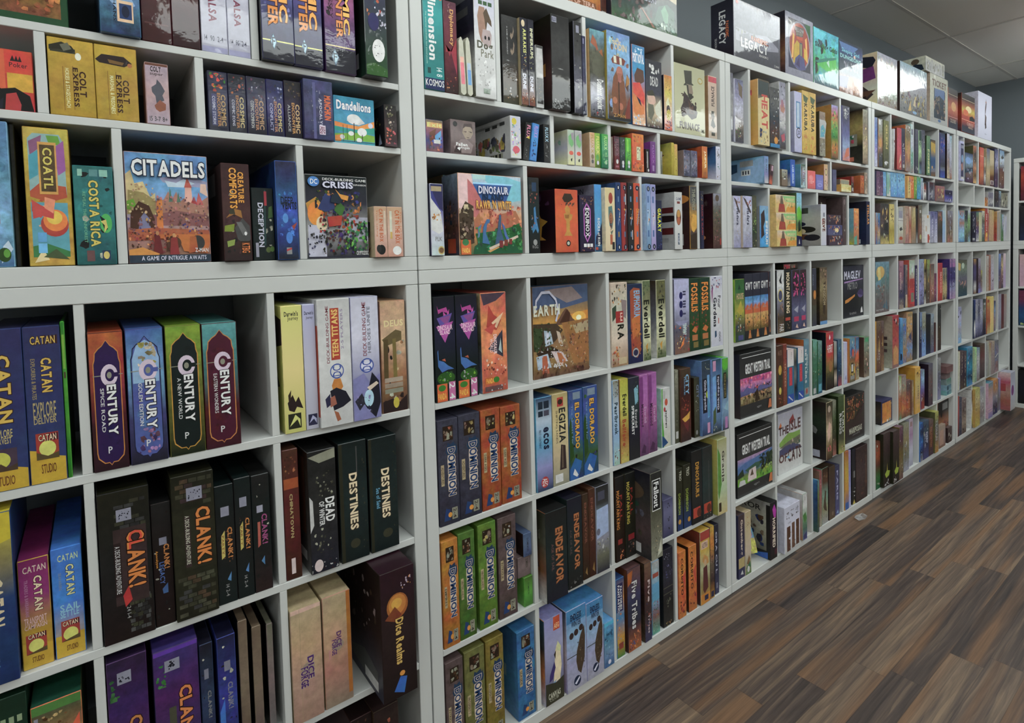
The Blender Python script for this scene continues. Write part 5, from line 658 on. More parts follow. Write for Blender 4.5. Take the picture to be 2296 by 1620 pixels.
30465,33426,23320,26396,80,2000,G|face-out big, oddly-figured cream side box on top of the fourth upper shelf|99a>aaa>aba>988~4;B 2 2 98 32 60 5 756,a98,ccc,654,875;B 4 76 96 94 26 8 a99,9a9,baa|dca>ca9>ccb>dc9~1;P 223 10 88 60 96 90 92 96 84 84 70 60 76 40 70;P 737 10 70 90 74 96 50 60 46 10 54;P 433 60 40 90 20 60 4 40 10;P 643 30 30 96 28 60 12;t 20 34 60 50 d 222 overall;P 322 40 14 70 20 70 4 50 2
33773,38378,23320,26453,40,1000,G|face-out grey crowd-painted box on top of the fourth upper shelf|8ab>aab>999>777~4;B 2 2 96 46 80 5 765,a97,655,cb7,556,867;P db7 28 6 36 26 40 8;P dca 46 20 54 40 56 18;E 52 6 8 3 9bd|322>433
36299,36899,23320,26770,1150,900,G|white-topped box corner behind crowd-painted one on top of the fourth upper shelf|ccb>765~4
38105,41777,26592,27567,20,2000,G|white man-portrait sided flat box on top of the fourth upper shelf|ccb>aaa>bbb~3;B 6 10 94 90 26 10 999,776,bbb,886|ccb>bba~2;E 70 70 12 20 654;P 234 40 4 96 6 90 44 70 54 50 40;B 4 10 40 60 8 10 433,a76
38957,42465,23320,26589,20,2000,G|face-out whitish train-ride, dark street painting box on top of the fourth upper shelf|bba>ccb>bbb~2;R 20 10 84 72 345;P 57a 24 72 80 74 80 52 50 60 24 50;B 20 12 84 56 50 8 654,334,876,b98,223;T 10 76 90 90 h 754 TICKET;E 50 6 8 3 57a|ba9>cba~2;R 20 40 60 60 a33;t 20 20 80 36 d 333 1271
42629,44703,23320,26180,40,800,G|face-out red-glowing mars-like, dark-banded box on top of the fourth upper shelf|444>433>a54>c75>a54>334>445~2;R 0 28 100 29 eba;R 0 84 100 85 dca;E 56 56 26 12 da7;t 20 14 80 24 h cba COLOURS
@boxed games standing on top of the fifth upper shelf
45298,48415,23320,26177,-40,900,G|face-out orange-glowing mars-like, dark-banded box on top of the fifth upper shelf|444>433>a64>cb5>b43>a43>334>445~2;R 0 32 100 33 fca;R 0 85 100 86 dca;E 52 62 22 9 eda;E 30 52 20 8 d74;P 333 60 44 80 48 100 42 100 36 60 34;t 40 20 90 28 h dba CURIOUS;t 50 12 84 19 h ca9 MARS|233>a42>334
49468,53094,23320,26945,0,1000,G|tall white, slim robed figure box on top of the fifth upper shelf|ccd>dde>ccd~0;P 655 48 50 54 60 58 70 60 80 56 90 54 80 50 70;P 766 46 30 58 34 60 50 50 56;P 544 50 22 60 26 58 36 48 34;E 56 82 4 2 a76;t 48 10 60 13 h 889 lo
@boxed games in top-row first cubby of third upper shelf
15105,15312,19630,22560,20,2900,G|narrow grey-blue box, first from left in top-row first cubby of third upper shelf|667>aaa>556~4
15322,15982,19630,22337,-40,2900,G|blue-grey, glossy, hooded-figure box, second from left in top-row first cubby of third upper shelf|668>99b>ccd>765>445~5;P 765 40 96 90 90 90 70 50 76;B 10 4 90 30 18 12 494,b86,ccc,334
@boxed games in top-row second cubby of third upper shelf
16824,17772,19630,22519,-240,2900,G|cream and black, red upright lettering box in top-row second cubby of third upper shelf|543>654>dc9>eca>cb8~2;R 4 76 96 98 344;P dc9 0 0 100 0 100 74 60 76 0 70;T 30 26 84 78 d c43 HEAT;P 236 10 10 30 14 36 24 14 26;B 10 2 96 22 16 12 678,a85,bba|da6>ca5>da5~1;B 10 60 90 90 14 12 c33,555,345;R 20 36 80 52 544;R 20 22 80 34 633;R 20 4 80 12 379
17917,18767,19630,22353,-180,2900,G|dark crinkled action-painted box, second from left in top-row second cubby of third upper shelf|444>666>234>532>333~5;B 6 60 94 98 26 12 ddd,445,223;B 6 10 94 56 30 12 843,ccc,246,642;E 60 12 20 6 d93;R 0 0 100 6 38b
18792,19356,19630,22736,-160,2900,G|lilac-grey sleeping-face painted box, third from left in top-row second cubby of third upper shelf|889>aab>bab>ccc>667>433~4;P b87 10 64 60 72 90 60 70 54 20 56;E 44 68 20 6 a78;P b56 20 20 80 24 90 14 40 10
@boxed games in top-row third cubby of third upper shelf
20311,21026,19630,22539,-100,2900,G|pale-lavender, blue-bordered box, first from left in top-row third cubby of third upper shelf|bbd>ccd>bbd~1;R 20 40 84 84 58b;R 30 42 70 82 bcd;E 56 32 36 9 445;E 56 32 30 7 bbd;t 36 28 76 36 h 445 J2|bbc>99b
21036,21710,19630,22678,-120,2900,G|golden, black upright-lettered box, second from left in top-row third cubby of third upper shelf|ca5>db6>ca4~2;P 564 10 94 90 90 60 80 20 84;T 24 36 74 80 d 332 KARUBA;t 24 24 70 30 h b33 HABA;B 20 4 90 16 8 12 c53,b83
21738,22425,19630,22682,-120,2900,G|second golden, black upright-lettered box, third from left in top-row third cubby of third upper shelf|ca5>db6>ca4~2;P 564 10 94 90 90 60 80 20 84;T 24 36 74 80 d 332 KARUBA;t 24 24 70 30 h b33 HABA;B 20 4 90 16 8 12 c53,b83
22761,23387,19630,21882,-140,1500,G|short brown with taped card-pack box in top-row third cubby of third upper shelf|987>876>998~4;B 6 4 94 30 14 14 bbb,655;>promo_pack;P bbb 0 40 90 40 120 76 100 82 0 82;P 6ab 10 42 80 44 100 60 60 72 20 66;B 20 46 90 64 10 12 8b6,57a,dcb|443>333
24243,24988,19630,22437,-60,2900,G|comic green-monster painted box, fifth from left in top-row third cubby of third upper shelf|99c>c64>7a5>483>c83>543~4;B 6 10 94 92 40 14 4a4,6b5,b53,334,d95|c95>ca5>b84
@boxed games in top-row fourth cubby of third upper shelf
25560,26460,19630,22577,-40,2900,G|dusk-sky blue, sketchy-lettered box, first from left in top-row fourth cubby of third upper shelf|556>446>669>9ac>c87~3;B 10 80 90 98 12 14 999,ccc;t 20 76 70 92 d bbb Keyper;P c75 20 4 90 10 90 26 50 22
27978,28618,19630,22674,-100,2900,G|tan-white speckled box, second from left in top-row fourth cubby of third upper shelf|998>876>ba8>876~5;B 6 30 94 70 12 20 dc8,988|322>ba6>332>443~3;R 20 68 70 84 855;E 46 77 18 8 c86;R 10 34 90 56 998;B 20 36 84 54 14 10 486,b54,eee;R 20 6 44 14 bbb;R 56 6 84 14 c75
@boxed games in middle-row first cubby of third upper shelf
17288,17645,17950,19169,-240,3300,c|light-blue, big photo-backed side box, first from left in middle-row first cubby of third upper shelf|79c>8ac>88b>ccc~1;t 30 40 70 90 d 557 ISLAND|7ac>9bd>8bd>79b~1;R 14 4 24 90 c75;R 26 40 60 84 357;P 9bd 40 40 70 60 90 96 98 96 98 4 40 4;R 64 70 84 92 aaa;>barcode_label;R 66 36 80 58 ddd;R 68 40 78 54 334;R 70 40 72 54 ddd;R 74 40 76 54 ddd
18161,18458,17950,18889,40,1000,t10c|small leaning dark-plum box, second from left in middle-row first cubby of third upper shelf|533>423>c64~2;R 40 70 90 96 cab;E 40 12 36 8 c64|422
@boxed games in middle-row second cubby of third upper shelf
19140,19687,17950,18732,-60,1500,c|short white-and-brown box, first from left in middle-row second cubby of third upper shelf|bba>998>765>a76~3;R 10 80 60 92 999;P eee 20 40 60 50 60 40;R 0 0 100 40 876
19770,20209,17950,19224,-160,3000,c|bright-blue white-lettered box, second from left in middle-row second cubby of third upper shelf|15a>26c>15a~0;T 30 10 74 80 d cde LASER RIDDLES|27b>259>ccc~3;R 10 10 60 60 876
20962,21417,17950,19104,-60,2500,c|green-and-white slim box, third from left in middle-row second cubby of third upper shelf|463>ccd>9bc>bcc~3;R 10 10 30 90 543;t 44 20 84 70 d 844 TREK|6ab>7ac>478
@boxed games in middle-row third cubby of third upper shelf
21808,22585,17950,18856,0,900,c|small coral-pink box, first from left in middle-row third cubby of third upper shelf|d66>e77>c66~1;E 40 60 30 16 e99;P ecc 10 30 60 34 60 30;t 20 36 80 44 h fdd LOVE|a45
22673,23444,17950,18711,0,800,c|small periwinkle box, second from left in middle-row third cubby of third upper shelf|77b>88c>77b~1;E 50 30 34 14 aad;E 50 30 24 9 88c;t 24 50 76 60 h aac STAR
23454,23847,17950,19279,-40,2500,c|cream animal-badged box, third from left in middle-row third cubby of third upper shelf|ca7>dba>cb9~1;E 50 70 30 14 654;E 50 70 22 10 dc9;B 10 10 90 40 10 20 a75,876|b84>a73
@boxed games in middle-row fourth cubby of third upper shelf
24516,24930,17950,19086,0,2000,c|slim purple-grey box, first from left in middle-row fourth cubby of third upper shelf|557>668>557~2
25309,26514,17950,18339,-80,1200,c|flat pale-yellow box at bottom of stack in middle-row fourth cubby of third upper shelf|cc9>dc8>ddb~2;P cb6 60 50 96 90 96 10|da5
25365,26475,18342,18635,0,1000,c|flat gold-framed box on another in middle-row fourth cubby of third upper shelf|da7>876>ca7~2;R 8 10 92 90 998
26630,26924,17950,18842,-40,2500,c|narrow red-black box, second from left in middle-row fourth cubby of third upper shelf|a33>333>622~3;R 20 10 80 30 bbb|822>a22>711
27689,28159,17950,18963,-80,1800,c|copper-orange box, third from left in middle-row fourth cubby of third upper shelf|a52>b63>953~4;B 10 10 90 90 16 20 743,c84|b63>953
28317,28723,17950,19169,-40,2000,c|speckled white-brown box, fourth from left in middle-row fourth cubby of third upper shelf|a98>876>ba9~5
@boxed games in bottom-row first cubby of third upper shelf
15095,15644,15080,17322,-60,2900,|pale-lilac script, bird-branch box, first from left in bottom-row first cubby of third upper shelf|bbd>ccd>bbc>99b~3;P 544 0 98 20 90 80 66 90 70 30 94;B 40 80 90 96 8 14 843,a64;T 40 44 74 76 d 335 Hadara;B 30 20 80 40 10 10 a98,aac|ccc
15684,16420,15080,17334,-140,2900,|second pale-lilac script, bird-branch box, second from left in bottom-row first cubby of third upper shelf|bbd>ccd>bbc>99b~3;P 544 0 98 20 90 80 66 90 70 30 94;B 40 80 90 96 8 14 843,a64;T 40 44 74 76 d 335 Hadara;B 30 20 80 40 10 10 a98,aac|cba
16672,17026,15080,17410,0,2900,|dark-olive striped-letter box, third from left in bottom-row first cubby of third upper shelf|554>664>343>554~4;B 20 24 90 76 24 26 9b6,453,ab7;B 10 2 90 14 8 18 bb8,433
17197,17916,15080,16953,-60,2900,|sky-blue dark-mountain box, fourth from left in bottom-row first cubby of third upper shelf|8ac>7bd>49d>4ad~2;P 433 10 80 50 92 60 66 40 50 50 30 10 20;T 66 6 92 64 d eee IMPERIUM|999
@boxed games in bottom-row second cubby of third upper shelf
18220,20011,15080,15843,-300,2600,|bottom orange-yellow robed-lady box of stack in bottom-row second cubby of third upper shelf|@imp
18220,20039,15846,16659,-260,2600,|middle orange-yellow robed-lady box of stack in bottom-row second cubby of third upper shelf|@imp
18220,20027,16662,17486,-240,2600,|top orange-yellow robed-lady box of stack in bottom-row second cubby of third upper shelf|@imp
20668,21188,15080,17699,20,2900,|tall pale-blue tree-painted box, first from left in bottom-row second cubby of third upper shelf|8bd>9cd>8c5>686>cb5>336~2;P 7c4 10 70 50 76 96 64 90 50 30 50;P 343 30 44 60 50 80 30 30 26;P 336 0 0 100 0 100 18 0 20;P eee 36 4 64 4 50 14;B 10 80 80 92 5 14 5a8
21287,21843,15080,17083,-850,3000,|white, protruding, hexagon-bug side box, second from left in bottom-row second cubby of third upper shelf|ccd>ddd>ccd~0;B 20 36 80 64 14 22 a54,643;T 24 34 76 66 d 743 HIVE;R 40 70 70 80 889|99a>bbb>aaa>999~1;E 76 40 16 8 222;E 64 54 12 6 224;P 223 8 44 24 46 24 58 8 56;E 20 62 14 6 bb9;E 40 48 14 8 223;E 44 36 14 8 336;E 70 22 14 7 643;E 86 20 13 8 223;E 62 36 14 8 cb9;E 24 20 12 6 ba8;R 64 80 80 94 444
@boxed games in bottom-row third cubby of third upper shelf
23851,25445,16159,16694,0,700,c|top small purple-crowded box of stack in bottom-row third cubby of third upper shelf|545>434~2;B 6 6 94 94 24 8 998,446,876,c85
23907,25540,15614,16156,-20,700,c|middle small purple, chick-pictured box of stack in bottom-row third cubby of third upper shelf|447>668~2;E 60 50 14 24 eda;B 6 6 94 94 20 8 a63,bbb,335,c85
23932,25602,15080,15611,-40,700,c|bottom small purple-crowded box of stack in bottom-row third cubby of third upper shelf|434>545~2;B 6 6 94 94 24 8 a63,446,bbb,c85
24730,25516,15080,17737,800,2600,|recessed mauve-black box, first from left in bottom-row third cubby of third upper shelf|544>433>322~3
25663,26049,15080,17687,0,2900,|tall brown-mauve box, second from left in bottom-row third cubby of third upper shelf|544>655>544~4;E 50 90 30 6 877
@boxed games in bottom-row fourth cubby of third upper shelf
26929,27566,15080,17103,-40,2900,|orange fruit-painted box, first from left in bottom-row fourth cubby of third upper shelf|d95>c85>a75~3;B 6 40 94 96 24 16 c64,7ab,b54,db6;P 6a9 0 20 60 26 60 0 0 0|8ab>7ab>aa4~2;P bb4 0 0 100 0 60 50
28135,28598,15080,17520,-200,2900,S|navy orange-lettered box, second from left in bottom-row fourth cubby of third upper shelf|224>235>224~2;T 20 46 84 92 d d94 STELLAR|223>235>224~2;R 56 2 90 12 bbb;B 20 30 90 80 12 8 446,a44
@boxed games in top-row first cubby of third lower shelf
15137,15892,10970,13717,-40,2900,|green cactus-house box, first from left in top-row first cubby of third lower shelf|363>474>aa4>554>354~3;P 243 30 84 60 84 46 92;T 16 68 90 78 h ca8 HOUSE;P ba4 20 50 60 66 90 50 60 40;B 6 16 94 44 26 12 864,346,bba,a54;R 30 2 84 10 558|8b3>583>9b4
15942,16591,10970,13910,-20,2900,|black-topped red-mesa landscape box, second from left in top-row first cubby of third lower shelf|@gwt
16637,17260,10970,13912,0,2900,|second black-topped red-mesa landscape box, third from left in top-row first cubby of third lower shelf|@gwt
17308,17981,10970,13924,20,2900,|third black-topped red-mesa landscape box, fourth from left in top-row first cubby of third lower shelf|@gwt
18236,18415,10970,13945,140,2900,|brown-sided black-topped box, fifth from left in top-row first cubby of third lower shelf|334>334>644>643>333~1;t 10 76 90 84 h ccc GWT;E 70 28 14 5 bbb;P c73 30 4 50 14 70 4
@boxed games in top-row second cubby of third lower shelf
18720,19381,10970,13978,0,2900,|white-topped calligraphy box, first from left in top-row second cubby of third lower shelf|ccc>ddd>889>543>765~3;P 222 30 84 70 96 60 84 70 78 40 80;E 46 60 34 10 dc6;E 46 60 28 8 557;B 10 6 90 52 26 14 864,433,a75;t 30 2 90 14 d ddd FAR|222
19451,20114,10970,13960,20,2900,|black, cream upright-lettered box, second from left in top-row second cubby of third lower shelf|222>332>222~2;T 24 30 74 96 d edb/321 MOUNTAIN KING;R 10 18 80 23 b43;B 20 4 90 16 12 12 a87,543
19717,21094,13963,14249,200,1000,S|flat red-and-brown box lying on other boxes in top-row second cubby of third lower shelf|433>543>222~4;R 4 10 46 90 b34;R 54 20 84 84 876;B 4 10 96 90 12 8 c56,544,998|332
20220,20967,10970,13939,40,2900,|black, magenta oozing-lettered box, third from left in top-row second cubby of third lower shelf|433>323>668>446~3;B 14 56 86 96 30 16 c48,d59;R 20 14 84 22 b36;P aab 20 34 80 40 70 28;P dba 40 4 60 10 80 2
21029,21674,10970,13934,60,2900,|second black, magenta oozing-lettered box, fourth from left in top-row second cubby of third lower shelf|433>323>668>446~3;B 14 56 86 96 30 16 c48,d59;R 20 14 84 22 b36;P aab 20 34 80 40 70 28;P dba 40 4 60 10 80 2
@boxed games in top-row third cubby of third lower shelf
22272,22743,10970,13944,60,2900,|slate-grey with orange flower square box in top-row third cubby of third lower shelf|445>445>554>445~2;R 0 36 100 62 543;E 60 54 30 8 c83;t 10 70 30 90 d 89a AQUA
23015,23825,10970,13947,20,2900,|bronze ornate-lettered box, second from left in top-row third cubby of third lower shelf|654>986>653>543~4;B 10 80 90 98 12 14 a87,543;P 432 40 20 70 16 80 76 50 72;T 46 34 76 70 d ba8 KINGDOM;R 0 0 100 6 69c|332>543>333~4
@boxed games in top-row fourth cubby of third lower shelf
26379,29005,10970,13910,300,700,|face-out black, violet-lit capitals box in top-row fourth cubby of third lower shelf|334>334>222>112~2;T 4 74 84 90 h ccd MAGLEV;P a8b 4 70 96 74 96 72 4 67;T 20 54 68 68 h 888 METRO;P c83 8 34 40 40 56 44 56 40 24 30 8 28;E 84 44 14 8 658;P 436 64 44 84 54 96 50 96 40;t 28 5 62 9 h 999 TED ALSPACH;P ddd 84 6 96 6 92 18 86 14
@boxed games in second-row first cubby of third lower shelf
15761,18415,7440,10335,140,700,|face-out pink-sky horse-rider painting box in second-row first cubby of third lower shelf|@gwf 1|334>334>433
@boxed games in second-row second cubby of third lower shelf
18641,19223,7440,10403,0,2900,|reddish-brown ornate box, first from left in second-row second cubby of third lower shelf|532>643>532~3;E 50 46 34 20 443;E 50 60 26 8 ca4;E 50 26 20 6 cb5;t 20 84 80 92 h 976 MASTER;B 20 6 80 20 8 14 a74|421
19295,19613,7440,10401,20,2900,|slim copper box, second from left in second-row second cubby of third lower shelf|843>954>743~3;t 30 30 70 70 d ca8 TROYES
19693,20317,7440,10096,40,2900,|white-over-blue, red upright word box, third from left in second-row second cubby of third lower shelf|dcc>ddd>368>36a~0;R 0 0 100 68 379;R 0 0 100 16 25a;R 26 32 76 66 b34;T 36 34 64 64 d d45 LABYRINTH;t 60 80 70 94 d 999 Max;P ccd 10 12 20 14 84 4 80 2
20505,20752,7440,10014,120,2900,S|thin grey-black box, fourth from left in second-row second cubby of third lower shelf|998>444>888>222>258~2
20762,21348,7440,10068,60,2900,|second white-over-blue, red upright word box in second-row second cubby of third lower shelf|dcc>ddd>368>36a~0;R 0 0 100 70 379;R 0 0 100 16 25a;R 26 34 76 68 b34;T 36 36 64 66 d d45 LABYRINTH;t 60 80 70 94 d 999 Max;P ccd 10 12 20 14 84 4 80 2
21419,21945,7440,10379,80,2900,|teal white-lettered box, sixth from left in second-row second cubby of third lower shelf|79a>478>589~2;T 20 24 50 84 d ddd SETTLERS;t 54 40 76 74 d bcc IMPERIAL;R 10 4 90 16 999;E 50 10 18 5 a54|b62>c83>a62
@boxed games in second-row third cubby of third lower shelf
22186,22622,7440,10277,0,2900,|green-grey painted box, first from left in second-row third cubby of third lower shelf|7a9>475>466~4;B 6 20 94 80 20 18 9ba,243,876;R 4 2 70 12 bbb
22632,23084,7440,10174,-40,2900,|second green-grey painted, blue-footed box, second from left in second-row third cubby of third lower shelf|799>475>368~4;B 6 30 94 80 20 18 543,ba7,476;R 10 4 80 18 6ab
23664,24502,7440,10507,20,2900,|tall crimson, sunset-lettered box, third from left in second-row third cubby of third lower shelf|b34>b34>b43>874>443>322~3;P eee 40 90 50 96 60 90 50 86;T 16 70 90 78 h eee LOST;t 24 64 84 70 h ecc RUINS;E 60 40 24 10 a74;B 10 10 90 30 16 12 543,432|223
24644,24998,7440,9920,60,2900,S|thin white-and-black box, fourth from left in second-row third cubby of third lower shelf|aaa>998>aaa>332>cba>333~1
25008,25475,7440,9979,20,2900,|teal-navy silhouette box, fifth from left in second-row third cubby of third lower shelf|578>468>246>345>a56~4;B 20 20 84 90 14 18 223,69b
@boxed games in second-row fourth cubby of third lower shelf
25685,26061,7440,9764,-20,2900,S|slim white box, first from left in second-row fourth cubby of third lower shelf|bbd>ccd>bbd~1;t 30 10 70 20 h 668 AB
26127,26314,7440,9815,0,2900,S|thin orange-brown box, second from left in second-row fourth cubby of third lower shelf|a63>b73>843
26324,27006,7440,9912,-40,2900,|golden-edged scholars-painted box, third from left in second-row fourth cubby of third lower shelf|69a>79b>864>ca5>665~3;E 44 70 30 10 469;E 60 66 20 9 c53;R 20 20 70 44 543;R 30 24 60 40 ddd;R 10 6 84 14 999|c94
27192,27659,7440,9882,20,2900,|blue-grey reddish-haired figure box, fourth from left in second-row fourth cubby of third lower shelf|579>58a>c63>776>ba8~4;P d63 20 60 80 70 90 50 40 46;B 10 6 90 40 18 20 333,cb6,bba
28224,28927,7440,9760,-20,2900,|green-tipped comic box, fifth from left in second-row fourth cubby of third lower shelf|797>898>876>665>987~4;R 20 88 80 98 5a7;B 6 6 94 84 30 18 c66,dba,644,887|544>654
@boxed games in third-row first cubby of third lower shelf
15466,18415,3910,6791,140,700,|face-out blue-hills cow painting box in third-row first cubby of third lower shelf|@gwf 2|222
@boxed games in third-row second cubby of third lower shelf
19329,21746,3910,6906,340,700,|face-out white, wooden-letter island box in third-row second cubby of third lower shelf|bbc>ccc>ccc~1;P 944 46 86 54 90 60 94 66 84 60 78 44 78;P c73 2 78 10 86 14 80 8 74;T 2 64 42 78 h 533 THE;T 44 66 92 84 h 644 ISLE;P 8a5 4 52 20 58 40 64 60 62 90 62 90 54 50 48 20 44 4 46;P 776 4 44 40 50 90 54 90 40 50 36;P 557 4 40 30 44 60 44 90 36 96 30 60 32 4 28;T 2 18 36 32 h 644 OF;T 38 14 92 36 h 533 CATS;P 7bd 30 24 44 26 44 20;B 50 40 90 52 14 5 ba9,765,476
@boxed games in third-row third cubby of third lower shelf
23069,23721,3910,6938,-240,3300,|dark beige-figured, red-lettered box, first from left in third-row third cubby of third lower shelf|443>765>cb9>875>432~4;P dba 10 50 50 66 80 60 70 40 30 30;E 50 88 24 6 ba9;B 20 14 80 26 10 20 c44,d67|322>343>222>322~3;R 20 70 60 80 654;R 26 72 54 78 b85;B 20 20 90 60 16 9 888,665,bbb,433;>barcode_label;R 20 3 90 15 bbc;R 34 4 76 11 889
23981,24413,3910,6859,-140,2900,|olive-brown collage box, second from left in third-row third cubby of third lower shelf|998>564>443>a76~4;B 10 20 90 90 22 16 665,ba9,342
24423,25220,3910,7026,-240,2900,|dark-green, white word-stacked box, third from left in third-row third cubby of third lower shelf|564>453>342>554>aa6~3;t 56 36 90 72 d ddd LORD;T 14 34 48 70 d ccc RINGS;R 84 0 100 100 aa7;B 20 4 90 16 8 14 c88,bbb,433|231
@boxed games in third-row fourth cubby of third lower shelf
26368,28809,3910,6538,200,700,|face-out dark, copper-butterflies cloud box in third-row fourth cubby of third lower shelf|333>443>433>333~1;B 4 62 96 98 90 6 a64,854,632,b75;B 4 48 46 66 24 6 964,743;P 433 40 46 96 76 96 60 60 44;T 16 17 84 30 h ccb MARIPOSAS;t 34 12 72 15 h 999 LAFAYETTE
@boxed games in bottom-row first cubby of third lower shelf
15270,15764,380,3257,20,2900,|navy, cream gothic-lettered box, first from left in bottom-row first cubby of third lower shelf|544>335>446~1;T 30 36 76 92 d dcb Gutenberg;R 0 16 100 32 ba7;P ccc 30 6 60 12 80 4
15788,16258,380,3259,0,2900,|cream bird-painted box, second from left in bottom-row first cubby of third lower shelf|ba8>cb9>cba>685~1;B 20 70 84 92 10 12 b64,765;P 864 20 18 60 30 80 24 60 14;P 475 10 10 80 20 90 10;E 50 8 20 5 ddd
17813,18415,380,3108,-60,3300,|black, cream upright-lettered, magenta-splashed box, third from left in bottom-row first cubby of third lower shelf|222>323>222~0;P b3a 30 88 60 96 90 84 80 70 50 74 40 80;T 30 20 74 72 d edc HORRIFIED;R 60 6 96 16 523|999>bba>998>223~2;P 222 10 0 100 0 100 96 94 96 94 14 10 10;t 30 82 86 92 h 222 TERROR;B 54 20 90 74 20 9 643,247,765,334;R 10 50 44 76 543;P 26b 60 0 96 0 96 12
@boxed games in bottom-row second cubby of third lower shelf
18831,20309,380,2623,-200,3300,|big white, three wooden-strip letters box in bottom-row second cubby of third lower shelf|ccd>dde>ccc~0;B 10 72 30 88 12 5 322;B 40 74 60 90 12 5 322;B 70 76 92 92 12 5 322;R 14 2 36 56 643;R 46 4 64 60 754;R 74 6 94 62 643;B 14 6 94 56 24 6 865,543,976;P dde 24 30 40 32 40 28 30 26;t 20 62 40 66 h 99a OF|ccd>bbc
20761,21201,380,2731,-120,3300,|narrow white, forest-footed box, second from left in bottom-row second cubby of third lower shelf|ccc>ddd>8a8>576>77a~2;P 584 0 54 60 60 90 44 40 36;P 447 10 10 90 16 90 2 10 2;t 40 86 60 94 h 997 OF|ddd>b86
@boxed games in bottom-row third cubby of third lower shelf
22155,22319,380,3097,-200,3300,S|blue-topped green jungle box, first from left in bottom-row third cubby of third lower shelf|69a>785>664>564>356~3;B 6 20 94 80 26 16 8a6,aba,cb6,343|37a>258>357>465~3;R 30 70 70 80 589
22786,23056,380,3347,0,2900,|thin rose-red box, second from left in bottom-row third cubby of third lower shelf|955>a66>976>aa9~3
23160,23825,380,3363,40,2900,|brown, leaping-animal painted box, third from left in bottom-row third cubby of third lower shelf|432>643>8a9>997>aaa~3;P 543 20 30 50 60 70 56 60 40 80 20 40 24;B 10 80 90 96 8 20 754
23895,24597,380,3258,20,2900,|dark-brown leather-like box, fourth from left in bottom-row third cubby of third lower shelf|543>544>654~2;E 60 10 14 4 876|322
24723,25221,380,3125,60,2900,|slate-blue, pale-lettered box, fifth from left in bottom-row third cubby of third lower shelf|446>557>558~2;T 30 30 64 90 d bbd PARIS;P 8ac 20 4 60 10 80 2
@boxed games in bottom-row fourth cubby of third lower shelf
25763,26210,380,3675,0,2900,|yellow-orange, blue-footed box, first from left in bottom-row fourth cubby of third lower shelf|a64>ca4>c94>36a~2;R 0 0 100 12 36a
26276,26531,380,3633,20,2900,S|thin lavender box, second from left in bottom-row fourth cubby of third lower shelf|a9b>99c>bbd~2
26794,27231,380,3540,60,2900,|black, white-badged box, third from left in bottom-row fourth cubby of third lower shelf|223>333>222~1;R 40 48 84 60 888;B 30 6 90 30 4 24 ddd;P cb5 10 0 60 8 90 0
27241,28715,380,3489,20,2900,|wide weathered dark-brown box, fourth from left in bottom-row fourth cubby of third lower shelf|433>544>433~5;B 40 10 94 90 16 10 643,744,555;R 84 20 90 80 754
@boxed games in top-row first cubby of fourth upper shelf
29862,30231,19630,22488,0,2900,GS|violet-blue box, first from left in top-row first cubby of fourth upper shelf|89b>57b>99c>ccd~4;B 10 10 80 60 14 20 bad,448
30241,30859,19630,22448,-40,2900,G|white-patched sepia box, second from left in top-row first cubby of fourth upper shelf|aaa>998>b86>555>445~4;R 10 88 60 98 ddd;E 50 50 30 10 c95;B 10 20 90 40 12 18 ccc,654|543
31004,31784,19630,22450,-40,2900,G|olive-gold curly-lettered box, third from left in top-row first cubby of fourth upper shelf|774>885>664>554~4;T 40 40 76 92 d cb7 GLEN;B 10 4 90 14 8 20 ddd
@boxed games in top-row second cubby of fourth upper shelf
32380,32536,19630,22066,-100,2000,GS|angled white-and-plum box, first from left in top-row second cubby of fourth upper shelf|ccd>ccc>722~1;P 622 0 0 100 0 100 50 10 12;R 10 66 90 72 733;R 20 54 50 60 445
32766,33447,19630,22175,-140,2900,G|crimson box, second from left in top-row second cubby of fourth upper shelf|b45>c56>b44~2;P dc9 40 14 80 40 90 24;P db9 50 4 80 16 90 6|733
33531,34100,19630,22239,-120,2900,GS|purple-black, lace-lettered box, third from left in top-row second cubby of fourth upper shelf|445>224>657>655~5;B 20 10 80 70 20 22 ccc,547,987;R 30 6 80 14 bbb
34148,34971,19630,22516,-120,2900,G|tan beast-painted box, fourth from left in top-row second cubby of fourth upper shelf|987>875>b95>a75>988~4;P c96 30 40 80 70 90 40 50 20;B 6 84 94 98 10 18 ddd|b63
35267,35724,19630,22702,-40,2900,GS|pale-teal box, fifth from left in top-row second cubby of fourth upper shelf|cdd>bcc>ccd>9bb>7a9>988~3;R 20 78 84 90 889;P 7a8 10 34 80 44 90 30
@boxed games in top-row third cubby of fourth upper shelf
36067,36624,19630,22480,-40,2900,GS|slim grey box, first from left in top-row third cubby of fourth upper shelf|667>556>445~3;B 10 4 90 14 6 24 bbb
36639,37091,19630,22453,-60,2900,GS|dark night-forest box, second from left in top-row third cubby of fourth upper shelf|344>254>bda>334>689~4;B 10 60 90 80 8 24 ddc,7a7
37144,37721,19630,22531,-60,2900,GS|second slim grey box, third from left in top-row third cubby of fourth upper shelf|556>778>667~3
38032,38701,19630,22253,-60,2900,GS|sage-green, white-lettered box, fourth from left in top-row third cubby of fourth upper shelf|797>686>686~2;T 30 6 76 66 d dda POMPEII|342
38995,39896,19630,22106,0,600,G|gold-over-navy box, fifth from left in top-row third cubby of fourth upper shelf|433>ca4>258>258>863~1;P ca4 0 94 100 90 100 64 50 70 0 80;E 30 24 12 4 da5
@boxed games in top-row fourth cubby of fourth upper shelf
40773,41767,19630,22749,-20,2900,G|royal-blue dark-arched box, first from left in top-row fourth cubby of fourth upper shelf|335>24a>447>334>36b~4;B 10 50 90 90 18 14 25c,c98,223
42038,42562,19630,22815,-60,2900,t2GS|pale mauve leaning box, second from left in top-row fourth cubby of fourth upper shelf|ccd>aab>988>cb9~3;B 20 10 90 90 14 18 433,b87|322
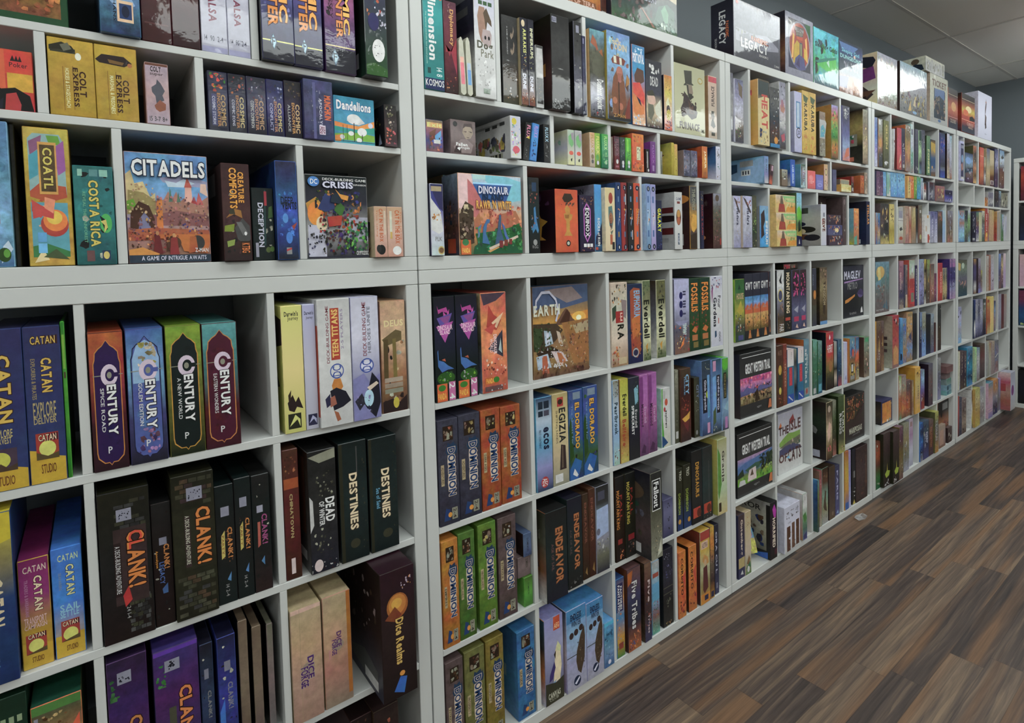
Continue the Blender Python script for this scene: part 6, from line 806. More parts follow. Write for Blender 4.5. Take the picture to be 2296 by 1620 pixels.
42676,43113,19630,22722,-40,2900,GS|slim white-blue box, third from left in top-row fourth cubby of fourth upper shelf|9bc>ccd>aab>a75~3
@boxed games in middle-row first cubby of fourth upper shelf
29855,29965,17950,19357,-40,2900,c|thin navy box, first from left in middle-row first cubby of fourth upper shelf|224>335
29995,30458,17950,19371,-40,2900,c|plum figure-painted box, second from left in middle-row first cubby of fourth upper shelf|646>757>978~4;B 6 6 94 94 16 20 988,434,bbb
30473,30913,17950,19371,-40,2900,c|second plum figure-painted box, third from left in middle-row first cubby of fourth upper shelf|435>646>868~4;B 6 6 94 94 16 20 988,434,bbb
31069,31473,17950,19394,0,2900,c|sky-blue box, fourth from left in middle-row first cubby of fourth upper shelf|59b>8ad>79c~3
31483,32020,17950,19395,-40,2900,c|white-and-green slim box, fifth from left in middle-row first cubby of fourth upper shelf|9bc>8a9>ddd~3;R 10 10 50 90 8ba
32100,33007,17950,19416,-40,2900,c|blue sea-painted box, sixth from left in middle-row first cubby of fourth upper shelf|69b>8bd>7ad>69c~3;B 6 60 94 94 14 14 57a,9cd;B 10 10 90 50 12 14 acd,59c
33106,34268,17950,19430,-40,2900,c|second blue sea-painted box, seventh from left in middle-row first cubby of fourth upper shelf|69b>8bd>7ad>69c~3;B 6 60 94 94 14 14 57a,9cd;B 10 10 90 50 12 14 acd,59c
@boxed games in middle-row second cubby of fourth upper shelf
34500,34974,17950,19345,-140,2900,c|yellow-orange purple-starred box, first from left in middle-row second cubby of fourth upper shelf|d95>dc8>db7~2;P 848 50 98 80 90 90 70 60 80;T 24 20 60 80 d 433 CHAT|c95
35053,35570,17950,19363,-120,2900,c|orange box, second from left in middle-row second cubby of fourth upper shelf|c84>d74>c73~2;B 10 40 90 90 8 24 b43,dca
35812,36203,17950,19387,-80,2900,c|leaf-green box, third from left in middle-row second cubby of fourth upper shelf|a95>8b5>684~3
36222,36889,17950,19386,-80,2900,c|bright sea-blue box, fourth from left in middle-row second cubby of fourth upper shelf|6a6>59b>49c~3;B 20 10 80 90 10 20 7cd
@boxed games in middle-row third cubby of fourth upper shelf
37164,37570,17950,19377,0,2900,c|slim pale-grey box, first from left in middle-row third cubby of fourth upper shelf|9bc>bbc>446~3
37580,38010,17950,19099,-40,2900,c|black-and-white box, second from left in middle-row third cubby of fourth upper shelf|333>a54>ddd>555~3;B 20 4 80 60 8 30 eee,223
38115,38451,17950,19184,-20,2900,c|slim black box, third from left in middle-row third cubby of fourth upper shelf|223>334
38461,39202,17950,19192,-80,2900,c|black, pale-spotted box, fourth from left in middle-row third cubby of fourth upper shelf|522>445>aab>224~4
39378,39650,17950,19216,-40,2900,c|slim smoky box, fifth from left in middle-row third cubby of fourth upper shelf|655>778>556~4
@boxed games in middle-row fourth cubby of fourth upper shelf
39850,41551,17950,19019,-60,900,c|dusky-rose clown-painted box, first from left in middle-row fourth cubby of fourth upper shelf|a77>966>877~3;B 10 20 90 94 20 12 cb6,bb9,545,b86
41561,43138,17950,18801,-80,900,c|small dark stormy box, second from left in middle-row fourth cubby of fourth upper shelf|335>224>55a>99b~4;B 10 10 90 80 14 10 88b,eee,223
@boxed games in bottom-row first cubby of fourth upper shelf
29855,30147,15080,16935,-20,2900,S|slim blue-brown box, first from left in bottom-row first cubby of fourth upper shelf|79b>a75>57a~3
30162,30523,15080,16925,-20,2900,S|slim blue, tan-swirled box, second from left in bottom-row first cubby of fourth upper shelf|69b>359>ca7>58a~3
30608,31887,15080,17503,0,2900,|dark-grey twin-pillared, gold-footed box, third from left in bottom-row first cubby of fourth upper shelf|444>544>655>444>cb7~4;P ca6 20 80 34 90 36 78 26 70;P ca6 66 80 80 90 82 78 72 70;P 333 40 50 90 54 90 30 40 34;P dc8 10 46 24 50 20 40
31897,32644,15080,17502,-20,2900,|buff, dark-lettered box, fourth from left in bottom-row first cubby of fourth upper shelf|cb7>dc8>a94>cb6~2;B 20 50 84 92 20 18 543,654
@boxed games in bottom-row second cubby of fourth upper shelf
33387,34191,15080,17375,20,2900,|white-panelled, red-bowled box, first from left in bottom-row second cubby of fourth upper shelf|aaa>ccc>ccb>a88~1;R 0 62 100 63 665;R 10 70 84 90 99a;P 555 20 40 60 46 90 38 40 34;E 54 14 34 5 b53
34201,34800,15080,17450,-80,2900,S|dusty-pink box, second from left in bottom-row second cubby of fourth upper shelf|a87>ba9>a77~3;P c98 20 20 60 80 90 30
34897,35286,15080,17437,-60,2900,S|cream with brick strokes box, third from left in bottom-row second cubby of fourth upper shelf|cba>a65>c98~2;B 10 10 90 60 6 30 a44
35296,36000,15080,17461,-80,2900,S|khaki-tan box, fourth from left in bottom-row second cubby of fourth upper shelf|987>ba7>a86>987~2;R 40 70 80 96 cb8
36037,36377,15080,17332,-80,2900,S|thin black box, fifth from left in bottom-row second cubby of fourth upper shelf|333>322>444>bbb
36387,37034,15080,17551,-100,2900,S|chocolate, white-crested box, sixth from left in bottom-row second cubby of fourth upper shelf|776>654>854>654~2;R 40 80 76 88 ccc;T 40 30 70 66 d a86 MOMBASA;E 60 16 26 7 bb7|433
37044,38029,15080,16954,-260,2500,S|white, red-squared box, seventh from left in bottom-row second cubby of fourth upper shelf|ccc>ddd>ddd~1;R 40 88 70 98 c95;R 50 0 80 30 b43;R 10 40 40 60 cba;R 80 10 96 24 a87
@boxed games in bottom-row third cubby of fourth upper shelf
38755,39399,15080,17215,-60,2900,S|lavender, white-lettered box, first from left in bottom-row third cubby of fourth upper shelf|669>99b>aab~3;T 40 20 76 76 d dde CLOUDS;B 10 80 90 96 8 20 447
39440,40118,15080,17224,-60,2900,S|second lavender, white-lettered box, second from left in bottom-row third cubby of fourth upper shelf|669>99b>ccd~3;T 40 20 76 76 d dde CLOUDS;B 10 80 90 96 8 20 447
40366,41320,15080,17280,0,2900,S|dusky-brown crowded box, third from left in bottom-row third cubby of fourth upper shelf|766>654>444>655~4;B 10 70 90 96 14 16 a87,c65
41455,42010,15080,17341,20,2900,S|pale-blue box, fourth from left in bottom-row third cubby of fourth upper shelf|bcc>9bd>abd~1
@boxed games in bottom-row fourth cubby of fourth upper shelf
42346,43473,15080,17367,0,2900,|weathered brown-mauve box in bottom-row fourth cubby of fourth upper shelf|99a>766>876>a76~5;P ccc 50 80 60 90 70 80
@boxed games in top-row first cubby of fourth lower shelf
29919,31957,10970,14015,20,1500,|gold-haloed child-group painted box in top-row first cubby of fourth lower shelf|79a>688>777>766~4;E 36 80 30 12 ca6;P dc8 16 90 36 90 40 66 20 64;P 79a 0 60 36 66 40 50 10 46;B 6 20 66 56 30 8 a98,755,865;P 578 50 10 80 24 90 4;R 70 2 76 90 888;t 6 4 60 7 h ccc PICTURE
@boxed games in top-row second cubby of fourth lower shelf
33385,34129,10970,13989,-20,2900,|mauve-to-navy, white-lettered box, first from left in top-row second cubby of fourth lower shelf|a78>967>767>446>a98~3;t 20 40 50 76 d ecc REDWOOD
34504,34914,10970,13719,20,2900,S|grey-brown box, second from left in top-row second cubby of fourth lower shelf|888>766>667>cb8~4;R 20 4 80 30 cba
34924,35874,10970,14013,-60,1500,|red clear-bagged box, third from left in top-row second cubby of fourth lower shelf|aba>bcb>b54>b34>a44~3;P dde 20 98 50 80 80 96 60 70;R 10 40 90 60 a33;R 14 6 90 34 c34;R 30 10 84 30 887
36096,36465,10970,13626,-20,2900,S|slim navy, white-lettered box, fourth from left in top-row second cubby of fourth lower shelf|435>336>446~2;T 30 16 74 92 d ccc MOONRAKERS
@boxed games in top-row third cubby of fourth lower shelf
36915,37663,10970,13998,-20,2900,|hazy-blue box, first from left in top-row third cubby of fourth lower shelf|9ab>88a>99c>668~4
37898,38260,10970,13975,40,2900,S|black, cream-chipped box, second from left in top-row third cubby of fourth lower shelf|cb5>222>ba8>232>ccc~4
38270,38825,10970,13952,0,2900,S|green-grey warrior box, third from left in top-row third cubby of fourth lower shelf|9a6>776>654>655~4;P b95 30 50 60 64 80 46
38973,39679,10970,13627,0,2900,S|brown-pink warrior box, fourth from left in top-row third cubby of fourth lower shelf|655>987>a76>755~4;B 10 20 90 80 16 20 b87,dcc
39791,40235,10970,12951,20,2900,S|short purple box, fifth from left in top-row third cubby of fourth lower shelf|645>957>645~4
@boxed games in top-row fourth cubby of fourth lower shelf
40445,41343,10970,13638,0,2900,|bright-red, white-lettered box, first from left in top-row fourth cubby of fourth lower shelf|a34>b33>c43>a33~1;T 50 20 80 76 d ecb DEADWOOD|c86
41529,42059,10970,13234,40,2900,S|slim grey-gold box, second from left in top-row fourth cubby of fourth lower shelf|888>776>cb8>655~3
42105,42481,10970,13251,40,2900,S|second slim grey-gold box, third from left in top-row fourth cubby of fourth lower shelf|888>776>cb8>655~3
42491,42951,10970,13868,-100,2900,S|purple, scribbled white box, fourth from left in top-row fourth cubby of fourth lower shelf|a8a>447>437>99b>b9b~4;R 10 80 90 90 a7a;B 20 20 80 70 16 24 bbd,224
42961,43693,10970,13874,-120,2900,S|second purple, scribbled white box, fifth from left in top-row fourth cubby of fourth lower shelf|a8a>447>437>99b>b9b~4;R 10 80 90 90 a7a;B 20 20 80 70 16 24 bbd,224
@boxed games in second-row first cubby of fourth lower shelf
29917,30034,7440,10519,20,2900,S|thin gold box, first from left in second-row first cubby of fourth lower shelf|b93>c94>a83
30044,30644,7440,10489,0,2900,|chestnut, pale-figured box, second from left in second-row first cubby of fourth lower shelf|765>643>865>643~4;P ca6 40 40 60 70 70 40;T 40 24 66 44 d ccc CATS
30668,31083,7440,10465,0,2900,S|second chestnut, pale-figured box, third from left in second-row first cubby of fourth lower shelf|766>643>754>a86~4;P ca6 40 50 60 76 70 50
31968,32935,7440,10668,-160,2900,|brick-red, tan-footed box, fourth from left in second-row first cubby of fourth lower shelf|a34>a44>b55>a75>977~3;P c96 10 36 40 44 90 34 90 6 10 6;P eee 46 92 54 96 60 90 50 86|a98>ba9>998>bba~2;R 10 72 60 84 543;R 6 54 90 60 544;R 6 42 90 48 544;R 6 30 90 36 655
@boxed games in second-row second cubby of fourth lower shelf
33501,33932,7440,10386,-40,2900,S|sea-blue box, first from left in second-row second cubby of fourth lower shelf|6ad>579>48b>37b~3;E 30 16 40 8 223
34069,34638,7440,10298,0,2900,|blue-grey town box, second from left in second-row second cubby of fourth lower shelf|79b>57a>999>a85>88a~5;B 6 20 94 90 22 18 8ac,b96,468
34675,35695,7440,10634,0,2900,|tall sandy box, third from left in second-row second cubby of fourth lower shelf|b96>ca7>a86>79c>a85~4;R 20 92 90 98 986;P 557 30 50 80 60 80 40
35705,36385,7440,10475,-20,2900,|black, streaked box, fourth from left in second-row second cubby of fourth lower shelf|333>223>222>555~2
@boxed games in second-row third cubby of fourth lower shelf
36915,37260,7440,10481,-20,2900,S|space, white-lettered box, first from left in second-row third cubby of fourth lower shelf|89b>335>225>446~3;P 8ac 10 86 50 92 60 70 20 66;T 30 40 64 66 d ddd PLANET
37429,38166,7440,10416,20,2900,|pale-beige and blue box, second from left in second-row third cubby of fourth lower shelf|aa9>887>79c>8ad~3
38404,39220,7440,10176,80,2900,|navy-black box, third from left in second-row third cubby of fourth lower shelf|113>222>223>235~2
39230,39827,7440,10155,60,2900,S|grey starry box, fourth from left in second-row third cubby of fourth lower shelf|9ab>777>668~4
39849,40235,7440,9491,60,2900,S|slim dark-red box, fifth from left in second-row third cubby of fourth lower shelf|422>533>733
@boxed games in second-row fourth cubby of fourth lower shelf
40576,41273,7440,10643,60,2900,|tall dark speckled box in second-row fourth cubby of fourth lower shelf|444>333>543>433~5
@boxed games in third-row first cubby of fourth lower shelf
31492,33175,3910,5366,300,1100,|copper-fronted black box in third-row first cubby of fourth lower shelf|336>335~1;R 8 6 90 92 c83~3;R 50 4 60 14 ddd;R 70 4 86 16 998;R 84 84 90 90 433|222>543>222~3
@boxed games in third-row second cubby of fourth lower shelf
33385,33823,3910,6702,0,2900,S|green-white-orange box, first from left in third-row second cubby of fourth lower shelf|8a6>ccb>a64>b63>697~3;B 6 30 94 90 18 20 b64,364,eda
33859,34574,3910,6671,0,2900,|orange floral box, second from left in third-row second cubby of fourth lower shelf|988>998>a75>c74>765~4;B 6 30 94 80 20 18 c63,854,a98
34611,35260,3910,6257,0,2900,S|rusty-brown box, third from left in third-row second cubby of fourth lower shelf|766>655>a65>b63>865~4
35270,35583,3910,6171,-100,2900,S|slim taupe box, fourth from left in third-row second cubby of fourth lower shelf|876>ba8>865>a98~3
35593,36487,3910,6952,-180,2900,|mustard, sketch-lettered box, fifth from left in third-row second cubby of fourth lower shelf|da4>cb7>ca7>da4~2;B 30 80 90 94 12 16 543;T 46 30 70 60 d 765 STREET|c93>b92>c93~1
@boxed games in third-row third cubby of fourth lower shelf
37056,37706,3910,6573,-40,2900,S|blue-white, red-footed box, first from left in third-row third cubby of fourth lower shelf|89a>9bd>76a>743>a44~4;B 10 10 90 40 10 22 b33,ddd
38342,39169,3910,6799,-80,2900,|dark plum-brown box, second from left in third-row third cubby of fourth lower shelf|667>766>655>545~4;B 20 20 80 60 10 16 a65,778|323
@boxed games in third-row fourth cubby of fourth lower shelf
40542,41173,3910,6885,40,2900,S|slim grey-white box in third-row fourth cubby of fourth lower shelf|aaa>777>668>99b~4
42272,43649,5564,6076,0,1100,c|topmost small brown box of stack in third-row fourth cubby of fourth lower shelf|755>866~2
42395,43300,5121,5561,80,1100,c|second-from-top small brown box of stack in third-row fourth cubby of fourth lower shelf|655>877~2
42467,43473,4657,5118,60,1100,c|middle small green-grey box of stack in third-row fourth cubby of fourth lower shelf|587>899~2
42470,43475,4240,4654,60,1100,c|second-from-bottom small teal box of stack in third-row fourth cubby of fourth lower shelf|578>8ab~2;R 6 10 46 80 356
42471,43514,3910,4237,60,1100,c|bottom small teal box of stack in third-row fourth cubby of fourth lower shelf|689>7aa~2;R 6 20 46 80 478
@boxed games in bottom-row first cubby of fourth lower shelf
29897,30547,380,3246,20,2900,|red-over-green box, first from left in bottom-row first cubby of fourth lower shelf|743>a53>643>474>264~3
30557,31594,380,3655,-150,2900,|black-brown, lime-pronged box, second from left in bottom-row first cubby of fourth lower shelf|544>433>332>322~4;P ab4 20 24 50 30 96 26 80 18 40 16;P cb5 50 30 56 44 60 30;B 10 2 90 12 8 12 ccc
31604,32540,380,3615,-300,2900,|second black-brown, lime-pronged box, third from left in bottom-row first cubby of fourth lower shelf|544>433>332>322~4;P ab4 20 24 50 30 96 26 80 18 40 16;P cb5 50 30 56 44 60 30;B 10 2 90 12 8 12 ccc
32561,33175,380,3690,-300,2900,|purple-and-olive box, fourth from left in bottom-row first cubby of fourth lower shelf|756>645>763>875>755~4
@boxed games in bottom-row second cubby of fourth lower shelf
34140,35057,380,3504,0,2900,|khaki box, first from left in bottom-row second cubby of fourth lower shelf|998>986>887>aab~3;t 20 20 40 60 d 654 COLORADO
35492,36117,380,3520,120,1000,|pink-white box, second from left in bottom-row second cubby of fourth lower shelf|cbc>a8a>ccd>aab~1;R 20 84 80 94 a88
@boxed games in bottom-row third cubby of fourth lower shelf
36915,37454,380,2994,-40,2900,S|navy, blue-splashed box, first from left in bottom-row third cubby of fourth lower shelf|36a>223>37b>224>99a~4;B 10 10 90 90 14 20 8bd,35a
37503,38526,380,2981,-40,2900,|dark-blue, upright white words box, second from left in bottom-row third cubby of fourth lower shelf|567>456>446>558~3;T 50 40 80 70 d ccd DEEP;t 20 30 44 66 d aab BLUE
38577,39426,380,2853,-40,2900,|brown-maroon box, third from left in bottom-row third cubby of fourth lower shelf|766>754>643>545~3;T 30 24 64 80 d b75 EVACUATION|433
39536,40235,380,3266,-100,2900,S|brass, grey-lettered box, fourth from left in bottom-row third cubby of fourth lower shelf|bb6>666>876>b83~3;T 24 30 70 80 d bbb TZOLKIN|664>774
@boxed games in bottom-row fourth cubby of fourth lower shelf
40704,42027,380,1981,0,250,|small pale-framed box, first from left in bottom-row fourth cubby of fourth lower shelf|a98>a99>865~1;R 10 12 70 80 b98|ba9
41494,43765,380,3491,300,800,|recessed gold-flamed black box, second from left in bottom-row fourth cubby of fourth lower shelf|222>222>964>853>322~3;R 40 78 90 94 888
42609,43506,380,1493,20,250,S|small maroon-green box, third from left in bottom-row fourth cubby of fourth lower shelf|655>433~4
@boxed games in top-row first cubby of fifth upper shelf
44795,45593,19630,22561,-100,2900,GS|white-edged dark box in top-row first cubby of fifth upper shelf|bbd~0;R 10 6 96 94 446;R 20 82 90 90 99a;E 56 56 30 10 8ac;P b87 20 40 60 46 80 30 40 24;R 20 4 90 10 ccc
@boxed games in top-row second cubby of fifth upper shelf
46200,48099,19630,21853,-20,600,G|small blue-black figure-painted box, first from left in top-row second cubby of fifth upper shelf|225>8ac>456>346>235~4;E 40 74 34 12 8ad;B 10 10 90 50 20 14 8ab,aac,234
48109,48863,19630,22522,-40,2900,GS|brown-orange box, second from left in top-row second cubby of fifth upper shelf|b75>544>654>b86>543>ca7~3|664
@boxed games in top-row third cubby of fifth upper shelf
49750,50695,19630,22560,-60,2900,GS|terracotta box, first from left in top-row third cubby of fifth upper shelf|b54>c65>b53>b75>744~2;R 0 76 100 77 dba
50846,51381,19630,21873,-40,2900,GS|slim black-white box, second from left in top-row third cubby of fifth upper shelf|998>ba8>445>ccc>334~4
51743,52623,19630,22653,0,2900,GS|grey-tan box, third from left in top-row third cubby of fifth upper shelf|668>998>ba8>887~2
52670,53847,19630,22597,0,2900,G|sandy, barcode-footed box, fourth from left in top-row third cubby of fifth upper shelf|ba8>cb9>a97>543>334~1;R 10 4 90 16 bbb;R 30 5 70 14 556
53857,54852,19630,22806,-40,2900,GS|dark-navy box, fifth from left in top-row third cubby of fifth upper shelf|446>99b>335>446~3
@boxed games in top-row fourth cubby of fifth upper shelf
55250,56683,19630,22812,-40,2900,G|blue-grey over brown box in top-row fourth cubby of fifth upper shelf|79b>bcd>655>654>556~3
@boxed games in middle-row third cubby of fifth upper shelf
51494,52171,17950,18662,20,1000,c|slim orange box, first from left in middle-row third cubby of fifth upper shelf|755>c84>b73~3
52208,53601,17950,19137,0,1200,c|silver-grey box, second from left in middle-row third cubby of fifth upper shelf|889>778>bbb>556~5
@boxed games in middle-row fourth cubby of fifth upper shelf
54391,55359,17950,19296,40,1200,c|slim dark-grey box, first from left in middle-row fourth cubby of fifth upper shelf|555>444>556~4
55369,56055,17950,19357,20,1200,c|slim blue-topped grey box, second from left in middle-row fourth cubby of fifth upper shelf|9bc>556>888~4
56065,58012,17950,19223,0,1200,c|taupe box, third from left in middle-row fourth cubby of fifth upper shelf|887>998>777~4
@boxed games in bottom-row first cubby of fifth upper shelf
44795,45999,15080,17438,-40,2900,|sky-blue, brown-figured box, first from left in bottom-row first cubby of fifth upper shelf|a76>8bd>a76>9bd>9cd>58b~4;B 10 70 60 94 6 18 a65
46082,46797,15080,17482,-40,2900,S|dark green-grey box, second from left in bottom-row first cubby of fifth upper shelf|334>445>8a8>665>556~4
46918,47497,15080,17503,-20,2900,S|pale green-grey box, third from left in bottom-row first cubby of fifth upper shelf|bbc>8a7>8a7>556>9bc~4
@boxed games in bottom-row second cubby of fifth upper shelf
47710,48538,15080,17345,-100,2900,S|black, white-barcoded box, first from left in bottom-row second cubby of fifth upper shelf|334>445>223>335~2;B 10 30 70 90 12 18 ccd,99a;R 6 4 70 12 bbb
48686,49410,15080,17406,-80,2900,S|purple-grey box, second from left in bottom-row second cubby of fifth upper shelf|587>865>547>ccc~4
49455,50194,15080,17406,-80,2900,S|cream box, third from left in bottom-row second cubby of fifth upper shelf|bb9>cca>bb9~1
50407,51140,15080,17537,-40,2900,S|mottled-grey box, fourth from left in bottom-row second cubby of fifth upper shelf|ccb>665>889>564~5
51150,51849,15080,17750,-60,2900,S|scarlet, white-lettered box, fifth from left in bottom-row second cubby of fifth upper shelf|944>a33>a33>d95~1;T 30 30 74 84 d edc ARK NOVA;E 60 20 30 7 ec6|d93>c62
51984,52200,15080,17411,-40,2900,S|rose box, sixth from left in bottom-row second cubby of fifth upper shelf|a78>a56>b76>87a~3
@boxed games in bottom-row third cubby of fifth upper shelf
52548,53121,15080,17678,-40,2900,S|sandy-tan box, first from left in bottom-row third cubby of fifth upper shelf|ba8>ca8>b97~2
53172,53678,15080,17657,-40,2900,S|second sandy-tan box, second from left in bottom-row third cubby of fifth upper shelf|ba7>ca8>b97~2
54567,55012,15080,17585,-60,2900,S|white-edged box, third from left in bottom-row third cubby of fifth upper shelf|cba~0;R 30 2 96 98 888|ca6>b64>a44~3
55065,55516,15080,17627,-60,2900,S|second white-edged box, fourth from left in bottom-row third cubby of fifth upper shelf|dcb~0;R 30 2 96 98 887
@boxed games in bottom-row fourth cubby of fifth upper shelf
56000,56580,15080,17378,-40,2900,S|blue-over-green box, first from left in bottom-row fourth cubby of fifth upper shelf|9bc>aab>686>584~3
56662,57075,15080,17353,-40,2900,S|white box, second from left in bottom-row fourth cubby of fifth upper shelf|bbb>ccd>ccc
57318,57737,15080,17261,0,2900,S|second white box, third from left in bottom-row fourth cubby of fifth upper shelf|ccd>bbc>ccc
@boxed games in top-row first cubby of fifth lower shelf
44795,46912,10970,13727,20,1500,|grey-teal figure-painted box in top-row first cubby of fifth lower shelf|554>787>667>455>356~5;P ca6 2 94 30 90 24 70 4 74;E 54 84 16 8 bcb;B 10 20 90 50 16 10 c98,878
@boxed games in top-row second cubby of fifth lower shelf
48325,49063,10970,13718,-20,2900,S|navy-blue, badge-footed box, first from left in top-row second cubby of fifth lower shelf|a84>336>447>335>ccc>864~2;R 10 12 90 20 bbb
49111,49363,10970,13717,-20,2900,S|thin black-plum box, second from left in top-row second cubby of fifth lower shelf|222>312
49373,50020,10970,13755,-60,2900,S|mauve-grey box, third from left in top-row second cubby of fifth lower shelf|aab>767>545>88c~4
50568,50969,10970,12749,60,900,S|short brown leaning box, fourth from left in top-row second cubby of fifth lower shelf|bb6>665>876>98b~4
@boxed games in top-row third cubby of fifth lower shelf
51855,52463,10970,13893,0,2900,S|cream-white box, first from left in top-row third cubby of fifth lower shelf|bbb>a98>ba9~3
52490,53072,10970,13956,0,2900,S|russet box, second from left in top-row third cubby of fifth lower shelf|a87>954>a75~3
53125,53934,10970,13959,0,2900,S|pale-lavender box, third from left in top-row third cubby of fifth lower shelf|aaa>bbc>a9a~3
@boxed games in top-row fourth cubby of fifth lower shelf
55385,56032,10970,13980,0,2900,S|slim navy-blue box, first from left in top-row fourth cubby of fifth lower shelf|8ad>347>754~3
56089,56756,10970,13965,0,2900,S|black-navy, cream-spotted box, second from left in top-row fourth cubby of fifth lower shelf|345>cb8>755>224~3
56999,57709,10970,13979,40,2900,S|pale lilac-white box, third from left in top-row fourth cubby of fifth lower shelf|dcc>bac>bac~1
@boxed games in second-row first cubby of fifth lower shelf
44797,45696,7440,10171,40,2900,S|pale-blue frosty box in second-row first cubby of fifth lower shelf|99b>bbd>aab>8bd~3
@boxed games in second-row second cubby of fifth lower shelf
48325,48681,7440,10506,-60,2900,S|royal-navy box, first from left in second-row second cubby of fifth lower shelf|248>236>235>fff>236~1
48822,49389,7440,10491,-40,2900,S|grey-white upright-lettered box, second from left in second-row second cubby of fifth lower shelf|99a>aaa>99b>335~3
49438,49978,7440,10468,-40,2900,S|dark-grey upright-lettered box, third from left in second-row second cubby of fifth lower shelf|778>556>88a>335~3
50027,50726,7440,10421,-40,2900,S|second grey-white upright-lettered box, fourth from left in second-row second cubby of fifth lower shelf|99a>bbc>88a>335~3
50861,51645,7440,10374,-20,2900,S|charcoal, white-patched box, fifth from left in second-row second cubby of fifth lower shelf|344>887>433>335~3;R 20 84 80 90 bbb
@boxed games in second-row third cubby of fifth lower shelf
51855,52762,7440,10451,-40,2900,S|orange-tan, maroon-figured box, first from left in second-row third cubby of fifth lower shelf|cb6>b74>a53>cb8~2;E 40 90 30 5 a43
52772,53650,7440,10443,-60,2900,S|pale-gold box, second from left in second-row third cubby of fifth lower shelf|dc7>ec8>dc8~1
54085,54581,7440,10025,20,2900,S|slim blue-grey box, third from left in second-row third cubby of fifth lower shelf|335>8ac>a88>778~4
@boxed games in second-row fourth cubby of fifth lower shelf
55385,56125,7440,10496,-20,2900,S|greyish-lavender box, first from left in second-row fourth cubby of fifth lower shelf|99a>aab>889~2
56183,56941,7440,10442,-20,2900,S|deep-red box, second from left in second-row fourth cubby of fifth lower shelf|533>733>622~1
57092,57867,7440,10362,0,2900,S|beige-grey box, third from left in second-row fourth cubby of fifth lower shelf|a98>a99>999~2
@boxed games in third-row first cubby of fifth lower shelf
44795,44940,3910,6872,-80,2900,S|cream, ink-lettered box, first from left in third-row first cubby of fifth lower shelf|dcb>dca>ccb>88b~1;B 10 50 90 96 12 22 654,433;T 30 10 70 46 d 655 SANTA
45152,45876,3910,6818,-40,2900,S|dark mauve-brown box, second from left in third-row first cubby of fifth lower shelf|655>545>434>654~4;T 40 40 70 90 d a98 ALMA
45938,46648,3910,6719,-40,2900,S|second dark mauve-brown box, third from left in third-row first cubby of fifth lower shelf|655>545>434>654~4;T 40 40 70 90 d a98 ALMA
46658,47931,3910,6912,-80,2900,|teal-blue box, fourth from left in third-row first cubby of fifth lower shelf|69b>257>39b>246>59c~4
@boxed games in third-row second cubby of fifth lower shelf
48730,49252,3910,6664,-20,2900,S|mint-white box, first from left in third-row second cubby of fifth lower shelf|ad9>bca>8a9~3
49298,50037,3910,6564,-20,2900,S|white-grey box, second from left in third-row second cubby of fifth lower shelf|79a>ccc>aab>876~3
50403,51645,3910,6710,40,2900,|dark reddish-brown box, third from left in third-row second cubby of fifth lower shelf|654>744>655>433~2
@boxed games in third-row third cubby of fifth lower shelf
51855,52260,3910,6800,-80,2900,S|pale-grey white-edged box, first from left in third-row third cubby of fifth lower shelf|bba>aaa>998~1;t 30 30 60 90 d 877 ISTANBUL
52482,53073,3910,6608,-40,2900,S|second pale-grey white-edged box, second from left in third-row third cubby of fifth lower shelf|a86>bba>aaa~1
53083,53814,3910,6680,-100,2900,S|pinkish-grey box, third from left in third-row third cubby of fifth lower shelf|ba9>a99>988~2;t 40 20 60 90 d 766 ISTANBUL
54043,55175,3910,6613,-60,2000,S|mauve-grey room-pictured box, fourth from left in third-row third cubby of fifth lower shelf|888>88a>778>a88~4;R 20 14 80 34 977;P ddc 10 50 90 60 90 56 10 46
@boxed games in bottom-row first cubby of fifth lower shelf
44795,45058,380,3450,0,2900,S|brick-red slim box, first from left in bottom-row first cubby of fifth lower shelf|a54>b55>944>433~1
45104,45707,380,3272,0,2900,S|dark-grey crinkled box, second from left in bottom-row first cubby of fifth lower shelf|556>667>445~5
45754,46728,380,3049,0,2900,S|grey-brown crinkled box, third from left in bottom-row first cubby of fifth lower shelf|877>655>a98>544~5
47892,48115,380,3424,-40,2900,S|gold-over-navy box, fourth from left in bottom-row first cubby of fifth lower shelf|643>532>ddd>cb4>247~1
@boxed games in bottom-row second cubby of fifth lower shelf
48325,49545,380,3443,-160,2900,|golden-tan box, first from left in bottom-row second cubby of fifth lower shelf|bb7>cb8>b95>cb6~3;B 10 40 90 80 14 14 985,dc9
49763,50881,380,3246,-120,2900,|white-grey figure-painted box, second from left in bottom-row second cubby of fifth lower shelf|99a>bbb>988>aaa~4;B 10 10 90 80 18 14 655,ddd
@boxed games in bottom-row third cubby of fifth lower shelf
51855,53070,380,3343,-160,2900,|pale-mauve, pink-striped box, first from left in bottom-row third cubby of fifth lower shelf|69a>b98>caa>cab>b9b>88b~2;B 10 70 60 90 6 8 a64;R 0 26 96 27 eda;R 0 18 96 19 eda
53420,54795,380,3344,-100,2900,|orange-and-slate box, second from left in bottom-row third cubby of fifth lower shelf|c95>b85>99a>445>447~3
@boxed games in bottom-row fourth cubby of fifth lower shelf
55385,56034,380,3169,-20,2900,S|lilac-grey box, first from left in bottom-row fourth cubby of fifth lower shelf|a9c>99b>777>88a~2
56044,57458,380,3690,-700,3300,|protruding pale-lilac oval-marked box, second from left in bottom-row fourth cubby of fifth lower shelf|bbc>ccd>bbb~0;E 40 52 30 14 848|dcc>b56>b98>a65>a66~2;R 10 20 40 90 b45;R 60 50 90 70 a44"""
grp = None
for ln in DATA.split('\n'):
    if ln[0] == '@': grp = ln[1:]; continue
    f = ln.split('|'); a = f[0].split(','); n = [int(q) / 10000 for q in a[:6]]
    game_box(*n, a[6], f[1], f[2], f[3] if len(f) > 3 else '', grp)
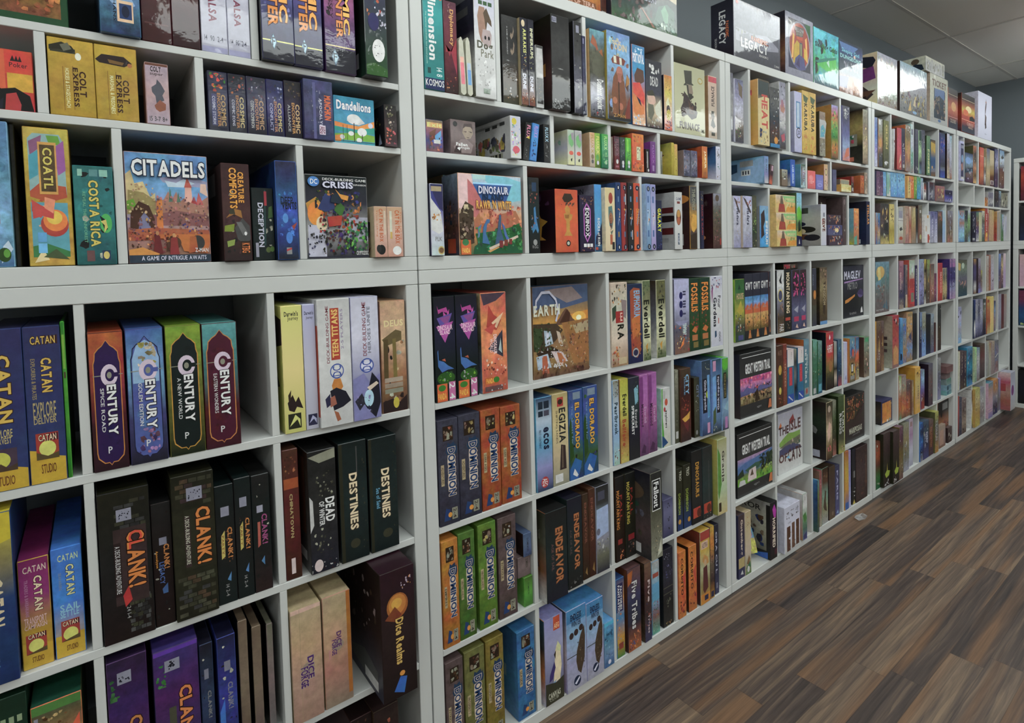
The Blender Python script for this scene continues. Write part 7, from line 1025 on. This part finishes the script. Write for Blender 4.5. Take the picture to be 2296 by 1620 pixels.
if MASS.f: tag(link('game_boxes', MASS.build('game_boxes'), M_PRINT), 'rows of small distant boxed games in the far cubbies of the last white shelves', 'board games', None, 'stuff')
# the shelf across the end of the aisle
def end_box(y0, y1, z0, z1, label, art, fl='', dep=.08, d=.01):
    o = game_box(y0, y1, z0, z1, d, dep, fl, label, art, '', 'boxed games on the right-end shelf')
    c = o.location.copy(); o.rotation_euler = (0, 0, R(-90)); o.location = (5.957 + c.y, -.004 - c.x, c.z)
    return o
end_box(.05, .36, 1.47 + .391, 2.165, 'face-out maroon and flame-orange box on top row of right-end shelf', '823>a42>723>523~3;E 60 92 40 14 ea3;B 30 40 90 80 20 12 d63,e83,c42;T 10 30 24 84 u ca8 CRIMSON')
end_box(.045, .33, 1.508, 1.815, 'face-out near-black box, glowing speck at right, right-end shelf', '333>223>235~2;E 60 80 26 9 a53;t 20 6 80 10 h 589 MIND;B 20 30 90 70 14 10 224,436')
end_box(.045, .34, 1.097, 1.383, 'face-out pale-lilac box in top cubby of right-end floor shelf', 'caa>cab>cab~1;R 30 70 70 92 754;T 44 20 60 60 d 867 PENGUIN')
end_box(.042, .34, .744, 1.062, 'face-out purple-to-blue box with white vertical letters, right-end shelf', '524>735>247>158>245~2;R 0 84 100 100 735;E 60 92 20 5 dcb;T 40 16 62 84 d dee UNDERWATER;T 16 16 34 50 d dee CITIES;B 4 2 96 12 16 8 bc8,7a6,dda')
end_box(.045, .33, .038, .345, 'face-out black box with pale statue, bottom cubby of right-end shelf', '222>223>222~2;P 89a 20 30 24 60 50 64 64 30;P 99a 40 60 50 94 58 94 60 64;t 20 4 80 16 h ccc TITAN;R 20 20 70 26 aaa')
# a soft printed pouch leaning on the black box in the third floor shelf
P = Paint(); nx, nz = 10, 14; pw, ph = .075, .16
def pt(i, j, s):
    u, v = i / nx * 2 - 1, j / nz * 2 - 1
    th = .02 * max(0, (1 - abs(u) ** 2.5)) * max(0, (1 - abs(v) ** 3)) + .0008
    return Vector((u * pw / 2 * (1 - .12 * v * v), s * th + .004 * math.sin(5 * u + 3 * v), (v + 1) * ph / 2))
rp_ = random.Random(8)
for s in (-1, 1):
    for i in range(nx):
        for j in range(nz):
            c = colour((rp_.choice(['cc6', 'dd7', 'cb8']) if j < 6 else rp_.choice(['7ac', 'b8c', '9bd', 'c9b', 'aac'])) + '~3')
            q = [pt(i, j, s), pt(i + 1, j, s), pt(i + 1, j + 1, s), pt(i, j + 1, s)]
            P.quad3(q if s < 0 else q[::-1], [c] * 4)
o = link('game_pouch', P.build('game_pouch'), M_WRAP, None, (1.728, .065, .062)); o.rotation_euler = (R(-14), R(-14), R(-52))
tag(o, 'small yellow and pale-blue foil pouch leaning beside black box on third floor shelf', 'pouch')
# torn scrap of shrink wrap on the floor by the shelves
bm = bmesh.new(); rnd = random.Random(5)
vs_ = [bm.verts.new((x, y, .004 + rnd.random() * .012)) for x, y in ((-.05, -.012), (-.01, -.028), (.04, -.02), (.055, .01), (.0, .024), (-.04, .016))]
cv_ = bm.verts.new((0, 0, .02))
for i in range(6): bm.faces.new((vs_[i], vs_[(i + 1) % 6], cv_))
bmesh.ops.solidify(bm, geom=bm.faces[:], thickness=.0006)
me = bpy.data.meshes.new('plastic_scrap'); bm.to_mesh(me); bm.free()
o = link('plastic_scrap', me, M_CLEAR, None, (2.62, -.06, 0)); tag(o, 'small crumpled scrap of clear plastic on the floor beside the shelves', 'plastic scrap')
